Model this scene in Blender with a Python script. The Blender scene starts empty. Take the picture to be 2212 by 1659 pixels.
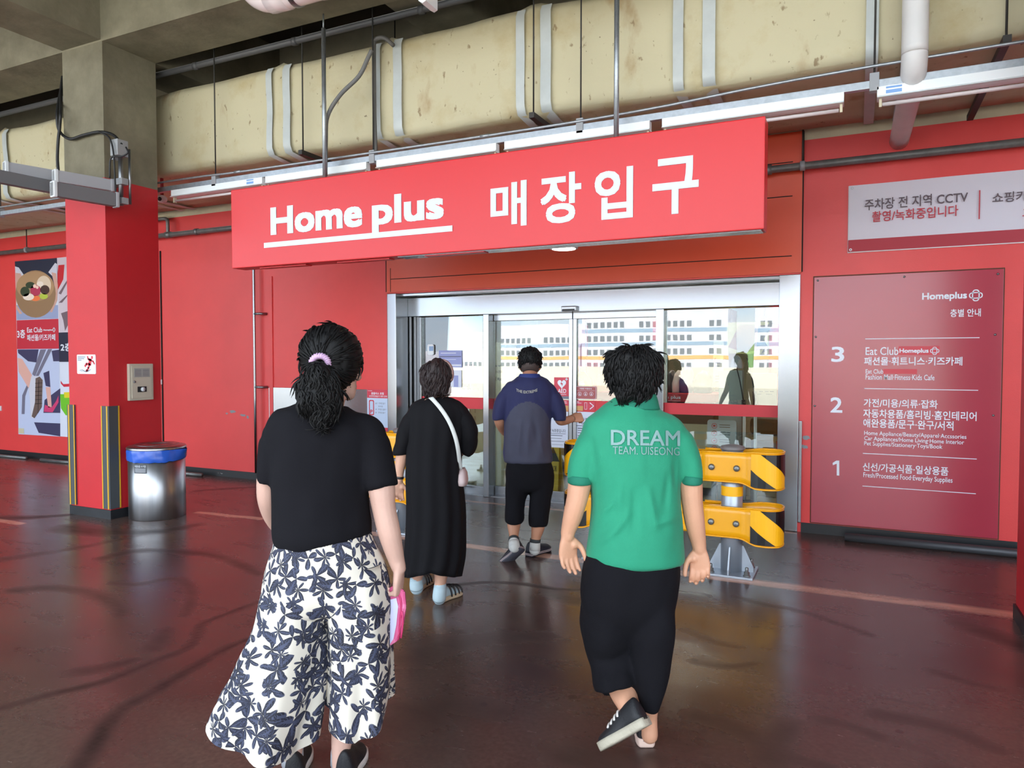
import bpy, bmesh, math, random
import numpy as np
from mathutils import Vector, Matrix, noise

SC = bpy.context.scene
COL = SC.collection
random.seed(7)

# ---------------------------------------------------------------- camera
EYE = Vector((0.0, -6.90, 1.55))
YAW, PITCH, FPX = math.radians(25.6), math.radians(1.95), 1550.0
cd = bpy.data.cameras.new('camera'); cam = bpy.data.objects.new('camera', cd); COL.objects.link(cam)
cam.location = EYE
cam.rotation_euler = (math.pi / 2 - PITCH, 0, YAW)
cd.sensor_width = 36.0; cd.lens = FPX / 2212.0 * 36.0; cd.clip_start = 0.05; cd.clip_end = 600
SC.camera = cam

# ---------------------------------------------------------------- sky, sun, exposure
wd = bpy.data.worlds.new('world'); SC.world = wd; wd.use_nodes = True
wn, wl = wd.node_tree.nodes, wd.node_tree.links
bg = wn['Background']; bg.inputs['Strength'].default_value = 7.0
tc = wn.new('ShaderNodeTexCoord'); nz = wn.new('ShaderNodeTexNoise'); nz.inputs['Scale'].default_value = 3.2
nz.inputs['Detail'].default_value = 5
mp = wn.new('ShaderNodeMapping'); mp.inputs['Scale'].default_value = (1, 1, 2.6)
rp = wn.new('ShaderNodeValToRGB'); rp.color_ramp.elements[0].position = .42; rp.color_ramp.elements[1].position = .62
rp.color_ramp.elements[0].color = (.62, .80, 1.0, 1); rp.color_ramp.elements[1].color = (1.0, 1.0, 1.0, 1)
wl.new(tc.outputs['Generated'], mp.inputs['Vector']); wl.new(mp.outputs[0], nz.inputs['Vector'])
wl.new(nz.outputs[0], rp.inputs[0]); wl.new(rp.outputs[0], bg.inputs['Color'])
sl = bpy.data.lights.new('sun', 'SUN'); sun = bpy.data.objects.new('sun', sl); COL.objects.link(sun)
sl.energy = 36.0; sl.angle = math.radians(.6); sl.color = (1.0, .95, .86)
sun.rotation_euler = Vector((-.28, -.62, -.80)).to_track_quat('-Z', 'Y').to_euler()   # comes over the shop roof, from behind the wall
sun.location = (0, 10, 20)
SC.view_settings.view_transform = 'Standard'; SC.view_settings.look = 'None'
SC.view_settings.gamma = 1.0; SC.view_settings.use_curve_mapping = False
SC.view_settings.exposure = -0.52

# ---------------------------------------------------------------- measuring helpers (photo point -> place on a real plane)
_f = Vector((-math.sin(YAW) * math.cos(PITCH), math.cos(YAW) * math.cos(PITCH), -math.sin(PITCH)))
_r = Vector((math.cos(YAW), math.sin(YAW), 0)); _d = _f.cross(_r)
def ray(px, py): return _f + _r * ((px - 1106) / FPX) + _d * ((py - 829.5) / FPX)
def at_y(px, py, y):
    v = ray(px, py); return EYE + v * ((y - EYE.y) / v.y)
def at_z(px, py, z):
    v = ray(px, py); return EYE + v * ((z - EYE.z) / v.z)
def at_x(px, py, x):
    v = ray(px, py); return EYE + v * ((x - EYE.x) / v.x)
def at_d(px, py, depth): return EYE + ray(px, py) * depth

# ---------------------------------------------------------------- materials
def S(r, g, b):
    return tuple(((c / 255) / 12.92 if c / 255 <= .04045 else ((c / 255 + .055) / 1.055) ** 2.4) for c in (r, g, b))
MATS = {}
def M(name, rgb=(128, 128, 128), rough=.5, metal=0.0, var=0.0, scale=6.0, bump=0.0, bscale=60.0, coat=0.0, spec=.5, emit=0.0, rgb2=None, stretch=(1, 1, 1), detail=4, sheen=0, sharp=None, coat_rough=.1, lin=False):
    if name in MATS: return MATS[name]
    m = bpy.data.materials.new(name); m.use_nodes = True; MATS[name] = m
    n, l = m.node_tree.nodes, m.node_tree.links; b = n['Principled BSDF']
    c = rgb if lin else S(*rgb)
    b.inputs['Base Color'].default_value = (*c, 1); b.inputs['Roughness'].default_value = rough; b.inputs['Metallic'].default_value = metal
    b.inputs['Coat Weight'].default_value = coat; b.inputs['Specular IOR Level'].default_value = spec; b.inputs['Coat Roughness'].default_value = coat_rough
    if sheen: b.inputs['Sheen Weight'].default_value = sheen; b.inputs['Sheen Roughness'].default_value = .4
    if emit: b.inputs['Emission Color'].default_value = (*c, 1); b.inputs['Emission Strength'].default_value = emit
    if var or rgb2 or bump:
        t = n.new('ShaderNodeTexCoord'); mpn = n.new('ShaderNodeMapping'); mpn.inputs['Scale'].default_value = stretch
        l.new(t.outputs['Object'], mpn.inputs['Vector'])
    if var or rgb2:
        no = n.new('ShaderNodeTexNoise'); no.inputs['Scale'].default_value = scale; no.inputs['Detail'].default_value = detail; no.inputs['Roughness'].default_value = .62
        l.new(mpn.outputs[0], no.inputs['Vector'])
        r = n.new('ShaderNodeValToRGB')
        c2 = S(*rgb2) if rgb2 else tuple(max(0, x * (1 - var)) for x in c)
        c1 = c if rgb2 else tuple(min(1, x * (1 + var)) for x in c)
        r.color_ramp.elements[0].color = (*c2, 1); r.color_ramp.elements[1].color = (*c1, 1)
        lo, hi = sharp or (.32, .68)
        r.color_ramp.elements[0].position = lo; r.color_ramp.elements[1].position = hi
        l.new(no.outputs[0], r.inputs[0]); l.new(r.outputs[0], b.inputs['Base Color'])
    if bump:
        no2 = n.new('ShaderNodeTexNoise'); no2.inputs['Scale'].default_value = bscale; no2.inputs['Detail'].default_value = 3
        l.new(mpn.outputs[0], no2.inputs['Vector'])
        bp = n.new('ShaderNodeBump'); bp.inputs['Strength'].default_value = bump; bp.inputs['Distance'].default_value = .01
        l.new(no2.outputs[0], bp.inputs['Height']); l.new(bp.outputs[0], b.inputs['Normal'])
    return m

# ---------------------------------------------------------------- object helpers
BASE = {}
def props(o, label=None, cat=None, group=None, kind=None):
    if label: o['label'] = label
    if cat: o['category'] = cat
    if group: o['group'] = group
    if kind: o['kind'] = kind
    return o
def thing(name, loc, label, cat, group=None, kind=None):
    o = bpy.data.objects.new(name, None); COL.objects.link(o); o.location = loc; o.empty_display_size = .1
    BASE[o] = Vector(loc); return props(o, label, cat, group, kind)
def obj(name, bm, mats, parent=None, label=None, cat=None, group=None, kind=None, smooth=False, origin=None):
    """links a bmesh (built in world coordinates) as ONE mesh object, its origin at the parent's base or at its own base"""
    me = bpy.data.meshes.new(name)
    if not isinstance(mats, (list, tuple)): mats = [mats]
    if parent is not None: base = BASE[parent]
    elif origin is not None: base = Vector(origin)
    else:
        vs = [v.co for v in bm.verts]
        base = Vector(((min(v.x for v in vs) + max(v.x for v in vs)) / 2, (min(v.y for v in vs) + max(v.y for v in vs)) / 2, min(v.z for v in vs)))
    bmesh.ops.translate(bm, verts=bm.verts, vec=-base)
    if smooth:
        for f in bm.faces: f.smooth = True
    bm.to_mesh(me); bm.free()
    for m in mats: me.materials.append(m)
    o = bpy.data.objects.new(name, me); COL.objects.link(o)
    if parent is not None: o.parent = parent
    else: o.location = base
    BASE[o] = base
    return props(o, label, cat, group, kind)
def dup(root, delta, label=None, group=None):
    """a copy of a thing with copies of its parts and sub-parts"""
    r = root.copy(); COL.objects.link(r); r.location = root.location + Vector(delta); BASE[r] = BASE[root] + Vector(delta)
    if label: r['label'] = label
    if group: r['group'] = group
    for ch in list(root.children):
        c = ch.copy(); COL.objects.link(c); c.parent = r
        for g in list(ch.children):
            d = g.copy(); COL.objects.link(d); d.parent = c
    return r
def nb(): return bmesh.new()
def box(bm, x0, x1, y0, y1, z0, z1, mi=0, bev=0.0):
    vs = [bm.verts.new((x, y, z)) for z in (z0, z1) for y in (y0, y1) for x in (x0, x1)]
    fs = [bm.faces.new([vs[i] for i in q]) for q in ((0, 2, 3, 1), (4, 5, 7, 6), (0, 1, 5, 4), (2, 6, 7, 3), (0, 4, 6, 2), (1, 3, 7, 5))]
    for f in fs: f.material_index = mi
    if bev:
        es = list({e for f in fs for e in f.edges})
        bmesh.ops.bevel(bm, geom=es, offset=bev, segments=2, affect='EDGES', profile=.6)
    return bm
def obox(bm, p0, p1, w, h, up=(0, 0, 1), mi=0, bev=0.0):
    """a bar of section w x h from p0 to p1"""
    p0, p1 = Vector(p0), Vector(p1); t = (p1 - p0).normalized(); u = Vector(up); s = t.cross(u).normalized(); u = s.cross(t)
    vs = [bm.verts.new(p + s * a * w / 2 + u * b * h / 2) for p in (p0, p1) for a, b in ((-1, -1), (1, -1), (1, 1), (-1, 1))]
    fs = [bm.faces.new([vs[i] for i in q]) for q in ((0, 1, 2, 3), (7, 6, 5, 4), (0, 4, 5, 1), (1, 5, 6, 2), (2, 6, 7, 3), (3, 7, 4, 0))]
    for f in fs: f.material_index = mi
    bmesh.ops.recalc_face_normals(bm, faces=fs)
    if bev: bmesh.ops.bevel(bm, geom=list({e for f in fs for e in f.edges}), offset=bev, segments=2, affect='EDGES', profile=.6)
    return bm
def rings(bm, rr, mi=0, cap=True, closed=True):
    """skin a list of rings (each a list of points)"""
    R = [[bm.verts.new(p) for p in r] for r in rr]; n = len(R[0]); fs = []
    for a, b in zip(R, R[1:]):
        for i in range(n if closed else n - 1):
            j = (i + 1) % n
            fs.append(bm.faces.new((a[i], a[j], b[j], b[i])))
    if cap and closed:
        fs.append(bm.faces.new(list(reversed(R[0])))); fs.append(bm.faces.new(R[-1]))
    for f in fs: f.material_index = mi; f.smooth = True
    return fs
def frame(t, side):
    t = Vector(t).normalized(); s = Vector(side); s = s - t * s.dot(t)
    if s.length < 1e-4:
        s = Vector((1, 0, 0)) - t * t.x
        if s.length < 1e-3: s = Vector((0, 1, 0)) - t * t.y
    s.normalize(); return t, s, t.cross(s)
def loft(bm, secs, side=(1, 0, 0), n=16, mi=0, cap=True, ex=2.0, mod=None, tang=None):
    """secs: (point, half width along side, half depth[, ex]); rings stand across the path"""
    P = [Vector(s[0]) for s in secs]; rr = []
    for k, s in enumerate(secs):
        t = tang or (P[min(k + 1, len(P) - 1)] - P[max(k - 1, 0)])
        t, a, b = frame(t, side); e = s[3] if len(s) > 3 else ex; ring = []
        for i in range(n):
            th = 2 * math.pi * i / n; c, q = math.cos(th), math.sin(th)
            c2 = math.copysign(abs(c) ** (2 / e), c); q2 = math.copysign(abs(q) ** (2 / e), q)
            g = 1.0 if mod is None else mod(th, k / max(1, len(secs) - 1))
            ring.append(P[k] + a * (c2 * s[1] * g) + b * (q2 * s[2] * g))
        rr.append(ring)
    return rings(bm, rr, mi, cap)
def smooth_path(pts, sub=6):
    """Catmull-Rom through tuples of numbers / vectors"""
    A = [np.array([*(p if not isinstance(p, Vector) else tuple(p))], float) for p in pts]; out = []
    A = [2 * A[0] - A[1]] + A + [2 * A[-1] - A[-2]]
    for i in range(1, len(A) - 2):
        for k in range(sub):
            t = k / sub; a, b, c, d = A[i - 1:i + 3]
            out.append(.5 * (2 * b + (c - a) * t + (2 * a - 5 * b + 4 * c - d) * t * t + (3 * b - a - 3 * c + d) * t ** 3))
    out.append(A[-2]); return out
def tube(bm, pts, r, n=10, mi=0, smoothit=0, cap=True):
    P = [Vector(p) for p in pts]
    if smoothit:
        if isinstance(r, (list, tuple)): r = [float(np.interp(k / smoothit, range(len(r)), r)) for k in range((len(P) - 1) * smoothit + 1)]
        P = [Vector(p) for p in smooth_path([tuple(p) for p in P], smoothit)]
    rr = []; side = None
    for k in range(len(P)):
        t = (P[min(k + 1, len(P) - 1)] - P[max(k - 1, 0)]).normalized()
        if side is None:
            side = Vector((0, 0, 1)) if abs(t.z) < .9 else Vector((1, 0, 0))
        _, a, b = frame(t, side); side = a
        q = r[k] if isinstance(r, (list, tuple)) else r
        rr.append([P[k] + a * math.cos(2 * math.pi * i / n) * q + b * math.sin(2 * math.pi * i / n) * q for i in range(n)])
    return rings(bm, rr, mi, cap)
def lathe(bm, prof, c=(0, 0, 0), n=32, mi=0, cap=True):
    c = Vector(c)
    return rings(bm, [[c + Vector((r * math.cos(2 * math.pi * i / n), r * math.sin(2 * math.pi * i / n), z)) for i in range(n)] for r, z in prof], mi, cap)
def prism(bm, poly, y0, y1, mi=0, axis='y'):
    """2-D polygon (u, v) pushed from y0 to y1; axis y: (u, y, v), z: (u, v, z), x: (x, u, v)"""
    def pt(u, v, w): return {'y': (u, w, v), 'z': (u, v, w), 'x': (w, u, v)}[axis]
    a = [bm.verts.new(pt(u, v, y0)) for u, v in poly]; b = [bm.verts.new(pt(u, v, y1)) for u, v in poly]; n = len(poly)
    fs = [bm.faces.new(a), bm.faces.new(b)] + [bm.faces.new((a[i], b[i], b[(i + 1) % n], a[(i + 1) % n])) for i in range(n)]
    bmesh.ops.recalc_face_normals(bm, faces=fs)
    for f in fs: f.material_index = mi
    return fs
def ellipsoid(bm, c, rx, ry, rz, n=20, m=12, mi=0, rot=None):
    c = Vector(c); R = []
    for k in range(1, m):
        ph = math.pi * k / m; ring = []
        for i in range(n):
            th = 2 * math.pi * i / n
            v = Vector((rx * math.sin(ph) * math.cos(th), ry * math.sin(ph) * math.sin(th), -rz * math.cos(ph)))
            if rot: v = rot @ v
            ring.append(c + v)
        R.append(ring)
    fs = rings(bm, R, mi, True); return fs
def rpoly(x0, x1, z0, z1, r, n=5):
    P = []
    for cx, cz, a0 in ((x1 - r, z1 - r, 0), (x0 + r, z1 - r, 90), (x0 + r, z0 + r, 180), (x1 - r, z0 + r, 270)):
        for k in range(n + 1):
            a = math.radians(a0 + 90 * k / n); P.append((cx + r * math.cos(a), cz + r * math.sin(a)))
    return P
# ---------------------------------------------------------------- lettering
TCU = {}
def text_pts(body, off=0.0, space=1.0, shear=0.0, res=3):
    if 'f' not in TCU: TCU['f'] = bpy.data.curves.new('lettering', 'FONT')
    cu = TCU['f']; cu.body = body; cu.size = 1; cu.offset = off; cu.space_character = space; cu.shear = shear; cu.resolution_u = res
    cu.fill_mode = 'FRONT'
    o = bpy.data.objects.new('t', cu); me = o.to_mesh()
    V = [tuple(v.co) for v in me.vertices]; Fc = [tuple(p.vertices) for p in me.polygons]
    o.to_mesh_clear(); bpy.data.objects.remove(o)
    return V, Fc
def text(bm, body, rect, y, off=0.0, thick=0.0, mi=0, space=1.0, shear=0.0, fn=None, res=3):
    """lettering fitted to the rectangle (x0, x1, z0, z1) on the plane y (facing -y); fn maps (u, v) elsewhere"""
    strike = off if off >= .0115 else 0
    V, Fc = text_pts(body, 0 if strike else off, space, shear, res)
    if not V: return
    if strike:      # bold weight: the glyph struck a few times a hair apart
        n0 = len(V); F0 = Fc; V0 = V; V, Fc = [], []
        for k, (dx, dy) in enumerate(((-1, -1), (1, -1), (1, 1), (-1, 1), (0, 0))):
            V += [(v[0] + dx * strike, v[1] + dy * strike, k * .0001) for v in V0]; Fc += [tuple(i + k * n0 for i in p) for p in F0]
    xs = [v[0] for v in V]; ys = [v[1] for v in V]; a, b, c, d = min(xs), max(xs), min(ys), max(ys)
    x0, x1, z0, z1 = rect
    if z0 is None: z0 = z1 - (d - c) * (x1 - x0) / (b - a)
    if x1 is None: x1 = x0 + (b - a) * (z1 - z0) / (d - c)
    def mp_(v, w):
        u, q = x0 + (v[0] - a) / (b - a) * (x1 - x0), z0 + (v[1] - c) / (d - c) * (z1 - z0)
        return fn(u, q, w) if fn else (u, y - w - v[2], q)
    f = [bm.verts.new(mp_(v, thick)) for v in V]
    for p in Fc:
        try: fc = bm.faces.new([f[i] for i in p]); fc.material_index = mi
        except ValueError: pass
    if thick:
        g = [bm.verts.new(mp_(v, 0)) for v in V]; cnt = {}
        for p in Fc:
            for i, j in zip(p, p[1:] + p[:1]): cnt[(i, j)] = 1
        for (i, j) in list(cnt):
            if (j, i) not in cnt:
                fc = bm.faces.new((f[i], g[i], g[j], f[j])); fc.material_index = mi
def prect(x0, y0, x1, y1, y):
    """rectangle on the plane y from two opposite photo points (top-left, bottom-right)"""
    a, b = at_y(x0, y0, y), at_y(x1, y1, y); return (a.x, b.x, b.z, a.z)
def ring2d(bm, cx, cz, rx, rz, w, y, mi=0, n=40, thick=0.0, ex=2.0):
    o_, i_ = [], []
    for k in range(n):
        th = 2 * math.pi * k / n; c, s = math.cos(th), math.sin(th)
        c = math.copysign(abs(c) ** (2 / ex), c); s = math.copysign(abs(s) ** (2 / ex), s)
        o_.append(bm.verts.new((cx + rx * c, y, cz + rz * s))); i_.append(bm.verts.new((cx + (rx - w) * c, y, cz + (rz - w) * s)))
    for k in range(n):
        j = (k + 1) % n; f = bm.faces.new((o_[k], o_[j], i_[j], i_[k])); f.material_index = mi
def patch(bm, poly, y, mi=0):
    f = bm.faces.new([bm.verts.new((u, y, v)) for u, v in poly]); f.material_index = mi
    if f.normal.y > 0: f.normal_flip()
    f.normal_update()
    if f.normal.y > 0: f.normal_flip()
    return f
def rect(bm, x0, x1, z0, z1, y, mi=0): return patch(bm, [(x0, z0), (x1, z0), (x1, z1), (x0, z1)], y, mi)
def disc(bm, cx, cz, rx, rz, y, mi=0, n=24): return patch(bm, [(cx + rx * math.cos(2 * math.pi * k / n), cz + rz * math.sin(2 * math.pi * k / n)) for k in range(n)], y, mi)
# ================================================================ the setting
RED = M('red_paint', (222, 66, 66), rough=.42, var=.05, scale=1.3, bump=.12, bscale=180)
PILLAR_RED = M('pillar_red_paint', (196, 34, 42), rough=.5, var=.05, scale=2, bump=.1, bscale=150)
CREAM = M('cream_paint', (196, 186, 160), rough=.7, var=.12, scale=3)
ORANGE = M('orange_metal', (216, 74, 40), rough=.4, var=.05, scale=1.0)
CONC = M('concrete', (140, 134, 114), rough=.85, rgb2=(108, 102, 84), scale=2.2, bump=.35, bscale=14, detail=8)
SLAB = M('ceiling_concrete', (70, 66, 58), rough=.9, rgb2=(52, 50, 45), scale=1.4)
BLACKP = M('black_paint', (32, 34, 38), rough=.45, rgb2=(20, 21, 24), scale=9)
STEEL = M('stainless', (150, 153, 157), rough=.24, metal=1.0, bump=.10, bscale=1.1, stretch=(1, 1, .35))
STEELD = M('stainless_dull', (150, 152, 156), rough=.38, metal=1.0)
GALV = M('galvanised', (168, 174, 180), rough=.42, metal=.8, var=.12, scale=28)
WHITEP = M('white_paint', (222, 226, 230), rough=.4)
GREYP = M('grey_paint', (150, 152, 156), rough=.45)
DARKP = M('dark_steel', (58, 56, 54), rough=.55, metal=.3)
WHITE_INK = M('white_lettering', (226, 230, 240), rough=.4)
CLINE = M('joint_black', (26, 16, 14), rough=.8)

# ---- floor: painted slab with its tyre marks and cracks kept in a vertex layer
def seg_d(P, a, b):
    a, b = np.array(a), np.array(b); ab = b - a
    t = np.clip(((P - a) @ ab) / (ab @ ab), 0, 1); return np.linalg.norm(P - (a + t[:, None] * ab), axis=1)
def line_mask(P, pts, w0, w1=None, soft=.6):
    pts = [tuple(p) for p in smooth_path(pts, 6)]; m = np.zeros(len(P)); n = len(pts) - 1
    for k, (a, b) in enumerate(zip(pts, pts[1:])):
        w = w0 + ((w1 if w1 is not None else w0) - w0) * k / n
        m = np.maximum(m, np.clip((w - seg_d(P, a, b)) / (w * soft), 0, 1))
    return m
def fl(px, py):
    p = at_z(px, py, 0); return (p.x, p.y)
xs = np.concatenate([[-17.5, -14], np.arange(-12.5, 3.01, .03), [5, 15]])
ys = np.concatenate([[-9.0], np.arange(-5.6, .36, .03)])
X, Y = np.meshgrid(xs, ys); P2 = np.stack([X.ravel(), Y.ravel()], 1)
dirt = np.zeros(len(P2))
marks = [
    # dark swirls of tyre rubber, traced on the floor plane
    (.85, .07, .03, [(170, 1659), (255, 1540), (330, 1495), (420, 1440), (480, 1405), (560, 1370)]),
    (.7, .05, .03, [(0, 1530), (110, 1500), (230, 1470), (330, 1430), (410, 1395), (435, 1350), (480, 1330), (560, 1300)]),
    (.6, .10, .07, [(225, 1205), (300, 1190), (400, 1193), (480, 1205), (560, 1240)]),
    (.5, .10, .06, [(30, 1275), (120, 1270), (215, 1285), (255, 1310), (260, 1330)]),
    (.4, .07, .04, [(240, 1260), (300, 1262), (380, 1250), (415, 1280), (400, 1330)]),
    (.45, .10, .05, [(330, 1400), (350, 1380), (360, 1360)]),
    (.5, .09, .04, [(170, 1450), (235, 1440), (290, 1425)]),
    (.4, .12, .05, [(0, 1210), (60, 1200), (160, 1185), (260, 1165), (330, 1150)]),
    (.85, .16, .08, [(0, 1120), (70, 1118), (150, 1112)]),
    (.7, .22, .1, [(150, 1140), (230, 1150), (340, 1148), (420, 1135)]),
    (.6, .08, .05, [(430, 1060), (500, 1055), (560, 1052)]),
    (.8, .045, .03, [(940, 1272), (1000, 1262), (1060, 1258), (1130, 1262), (1200, 1272), (1260, 1275)]),
    (.4, .12, .06, [(1190, 1280), (1240, 1300), (1270, 1290)]),
    (.5, .05, .03, [(1590, 1290), (1660, 1308), (1720, 1318), (1790, 1340), (1880, 1372)]),
    (.5, .06, .03, [(1500, 1430), (1570, 1440), (1640, 1432)]),
    (.5, .09, .05, [(1500, 1545), (1580, 1570), (1660, 1610), (1720, 1640), (1790, 1659)]),
    (.5, .08, .05, [(1900, 1545), (1990, 1560), (2060, 1580), (2130, 1610), (2160, 1620)]),
    (.4, .06, .03, [(2020, 1450), (2080, 1470), (2160, 1490)]),
    (.4, .06, .04, [(1780, 1555), (1830, 1565), (1900, 1590)]),
    (.35, .05, .03, [(1480, 1360), (1540, 1385), (1600, 1400)]),
    (.5, .14, .1, [(2080, 1345), (2150, 1375), (2205, 1400)]),
    (.5, .12, .08, [(1670, 1640), (1680, 1600), (1700, 1570)]),
    (.3, .2, .1, [(900, 1420), (960, 1395), (1060, 1380), (1180, 1372)]),
    (.35, .2, .1, [(860, 1560), (960, 1530), (1080, 1540)]),
    (.5, .16, .1, [(1250, 1630), (1330, 1645), (1400, 1640)]),
]
for amt, w0, w1, pts in marks: dirt = np.maximum(dirt, amt * line_mask(P2, [fl(*p) for p in pts], w0, w1, .8))
tape = np.zeros(len(P2))
def strip(p, q, w):   # worn pale guide tape
    return np.clip((w - seg_d(P2, p, q)) / (.25 * w), 0, 1)
tape = np.maximum(tape, strip((-4.6, -1.72), (.9, -1.70), .07))
tape = np.maximum(tape, strip((-6.4, -.06), (-.5, -.06), .045) * .8)
tape = np.maximum(tape, strip((-12.4, -2.9), (-7.1, -2.84), .05) * .8)
tape = np.maximum(tape, strip((-6.0, -1.75), (-5.2, -1.70), .05))
crack = np.zeros(len(P2))
me = bpy.data.meshes.new('floor')
nx, ny = len(xs), len(ys)
idx = np.arange(nx * ny).reshape(ny, nx)
quads = np.stack([idx[:-1, :-1], idx[:-1, 1:], idx[1:, 1:], idx[1:, :-1]], -1).reshape(-1, 4)
me.vertices.add(nx * ny); me.vertices.foreach_set('co', np.column_stack([P2, np.zeros(len(P2))]).ravel())
me.loops.add(quads.size); me.loops.foreach_set('vertex_index', quads.ravel().astype(np.int32))
me.polygons.add(len(quads)); me.polygons.foreach_set('loop_start', (np.arange(len(quads)) * 4).astype(np.int32))
me.update(); me.validate()
for nm, arr in (('dirt', dirt), ('tape', tape)):
    a = me.attributes.new(nm, 'FLOAT', 'POINT'); a.data.foreach_set('value', arr.astype(np.float32))
fm = bpy.data.materials.new('floor_paint'); fm.use_nodes = True
n, l = fm.node_tree.nodes, fm.node_tree.links; b = n['Principled BSDF']
def nd(t, **k):
    q = n.new(t)
    for a_, v in k.items():
        if a_ in q.inputs: q.inputs[a_].default_value = v
        else: setattr(q, a_, v)
    return q
tcn = nd('ShaderNodeTexCoord')
def ramp(src, a, bb, ca, cb):
    r = nd('ShaderNodeValToRGB'); r.color_ramp.elements[0].position = a; r.color_ramp.elements[1].position = bb
    r.color_ramp.elements[0].color = (*ca, 1); r.color_ramp.elements[1].color = (*cb, 1); l.new(src, r.inputs[0]); return r
def mix(f, a, bb):
    m = nd('ShaderNodeMix', data_type='RGBA'); l.new(f, m.inputs[0])
    for s, k in ((a, 6), (bb, 7)):
        if isinstance(s, tuple): m.inputs[k].default_value = (*s, 1)
        else: l.new(s, m.inputs[k])
    return m.outputs[2]
def mth(op, a, bb=None):
    m = nd('ShaderNodeMath', operation=op)
    for k, s in ((0, a), (1, bb)):
        if s is None: continue
        if isinstance(s, (int, float)): m.inputs[k].default_value = s
        else: l.new(s, m.inputs[k])
    return m.outputs[0]
n1 = nd('ShaderNodeTexNoise', Scale=.55, Detail=6.0, Roughness=.6, Distortion=.6); l.new(tcn.outputs['Object'], n1.inputs['Vector'])
mpx = nd('ShaderNodeMapping'); mpx.inputs['Scale'].default_value = (1.0, 2.6, 1); mpx.inputs['Rotation'].default_value = (0, 0, .25); l.new(tcn.outputs['Object'], mpx.inputs['Vector'])
n2 = nd('ShaderNodeTexNoise', Scale=2.0, Detail=8.0, Roughness=.68, Distortion=.3); l.new(mpx.outputs[0], n2.inputs['Vector'])
n3 = nd('ShaderNodeTexNoise', Scale=45.0, Detail=4.0); l.new(tcn.outputs['Object'], n3.inputs['Vector'])
base = ramp(n1.outputs[0], .36, .64, S(74, 54, 50), S(92, 74, 66)).outputs[0]
blot = ramp(n2.outputs[0], .56, .72, (0, 0, 0), (1, 1, 1)).outputs[0]
c1 = mix(mth('MULTIPLY', blot, .5), base, S(50, 40, 36))
fine = ramp(n3.outputs[0], .3, .75, (.82, .82, .82), (1.12, 1.12, 1.12)).outputs[0]
mm = nd('ShaderNodeMix', data_type='RGBA', blend_type='MULTIPLY'); mm.inputs[0].default_value = 1; l.new(c1, mm.inputs[6]); l.new(fine, mm.inputs[7])
da = nd('ShaderNodeAttribute', attribute_name='dirt'); ta = nd('ShaderNodeAttribute', attribute_name='tape')
ragged = mth('MULTIPLY', da.outputs['Fac'], ramp(n2.outputs[0], .3, .6, (.55, .55, .55), (1, 1, 1)).outputs[0])
c2 = mix(ragged, mm.outputs[2], S(34, 28, 27))
worn = mth('MULTIPLY', ta.outputs['Fac'], ramp(n2.outputs[0], .35, .62, (1, 1, 1), (.5, .5, .5)).outputs[0])
c3 = mix(worn, c2, S(214, 166, 140))
vor = nd('ShaderNodeTexVoronoi', Scale=2.7); l.new(tcn.outputs['Object'], vor.inputs['Vector'])
vr = ramp(vor.outputs['Distance'], .035, .06, (1, 1, 1), (0, 0, 0)).outputs[0]
c4 = mix(mth('MULTIPLY', vr, .7), c3, S(34, 26, 26))
l.new(c4, b.inputs['Base Color'])
rr_ = ramp(n2.outputs[0], .35, .7, (.22, .22, .22), (.30, .30, .30)).outputs[0]
mr = nd('ShaderNodeMix', data_type='FLOAT'); l.new(ragged, mr.inputs[0]); l.new(rr_, mr.inputs[2]); mr.inputs[3].default_value = .5; l.new(mr.outputs[0], b.inputs['Roughness'])
ms = nd('ShaderNodeMix', data_type='FLOAT'); l.new(ragged, ms.inputs[0]); ms.inputs[2].default_value = .62; ms.inputs[3].default_value = .2; l.new(ms.outputs[0], b.inputs['Specular IOR Level'])
bmpn = nd('ShaderNodeBump', Strength=.05, Distance=.01); l.new(n2.outputs[0], bmpn.inputs['Height']); l.new(bmpn.outputs[0], b.inputs['Normal'])
me.materials.append(fm)
floor = bpy.data.objects.new('floor', me); COL.objects.link(floor); BASE[floor] = Vector((0, 0, 0))
props(floor, 'glossy reddish brown parking floor with tyre marks and worn tape', 'floor', kind='structure')

def struct(name, bm, m, label, cat='wall', parent=None): return obj(name, bm, m, parent, label if parent is None else None, cat if parent is None else None, kind='structure' if parent is None else None)
DX0, DX1, DTOP = -4.90, -.455, 2.31          # the door opening in the shop wall
bm = nb()
for x0, x1, z0, z1, mi in ((-17, DX0, 0, 3.487, 0), (DX1, 14.0, 0, 3.487, 0), (DX0, DX1, DTOP, 3.487, 0), (-17, 14.0, 3.487, 5.4, 1)):
    box(bm, x0, x1, 0, .22, z0, z1, mi)
struct('wall_front', bm, [RED, CREAM], 'coral red shop wall with a cream band under the duct')
bm = nb()
box(bm, DX0 - .008, DX1 + .006, -.022, 0, DTOP + .012, 3.565, 0)
for zz in (2.47, 3.0, 3.3): box(bm, DX0 + .06, DX1 - .075, -.026, -.021, zz, zz + .008, 1)
for xx in (DX0 - .012, DX1 + .006): box(bm, xx, xx + .01, -.024, 0, 2.33, 3.565, 1)
box(bm, DX0 + .05, DX0 + .056, -.0245, -.021, DTOP + .02, 2.6, 1)
struct('trim_1', bm, [ORANGE, CLINE], 'orange metal cladding above the automatic door', 'cladding')
bm = nb()
for x0, x1 in ((-16, DX0 - .02), (DX1 + .03, 14.0)): box(bm, x0, x1, -.012, 0, 0, .088, 0)
chip = M('chipped_black', (28, 30, 33), rough=.5, rgb2=(190, 188, 184), scale=5, sharp=(.30, .33), stretch=(1, 1, 3))
struct('baseboard_front', bm, chip, 'chipped black skirting along the foot of the red wall', 'skirting')
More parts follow.
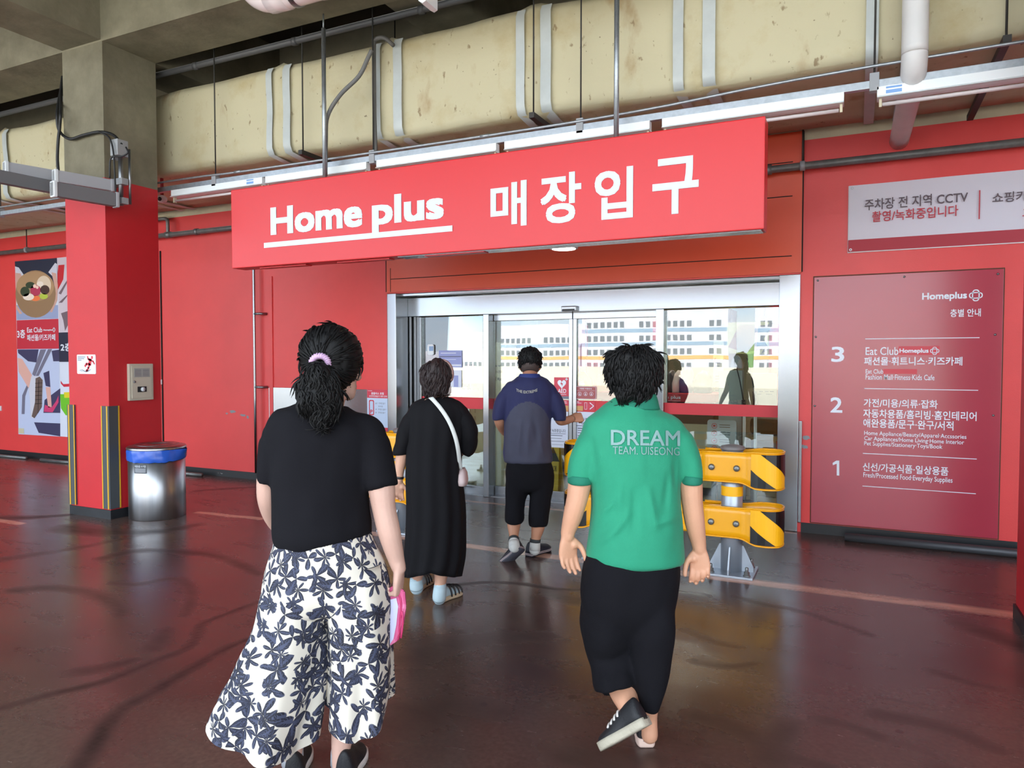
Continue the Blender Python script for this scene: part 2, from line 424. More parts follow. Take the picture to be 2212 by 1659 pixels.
bm = nb(); box(bm, -8.705, -8.685, -.012, 0, .09, 3.05, 0); box(bm, -6.72, -6.66, -.014, 0, .09, 2.6, 1)
struct('trim_2', bm, [CLINE, RED], 'thin vertical joint strips on the red wall', 'trim')
# shallow peeled patches on the wall
PEEL = M('bare_plaster', (140, 142, 146), rough=.8)
def blob(cx, cz, rx, rz, n=22, j=.35, seed=0):
    rd = random.Random(seed); return [(cx + rx * (1 + rd.uniform(-j, j)) * math.cos(2 * math.pi * k / n), cz + rz * (1 + rd.uniform(-j, j)) * math.sin(2 * math.pi * k / n)) for k in range(n)]
bm = nb()
for k, (px, py, r1, r2) in enumerate(((503, 889, .05, .018), (525, 897, .05, .016), (535, 901, .02, .02), (1742, 945, .03, .018), (1738, 965, .03, .016), (490, 893, .02, .01))):
    p = at_y(px, py, 0); patch(bm, blob(p.x, p.z, r1, r2, seed=k), -.002)
obj('wall_stain', bm, PEEL, None, 'small grey patches where red wall paint has peeled', 'paint damage', kind='structure', origin=(0, 0, 0))

# ---- pillars, beams and slab
PX0, PX1, PY0, PY1, BZ = -7.10, -6.50, -2.342, -1.765, 4.575
def pillar(x0, x1, label):
    bm = nb()
    box(bm, x0, x1, PY0, PY1, .088, 3.29, 0); box(bm, x0, x1, PY0, PY1, 3.29, BZ, 1)
    box(bm, x0 - .012, x1 + .012, PY0 - .012, PY1 + .012, 0, .088, 2)
    return obj('pillar', bm, [PILLAR_RED, CONC, BLACKP], None, label, 'pillar', kind='structure')
pillar(PX0, PX1, 'square concrete pillar, lower half painted red, beside the steel bin')
pillar(.885, 1.485, 'red pillar cut off by the edge of the view beside the floor directory')
bm = nb(); box(bm, -17, 14, PY0, PY1, BZ, 5.4); obj('beam', bm, CONC, None, 'long grey concrete beam running over the pillar tops', 'beam', kind='structure')
for x0, x1, ya, yb, lab in ((PX0, PX1 - .02, -9.0, PY0, 'concrete cross beam reaching out from pillar top beside the white pipe'), (PX0, PX1, PY1, 0, 'dark cross beam between pillar top and shop wall'),
                        (-3.66, -3.06, PY1, 0, 'dark cross beam above the duct over the entrance'), (.9, 1.5, PY1, 0, 'dark cross beam above the duct near the white drain pipe'), (.9, 1.5, -9.0, PY0, 'concrete cross beam overhead at the right hand pillar')):
    bm = nb(); box(bm, x0, x1, ya, yb, BZ + (.015 if yb == PY0 else .0), 5.4); obj('beam', bm, CONC, None, lab, 'beam', kind='structure')
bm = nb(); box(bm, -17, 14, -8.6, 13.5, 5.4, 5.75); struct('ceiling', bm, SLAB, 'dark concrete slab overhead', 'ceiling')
bm = nb(); box(bm, -60, 45, -34, -9.0, -.05, 0); obj('ground', bm, M('sunlit_deck', (172, 167, 156), rough=.8, var=.08, scale=.5), None, 'pale sunlit roof deck outside the covered bay', 'ground', kind='structure')
bm = nb(); box(bm, -17.2, -17, -9, 13.5, 0, 5.75); box(bm, 14, 14.2, -9, 13.5, 0, 5.75); struct('wall_light_block', bm, M('side_light_block', (110, 100, 84), rough=.85), 'plain unseen side walls added to block light at the bay ends', 'wall')  # unseen end walls, added to hold back sky light from the sides
bm = nb(); box(bm, -60, 45, -34.3, -34, 0, 1.1); obj('wall_back', bm, M('parapet', (214, 210, 200), rough=.8), None, 'pale parapet wall at far edge of the deck', 'parapet', kind='structure')
# ================================================================ duct, pipes, lamps and cables overhead
DY, DZ0, DZ1, DYB = -1.55, 3.535, 4.37, -.16
DUCT = M('duct_cloth', (196, 188, 157), rough=.75, rgb2=(180, 165, 126), scale=2.2, bump=.5, bscale=9, sharp=(.30, .50), detail=9)
dn, dl_ = DUCT.node_tree.nodes, DUCT.node_tree.links; db = dn['Principled BSDF']; src = db.inputs['Base Color'].links[0].from_socket
for sc_, lo, hi, amt, st, ccol in ((3.1, .60, .70, .65, (1, 1, .55), (150, 112, 66)), (11.0, .66, .72, .7, (1.6, 1, .9), (120, 92, 60)), (26.0, .70, .74, .8, (1, 1, 1), (92, 76, 56))):
    q = dn.new('ShaderNodeTexNoise'); q.inputs['Scale'].default_value = sc_; q.inputs['Detail'].default_value = 6
    mq = dn.new('ShaderNodeMapping'); mq.inputs['Scale'].default_value = st; tq = dn.new('ShaderNodeTexCoord'); dl_.new(tq.outputs['Object'], mq.inputs[0]); dl_.new(mq.outputs[0], q.inputs['Vector'])
    rq = dn.new('ShaderNodeMapRange'); rq.inputs[1].default_value = lo; rq.inputs[2].default_value = hi; rq.inputs[4].default_value = amt; dl_.new(q.outputs[0], rq.inputs[0])
    mx = dn.new('ShaderNodeMix'); mx.data_type = 'RGBA'; mx.inputs[7].default_value = (*S(*ccol), 1); dl_.new(rq.outputs[0], mx.inputs[0]); dl_.new(src, mx.inputs[6]); src = mx.outputs[2]
dl_.new(src, db.inputs['Base Color'])
TAPE = M('duct_tape', (186, 192, 192), rough=.45, var=.06, scale=6)
duct = thing('air_duct', (-6, (DY + DYB) / 2, DZ0), 'long cream cloth-wrapped air duct hung along the shop wall', 'duct')
bm = nb(); dx = np.arange(-16.0, 4.01, .09); R_ = []
rib = [-5.10, -3.83, -2.42, -1.15, .12, -8.0, -9.6, 1.6]
for x in dx:
    g = max([0] + [math.exp(-((x - (c + .055)) / .06) ** 2) for c in rib]); ring = []
    per = []
    for k in range(13): per.append((DY, DZ0 + (DZ1 - DZ0) * k / 12, k))
    for k in range(1, 9): per.append((DY + (DYB - DY) * k / 8, DZ1, 20))
    for k in range(1, 7): per.append((DYB, DZ1 - (DZ1 - DZ0) * k / 6, 30))
    for k in range(1, 8): per.append((DYB + (DY - DYB) * k / 8, DZ0, 40))
    for (y, z, k) in per:
        v = noise.noise(Vector((x * 1.7, y * 2, z * 2.4))); w = noise.noise(Vector((x * 4.2, y * 3, z * 6 + 5)))
        if k <= 12:
            e = min(1, 4 * (k / 12) * (1 - k / 12)); y = y - .022 * v * e - .010 * w - g * .03 * e + (.03 if k in (0, 12) else 0)
            z = z + (.02 * v + g * (.045 if k > 8 else (-.02 if k < 3 else 0)) if k in (0, 1, 11, 12) else 0)
        elif k in (20, 40): z = z + .012 * v + (g * .045 if k == 20 else -g * .02) + .006 * w
        ring.append(Vector((x, y, z)))
    R_.append(ring)
rings(bm, R_)
obj('duct_body', bm, DUCT, duct)
def duct_pt(x, z, off=.012): return (x, DY - off, z)
for c in rib:
    for q, w in ((c - .055, .075), (c + .165, .09)):
        bm = nb(); rr2 = []
        for x in (q - w / 2, q, q + w / 2):
            ln = []
            for k in range(0, 15):
                z = DZ0 + (DZ1 - DZ0) * k / 14; y = DY - .022 * noise.noise(Vector((x * 1.7, DY * 2, z * 2.4))) * min(1, 4 * (k / 14) * (1 - k / 14)) - .030 + (.03 if k in (0, 14) else 0)
                ln.append(Vector((x, y, z)))
            for k in range(1, 8): ln.insert(0, Vector((x, DY + (DYB - DY) * k / 7, DZ0 - .022)))
            rr2.append(ln)
        rings(bm, rr2, cap=False, closed=False); obj('tape_band', bm, TAPE, duct, label='pale grey tape band')
def rod(p0, p1, r, name, m, label, cat, group=None, parent=None):
    bm = nb(); tube(bm, [p0, p1], r, n=8)
    return obj(name, bm, m, parent, label, cat, group)
# trapeze hangers that carry the duct: two rods and a cross bar
for x, lab in ((-4.70, 'duct hanger left of the sign pole, rod beside grey flexible conduit'), (-2.34, 'duct hanger above the middle of the red sign'), (.793, 'duct hanger right of the white drain pipe')):
    t = thing('duct_hanger', (x, DY - .05, DZ0 - .05), 'dark ' + lab, 'hanger', 'duct trapeze hangers')
    for y in (DY - .07, DYB + .04): rod((x, y, DZ0 - .06), (x, y, 5.4), .007, 'rod', DARKP, None, None, None, t)
    bm = nb(); box(bm, x - .022, x + .022, DY - .11, DYB + .08, DZ0 - .075, DZ0 - .032); obj('cross_bar', bm, DARKP, t)
# cable tray with strip lamps
TY, TZ0, TZ1 = -1.66, 3.295, 3.345
tray = thing('cable_tray', (-3, TY, TZ0), 'galvanised steel strut hung along the duct carrying strip lamps', 'strut')
bm = nb(); box(bm, -16, 4.0, TY - .022, TY + .022, TZ0, TZ1, bev=.003); obj('channel', bm, GALV, tray)
for x in (-12.2, -9.4, -7.6, -5.79, -3.867, -1.927, .08, 2.0):
    rod((x, TY + .0, TZ1), (x, TY, 5.4), .0065, 'hanger_rod', DARKP, None, None, None, tray)
    bm = nb(); box(bm, x - .028, x + .028, TY - .03, TY + .03, TZ0 - .02, TZ1 + .045, bev=.003); obj('clamp', bm, GREYP, tray)
TUBEM = M('unlit_tube', (206, 196, 196), rough=.25, coat=.3); LSIDE = M('lamp_white', (232, 238, 240), rough=.35)
STICK = M('blue_sticker', (120, 160, 214), rough=.5)
lamps = [(-6.395, -5.146, 'leftmost, beside the red pillar'), (-5.105, -3.924, 'over the left end of the red sign'), (-3.814, -2.639, 'over the left middle of the sign'), (-2.564, -1.384, 'over the right middle of the sign'), (-1.292, -.096, 'over the right end of the sign'), (.097, 1.40, 'rightmost, in front of the white drain pipe')]
for k, (x0, x1, lab) in enumerate(lamps):
    t = thing('strip_lamp', ((x0 + x1) / 2, TY, 3.21), 'unlit white strip lamp under the strut, ' + lab, 'lamp', 'strip lamps under the strut')
    bm = nb(); prism(bm, [(TY - .03, TZ0 - .001), (TY + .03, TZ0 - .001), (TY + .03, 3.238), (TY + .052, 3.222), (TY - .052, 3.222), (TY - .03, 3.238)], x0, x1, axis='x'); obj('housing', bm, LSIDE, t)
    bm = nb(); tube(bm, [(x0 + .03, TY, 3.188), (x1 - .03, TY, 3.188)], .013, 10); obj('lamp_tube', bm, TUBEM, t)
    for x in (x0 + .012, x1 - .024):
        bm = nb(); box(bm, x, x + .016, TY - .016, TY + .016, 3.170, 3.224); obj('lamp_holder', bm, CREAM, t)
    if k in (0, 5):
        bm = nb(); xx = x1 - .20 if k == 0 else x0 + .05
        for (a_, c_) in ((0, .022), (.035, .012)): box(bm, xx, xx + .09, TY - .0305, TY - .029, TZ0 - .05 + a_ * .9, TZ0 - .05 + a_ * .9 + c_)
        obj('sticker', bm, STICK, t)
def conduit(name, pts, r, m, label, cat='pipe', sm=0, n=10, couplings=()):
    t = thing(name, pts[0], label, cat)
    bm = nb(); tube(bm, pts, r, n, smoothit=sm); obj('pipe_run', bm, m, t)
    for c in couplings:
        c = Vector(c[0]), Vector(c[1]); bm = nb(); tube(bm, [c[0], c[1]], r * 1.28, n); obj('coupling', bm, m, t)
    return t
conduit('conduit', [(-16, TY - .03, 3.385), (-7.0, TY - .03, 3.39), (-5.4, TY - .03, 3.375), (-2.96, TY - .03, 3.362), (-1.5, TY - .03, 3.372), (.08, TY - .03, 3.43), (4, TY - .03, 3.44)], .011, GALV, 'thin bright steel conduit running along above the strut', 'conduit', 5, couplings=[((-5.5, TY - .03, 3.378), (-5.42, TY - .03, 3.378)), ((-2.78, TY - .03, 3.362), (-2.70, TY - .03, 3.362))])
conduit('conduit', [(-16, -1.63, 4.52), (4, -1.63, 4.53)], .03, M('dark_grey_pipe', (78, 78, 80), rough=.5), 'dark grey pipe high up behind the concrete beam', 'pipe', couplings=[((x, -1.63, 4.523), (x + .05, -1.63, 4.523)) for x in (-6.1, -4.8, -3.4)])
GREYPIPE = M('galv_pipe', (122, 124, 124), rough=.45, metal=.55, var=.15, scale=14)
wp = conduit('sprinkler_pipe', [(-16, -.1, 3.232), (4, -.1, 3.24)], .034, GREYPIPE, 'grey water pipe fixed along the red wall behind the sign', 'pipe', couplings=[((-7.9, -.1, 3.236), (-7.84, -.1, 3.236)), ((-8.46, -.1, 3.235), (-8.36, -.1, 3.235)), ((-.78, -.1, 3.236), (-.70, -.1, 3.236))])
bm = nb(); tube(bm, [(-8.42, -.1, 3.24), (-8.42, -.1, 3.40), (-8.44, -.1, 3.445), (-8.52, -.1, 3.46), (-8.8, -.1, 3.46)], .024, 10, smoothit=3); obj('branch_pipe', bm, GREYPIPE, wp)
for x in (-11.55, -.445, 2.0): 
    rod((x, -.1, 3.24), (x, -.1, 3.6), .008, 'pipe_hanger', DARKP, None, None, None, wp)
    bm = nb(); tube(bm, [(x - .02, -.1, 3.24), (x + .02, -.1, 3.24)], .044, 12); obj('pipe_clip', bm, GREYP, wp)
# white drain pipe on the right
DRW = M('drain_white', (214, 212, 212), rough=.45, var=.05, scale=4)
dr = thing('drain_pipe', (.3, -1.75, 3.3), 'thick white drain pipe bending under the duct into the wall', 'pipe')
bm = nb(); tube(bm, [(.3, -1.76, 5.4), (.3, -1.76, 3.62), (.3, -1.755, 3.47), (.3, -1.70, 3.36), (.3, -1.58, 3.33), (.3, -1.40, 3.335), (.3, 0.0, 3.385)], .074, 20, smoothit=5); obj('pipe_run', bm, DRW, dr)
bm = nb(); tube(bm, [(.3, -1.76, 3.98), (.3, -1.76, 4.10)], .078, 20); obj('coupling', bm, DRW, dr)
# white pvc pipe elbow in front of the beam
pv = thing('drain_pipe', (-4.9, -2.62, 4.6), 'glossy white drain pipe elbow in front of the concrete beam', 'pipe')
PVC = M('pvc_white', (238, 224, 226), rough=.22, coat=.3)
pc = at_y(600, -8, -2.62)
bm = nb(); zc = pc.z
tube(bm, [(pc.x - .30, -2.62, 5.4), (pc.x - .30, -2.62, zc + .34), (pc.x - .265, -2.62, zc + .14), (pc.x - .16, -2.62, zc + .035), (pc.x, -2.62, zc), (pc.x + .5, -2.62, zc + .0), (2.0, -2.62, zc + .04)], .105, 22, smoothit=5); obj('pipe_run', bm, PVC, pv)
for x0, x1, r in ((pc.x - .06, pc.x + .10, .112), (pc.x + .42, pc.x + .62, .112)):
    bm = nb(); tube(bm, [(x0, -2.62, zc), (x1, -2.62, zc)], r, 22); obj('coupling', bm, PVC, pv)
bm = nb(); tube(bm, [(pc.x + .16, -2.62, zc), (pc.x + .20, -2.62, zc)], .114, 22); obj('clamp_band', bm, STEELD, pv); 
bm = nb(); tube(bm, [(pc.x + .18, -2.62, zc + .1), (pc.x + .18, -2.62, 5.4)], .006, 8); obj('hanger_rod', bm, DARKP, pv)
# end of another lamp above the picture's upper edge
le = at_y(928, 12, -2.9)
t = thing('strip_lamp', (le.x + .05, -2.9, le.z - .05), 'white strip lamp end peeking down before the dark beam', 'lamp')
bm = nb(); prism(bm, [(le.x - .03, le.z + .12), (le.x + .035, le.z + .12), (le.x + .035, le.z - .02), (le.x + .01, le.z - .03), (le.x - .02, le.z - .01)], -3.0, -2.86); obj('lamp_holder', bm, LSIDE, t)
bm = nb(); box(bm, le.x - .03, le.x + .03, -4.2, -2.98, le.z + .02, le.z + .10, bev=.004); obj('housing', bm, LSIDE, t)
bm = nb(); tube(bm, [(le.x, -3.0, le.z + .1), (le.x, -3.0, 5.4)], .006, 8); obj('hanger_rod', bm, DARKP, t)

# ---- the hanging sign
SY0, SY1, SX0, SX1, SZ0, SZ1 = -1.93, -1.76, -5.30, -.555, 2.405, 3.135
SIGNRED = M('sign_red', (214, 40, 44), rough=.38, var=.02, scale=1)
sign = thing('hanging_sign', ((SX0 + SX1) / 2, -1.85, SZ0), 'long red hanging sign with big white lettering over the automatic door', 'sign')
bm = nb(); box(bm, SX0, SX1, SY0, SY1, SZ0, SZ1, bev=.008); obj('sign_box', bm, SIGNRED, sign)
bm = nb(); box(bm, -3.45, SX1 - .02, SY0 + .03, SY1 - .01, SZ0 - .004, SZ0 + .01)
obj('bottom_tray', bm, STEEL, sign)
for x in (-5.0, -4.1, -3.2):
    bm = nb(); box(bm, x, x + .55, SY0 + .05, SY1 - .04, SZ0 - .010, SZ0 - .002); obj('bottom_plate', bm, SIGNRED, sign)
for x, z1 in ((-4.252, 4.575), (-1.585, 4.575)):
    bm = nb(); tube(bm, [(x, -1.85, SZ1 - .05), (x, -1.85, 4.45)], .019, 12); tube(bm, [(x, -1.85, 4.44), (x, -1.85, z1)], .007, 8); obj('hanger_pole', bm, GALV, sign)
yS = SY0 - .001
def sr(a, b_, c, d): return prect(a, b_, c, d, SY0)
def col_rect(xa, yt, xb, yb):   # a letter box on the sign: left px, top px at left, right px, bottom px at left
    p, q, r_ = at_y(xa, yt, SY0), at_y(xb, yt, SY0), at_y(xa, yb, SY0); return (p.x, q.x, r_.z, p.z)
LET = M('sign_letter', (214, 222, 232), rough=.35)
bm = nb()
base_l = at_y(585, 506, SY0).z; capt = at_y(585, 449, SY0).z
wx0, wx1 = at_y(585, 480, SY0).x, at_y(783, 465, SY0).x
V_, F_ = text_pts('Home', .030)
text(bm, 'Home', (wx0, wx1, base_l - .012, capt), SY0, off=.034, thick=.004)
px0, px1 = at_y(804, 470, SY0).x, at_y(959, 450, SY0).x
desc = at_y(804, 505, SY0).z; asc = at_y(852, 420, SY0).z
text(bm, 'plus', (px0, px1, desc - .0, asc), SY0, off=.034, thick=.004)
u0, u1 = at_y(571, 530, SY0).x, at_y(978, 497, SY0).x; uz0, uz1 = at_y(571, 536, SY0).z, at_y(571, 525, SY0).z
rect(bm, u0, u1, uz0, uz1, SY0 - .0054); rect(bm, px0 + .004, px0 + .062, uz0, desc + .03, SY0 - .0058)
obj('logo_lettering', bm, LET, sign, label='raised white Latin lettering with underline')
bm = nb()
for ch, xa, yt, xb, yb in (('매', 1060, 393, 1138, 490), ('장', 1168, 374, 1256, 482), ('입', 1285, 363, 1368, 473), ('구', 1410, 340, 1510, 462)):
    c = at_y((xa + xb) / 2, yt, SY0), at_y((xa + xb) / 2, yb, SY0)
    x0_, x1_ = at_y(xa, yt, SY0).x, at_y(xb, yt, SY0).x
    text(bm, ch, (x0_, x1_, at_y((xa + xb) / 2, yb, SY0).z, at_y((xa + xb) / 2, yt, SY0).z), SY0, off=.022, thick=.004)
obj('korean_lettering', bm, LET, sign, label='raised white Korean lettering')
# grey flexible conduit and downpipe beside the sign pole
FLEX = M('flex_grey', (112, 112, 112), rough=.55, bump=.4, bscale=200)
fp = [at_y(x, y, -1.80) for x, y in ((703, 380), (704, 300), (708, 250), (735, 205), (775, 165), (795, 125), (803, 108))]
conduit('flexible_conduit', fp, .018, FLEX, 'grey corrugated cable conduit curving up from the sign pole', 'conduit', 6)
fp = [at_y(x, y, -1.63) for x, y in ((812, 340), (809, 250), (808, 150), (808, 98), (812, 85), (830, 82), (850, 98))]
conduit('conduit', fp, .018, M('conduit_dark', (96, 94, 92), rough=.5), 'dark grey conduit tied to the strut rod, hooked over at the top', 'conduit', 6)
# small lamp under the sign
dl = thing('downlight', (-2.42, -1.0, 2.9), 'small round lamp on a stem below the red sign', 'lamp')
lp = at_y(1218, 537, -1.2); dl.location = (lp.x, -1.2, lp.z); BASE[dl] = Vector((lp.x, -1.2, lp.z))
bm = nb(); lathe(bm, [(.02, .10), (.09, .09), (.12, .02), (.12, 0)], (lp.x, -1.2, lp.z), 24); obj('lamp_shade', bm, WHITEP, dl)
LIT = M('lamp_lit', (255, 250, 235), emit=6.0)
bm = nb(); lathe(bm, [(.10, -.006), (.10, -.001)], (lp.x, -1.2, lp.z), 24); obj('lens', bm, LIT, dl)
bm = nb(); tube(bm, [(lp.x, -1.2, lp.z + .09), (lp.x, -1.2, 3.50)], .008, 8); obj('stem', bm, DARKP, dl)
# ---- aerial panels and pole at the left pillar
AER = M('aerial_grey', (168, 168, 174), rough=.5); AERD = M('aerial_dark', (112, 112, 116), rough=.55)
ap = thing('mounting_pole', (PX1 + .11, -2.33, 2.98), 'steel pole bracketed to the pillar, holding four aerial bars', 'pole')
pxx = PX1 + .16; pyy = -2.36
b0 = at_y(262, 442, pyy); 
bm = nb(); tube(bm, [(b0.x, pyy, b0.z - .01), (b0.x, pyy, at_y(262, 312, pyy).z)], .021, 12); tube(bm, [(b0.x + .045, pyy + .06, b0.z + .01), (b0.x + .045, pyy + .06, at_y(262, 320, pyy).z)], .012, 10); obj('pole', bm, STEELD, ap)
bm = nb(); jz = at_y(258, 318, pyy).z; box(bm, b0.x - .06, b0.x + .045, pyy - .06, pyy + .05, jz - .09, jz + .06, bev=.006); box(bm, b0.x - .10, b0.x - .06, pyy - .02, pyy + .03, jz - .11, jz + .04); obj('splitter_box', bm, GREYP, ap)
bm = nb()
for zz in (b0.z + .03, b0.z + .21): box(bm, b0.x - .09, b0.x + .06, pyy - .035, pyy + .035, zz - .03, zz + .03, bev=.006); tube(bm, [(b0.x, pyy, zz), (PX1, pyy + .12, zz)], .018, 8)
obj('clamp', bm, GREYP, ap)
def aerial(p, q, h, m, label):
    t = thing('aerial_bar', (p + q) / 2 - Vector((0, 0, h / 2)), label, 'aerial', 'grey aerial bars on the pillar pole')
    dv = (q - p).normalized()
    bm = nb(); obox(bm, p, q, .07, h, bev=.006); obj('casing', bm, m, t)
    for a_, b_ in ((p, p + dv * .03), (q - dv * .03, q)):
        bm = nb(); obox(bm, a_, b_, .085, h * 1.12, bev=.008); obj('end_cap', bm, AER if b_ != q else WHITEP, t)
    return t
def bar(pxa, pya, pxb, pyb, y0, h, m, label):
    p = at_y(pxa, pya, y0); q = at_z(pxb, pyb, p.z); return aerial(p, q, h, m, label)
bar(244, 402, 115, 380, pyy - .02, .105, AER, 'upper light grey aerial bar nearest the pole')
bar(254, 433, 112, 408, pyy - .06, .125, AERD, 'lower dark grey aerial bar nearest the pole')
a1 = bar(244, 402, 8, 362, pyy + .13, .10, AER, 'upper grey aerial bar with the white end cap farthest out')
a2 = bar(254, 433, -30, 376, pyy + .2, .11, AERD, 'lower dark aerial bar reaching past the view edge')
CABLE = M('black_cable', (30, 30, 32), rough=.5)
def cable(pts, y, r, label):
    bm = nb(); tube(bm, [at_y(x, y_, y + (k[0] if k else 0)) for x, y_, *k in pts], r, 8, smoothit=6); return obj('cable', bm, CABLE, None, label, 'cable')
cable([(135, 166, .3), (131, 196, .2), (124, 240), (127, 280), (150, 300), (180, 292), (215, 285), (245, 292), (262, 312)], -2.38, .014, 'thick black cable sagging across the pillar front to the splitter box')
cable([(136, 166, .3), (132, 200, .2), (131, 240), (129, 275), (126, 300), (124, 340), (126, 372)], -2.42, .014, 'black cable hanging down to the aerial bars')
cable([(215, 285), (236, 298), (245, 330), (248, 380), (250, 420)], -2.44, .008, 'thin black cable dropping to the lower aerial bar')
cable([(272, 318), (276, 330), (262, 338), (245, 338), (238, 348), (237, 385)], -2.44, .008, 'thin black cable looping under the splitter box')
# little camera by the pillar
cz = at_y(350, 430, -1.4)
t = thing('cctv_camera', cz, 'small pale cctv camera under the strut beside the pillar', 'camera')
bm = nb(); ellipsoid(bm, cz, .045, .06, .045); obj('housing', bm, WHITEP, t)
bm = nb(); tube(bm, [cz + Vector((0, 0, .03)), Vector((cz.x, cz.y, DZ0))], .018, 10); obj('bracket', bm, M('bracket_red', (150, 40, 44)), t)
bm = nb(); ellipsoid(bm, cz + Vector((.02, -.045, -.01)), .022, .02, .022); obj('lens', bm, BLACKP, t)
# ================================================================ automatic entrance door
def glass_mat(name, tint=(.90, .95, .92), ior=1.95, dirt=0.0):
    m = bpy.data.materials.new(name); m.use_nodes = True; nn, ll = m.node_tree.nodes, m.node_tree.links
    nn.remove(nn['Principled BSDF']); out = nn['Material Output']
    tr = nn.new('ShaderNodeBsdfTransparent'); tr.inputs[0].default_value = (*tint, 1)
    gl = nn.new('ShaderNodeBsdfGlossy'); gl.inputs['Roughness'].default_value = .0; gl.inputs[0].default_value = (1, 1, 1, 1)
    fr = nn.new('ShaderNodeFresnel'); fr.inputs['IOR'].default_value = ior
    tcx = nn.new('ShaderNodeTexCoord'); nx_ = nn.new('ShaderNodeTexNoise'); nx_.inputs['Scale'].default_value = 1.1; nx_.inputs['Detail'].default_value = 1.0
    bpx = nn.new('ShaderNodeBump'); bpx.inputs['Strength'].default_value = .06; bpx.inputs['Distance'].default_value = .02
    ll.new(tcx.outputs['Object'], nx_.inputs['Vector']); ll.new(nx_.outputs[0], bpx.inputs['Height']); ll.new(bpx.outputs[0], gl.inputs['Normal'])
    mx = nn.new('ShaderNodeMixShader'); ll.new(fr.outputs[0], mx.inputs[0]); ll.new(tr.outputs[0], mx.inputs[1]); ll.new(gl.outputs[0], mx.inputs[2]); ll.new(mx.outputs[0], out.inputs[0])
    return m
GLASS = glass_mat('door_glass')
STRIPE = M('red_stripe', (206, 44, 54), rough=.5)
GY, SYD = .30, .385                      # planes of the fixed and of the sliding leaves
door = thing('door_1', ((DX0 + DX1) / 2, .15, 0), 'wide four leaf automatic glass door in a stainless steel frame', 'door', kind='structure')
bm = nb(); box(bm, DX0, -4.775, -.02, .42, 0, DTOP, bev=.006); obj('jamb', bm, STEEL, door)
bm = nb(); box(bm, -.632, DX1, -.02, .42, 0, DTOP, bev=.006); obj('jamb', bm, STEEL, door)
bm = nb(); box(bm, -4.775, -.632, .22, .46, 2.055, 2.272, bev=.004); obj('transom', bm, STEEL, door)
bm = nb(); box(bm, -4.775, -.632, .06, .42, 2.282, DTOP, bev=.003); obj('head_rail', bm, STEEL, door)
for x in (-4.765, -4.72, -4.690): 
    bm = nb(); box(bm, x, x + (.028 if x < -4.7 else .04), .235 + (x + 4.765) * .6, .42, 0, 2.055, bev=.003); obj('side_channel', bm, STEELD, door)
se = at_y(1231, 667, .21)
bm = nb(); box(bm, se.x - .085, se.x + .085, .165, .222, se.z - .028, se.z + .028, bev=.012); sn = obj('sensor', bm, M('sensor_grey', (170, 172, 176), rough=.25, metal=.6), door)
bm = nb(); box(bm, se.x - .07, se.x + .07, .162, .17, se.z - .022, se.z - .004, bev=.003); obj('sensor_window', bm, BLACKP, sn)
def leaf(x0, x1, y, z1, stl, str_, stripe, name='door_leaf'):
    """one glass leaf: top and bottom rail, stiles, pane and the red sticker band"""
    bm = nb(); box(bm, x0, x1, y - .02, y + .02, .0, .105, bev=.003); obj('bottom_rail', bm, STEEL, door)
    for a_, b_ in ((x0, x0 + stl), (x1 - str_, x1)):
        bm = nb(); box(bm, a_, b_, y - .028, y + .028, 0, z1, bev=.004); obj('stile', bm, STEEL, door)
    bm = nb(); box(bm, x0 + stl, x1 - str_, y - .005, y + .005, .105, z1 - .005); g = obj('glass', bm, GLASS, door)
    for a_, b_ in stripe:
        bm = nb(); box(bm, x0 + stl + .004, x1 - str_ - .004, y - .0075, y - .0055, a_, b_); obj('sticker_band', bm, STRIPE, g)
def zz(px, py, y): return at_y(px, py, y).z
leaf(-4.66, -3.72, GY, 2.05, .035, .001, [(zz(960, 881, GY), zz(960, 857, GY))])
leaf(-1.76, -.632, GY, 2.05, .001, .012, [(zz(1560, 898, GY), zz(1560, 873, GY))])
leaf(-3.74, -2.755, SYD, 1.99, .03, .042, [(zz(1075, 884, SYD), zz(1075, 861, SYD))])
leaf(-2.75, -1.73, SYD, 1.99, .042, .03, [(zz(1330, 892, SYD), zz(1330, 867, SYD))])
for x0, x1 in ((-3.775, -3.705), (-1.815, -1.735)):
    bm = nb(); box(bm, x0, x1, .225, .345, 0, 2.055, bev=.004); obj('mullion', bm, STEEL, door)
for x0, x1 in ((-3.70, -2.755), (-2.745, -1.82)):
    bm = nb(); box(bm, x0, x1, .345, .42, 1.985, 2.056, bev=.004); obj('hanger_cover', bm, STEEL, door)
bm = nb(); box(bm, -4.775, -.632, .27, .40, 0, .006); obj('floor_track', bm, STEELD, door)
bm = nb(); p = at_y(1320, 880, SYD); text(bm, 'Home plus', (at_y(1312, 880, SYD).x, at_y(1402, 880, SYD).x, zz(1312, 888, SYD), zz(1312, 872, SYD)), SYD - .009, off=.02); obj('band_lettering', bm, WHITE_INK, door)
# edge guard beside the right jamb
eg = at_y(1722, 909, -.02); bm = nb(); box(bm, DX1 + .004, DX1 + .03, -.035, 0, .09, eg.z, bev=.006); obj('edge_guard', bm, STEEL, None, 'short stainless edge guard beside the right door jamb', 'edge guard')

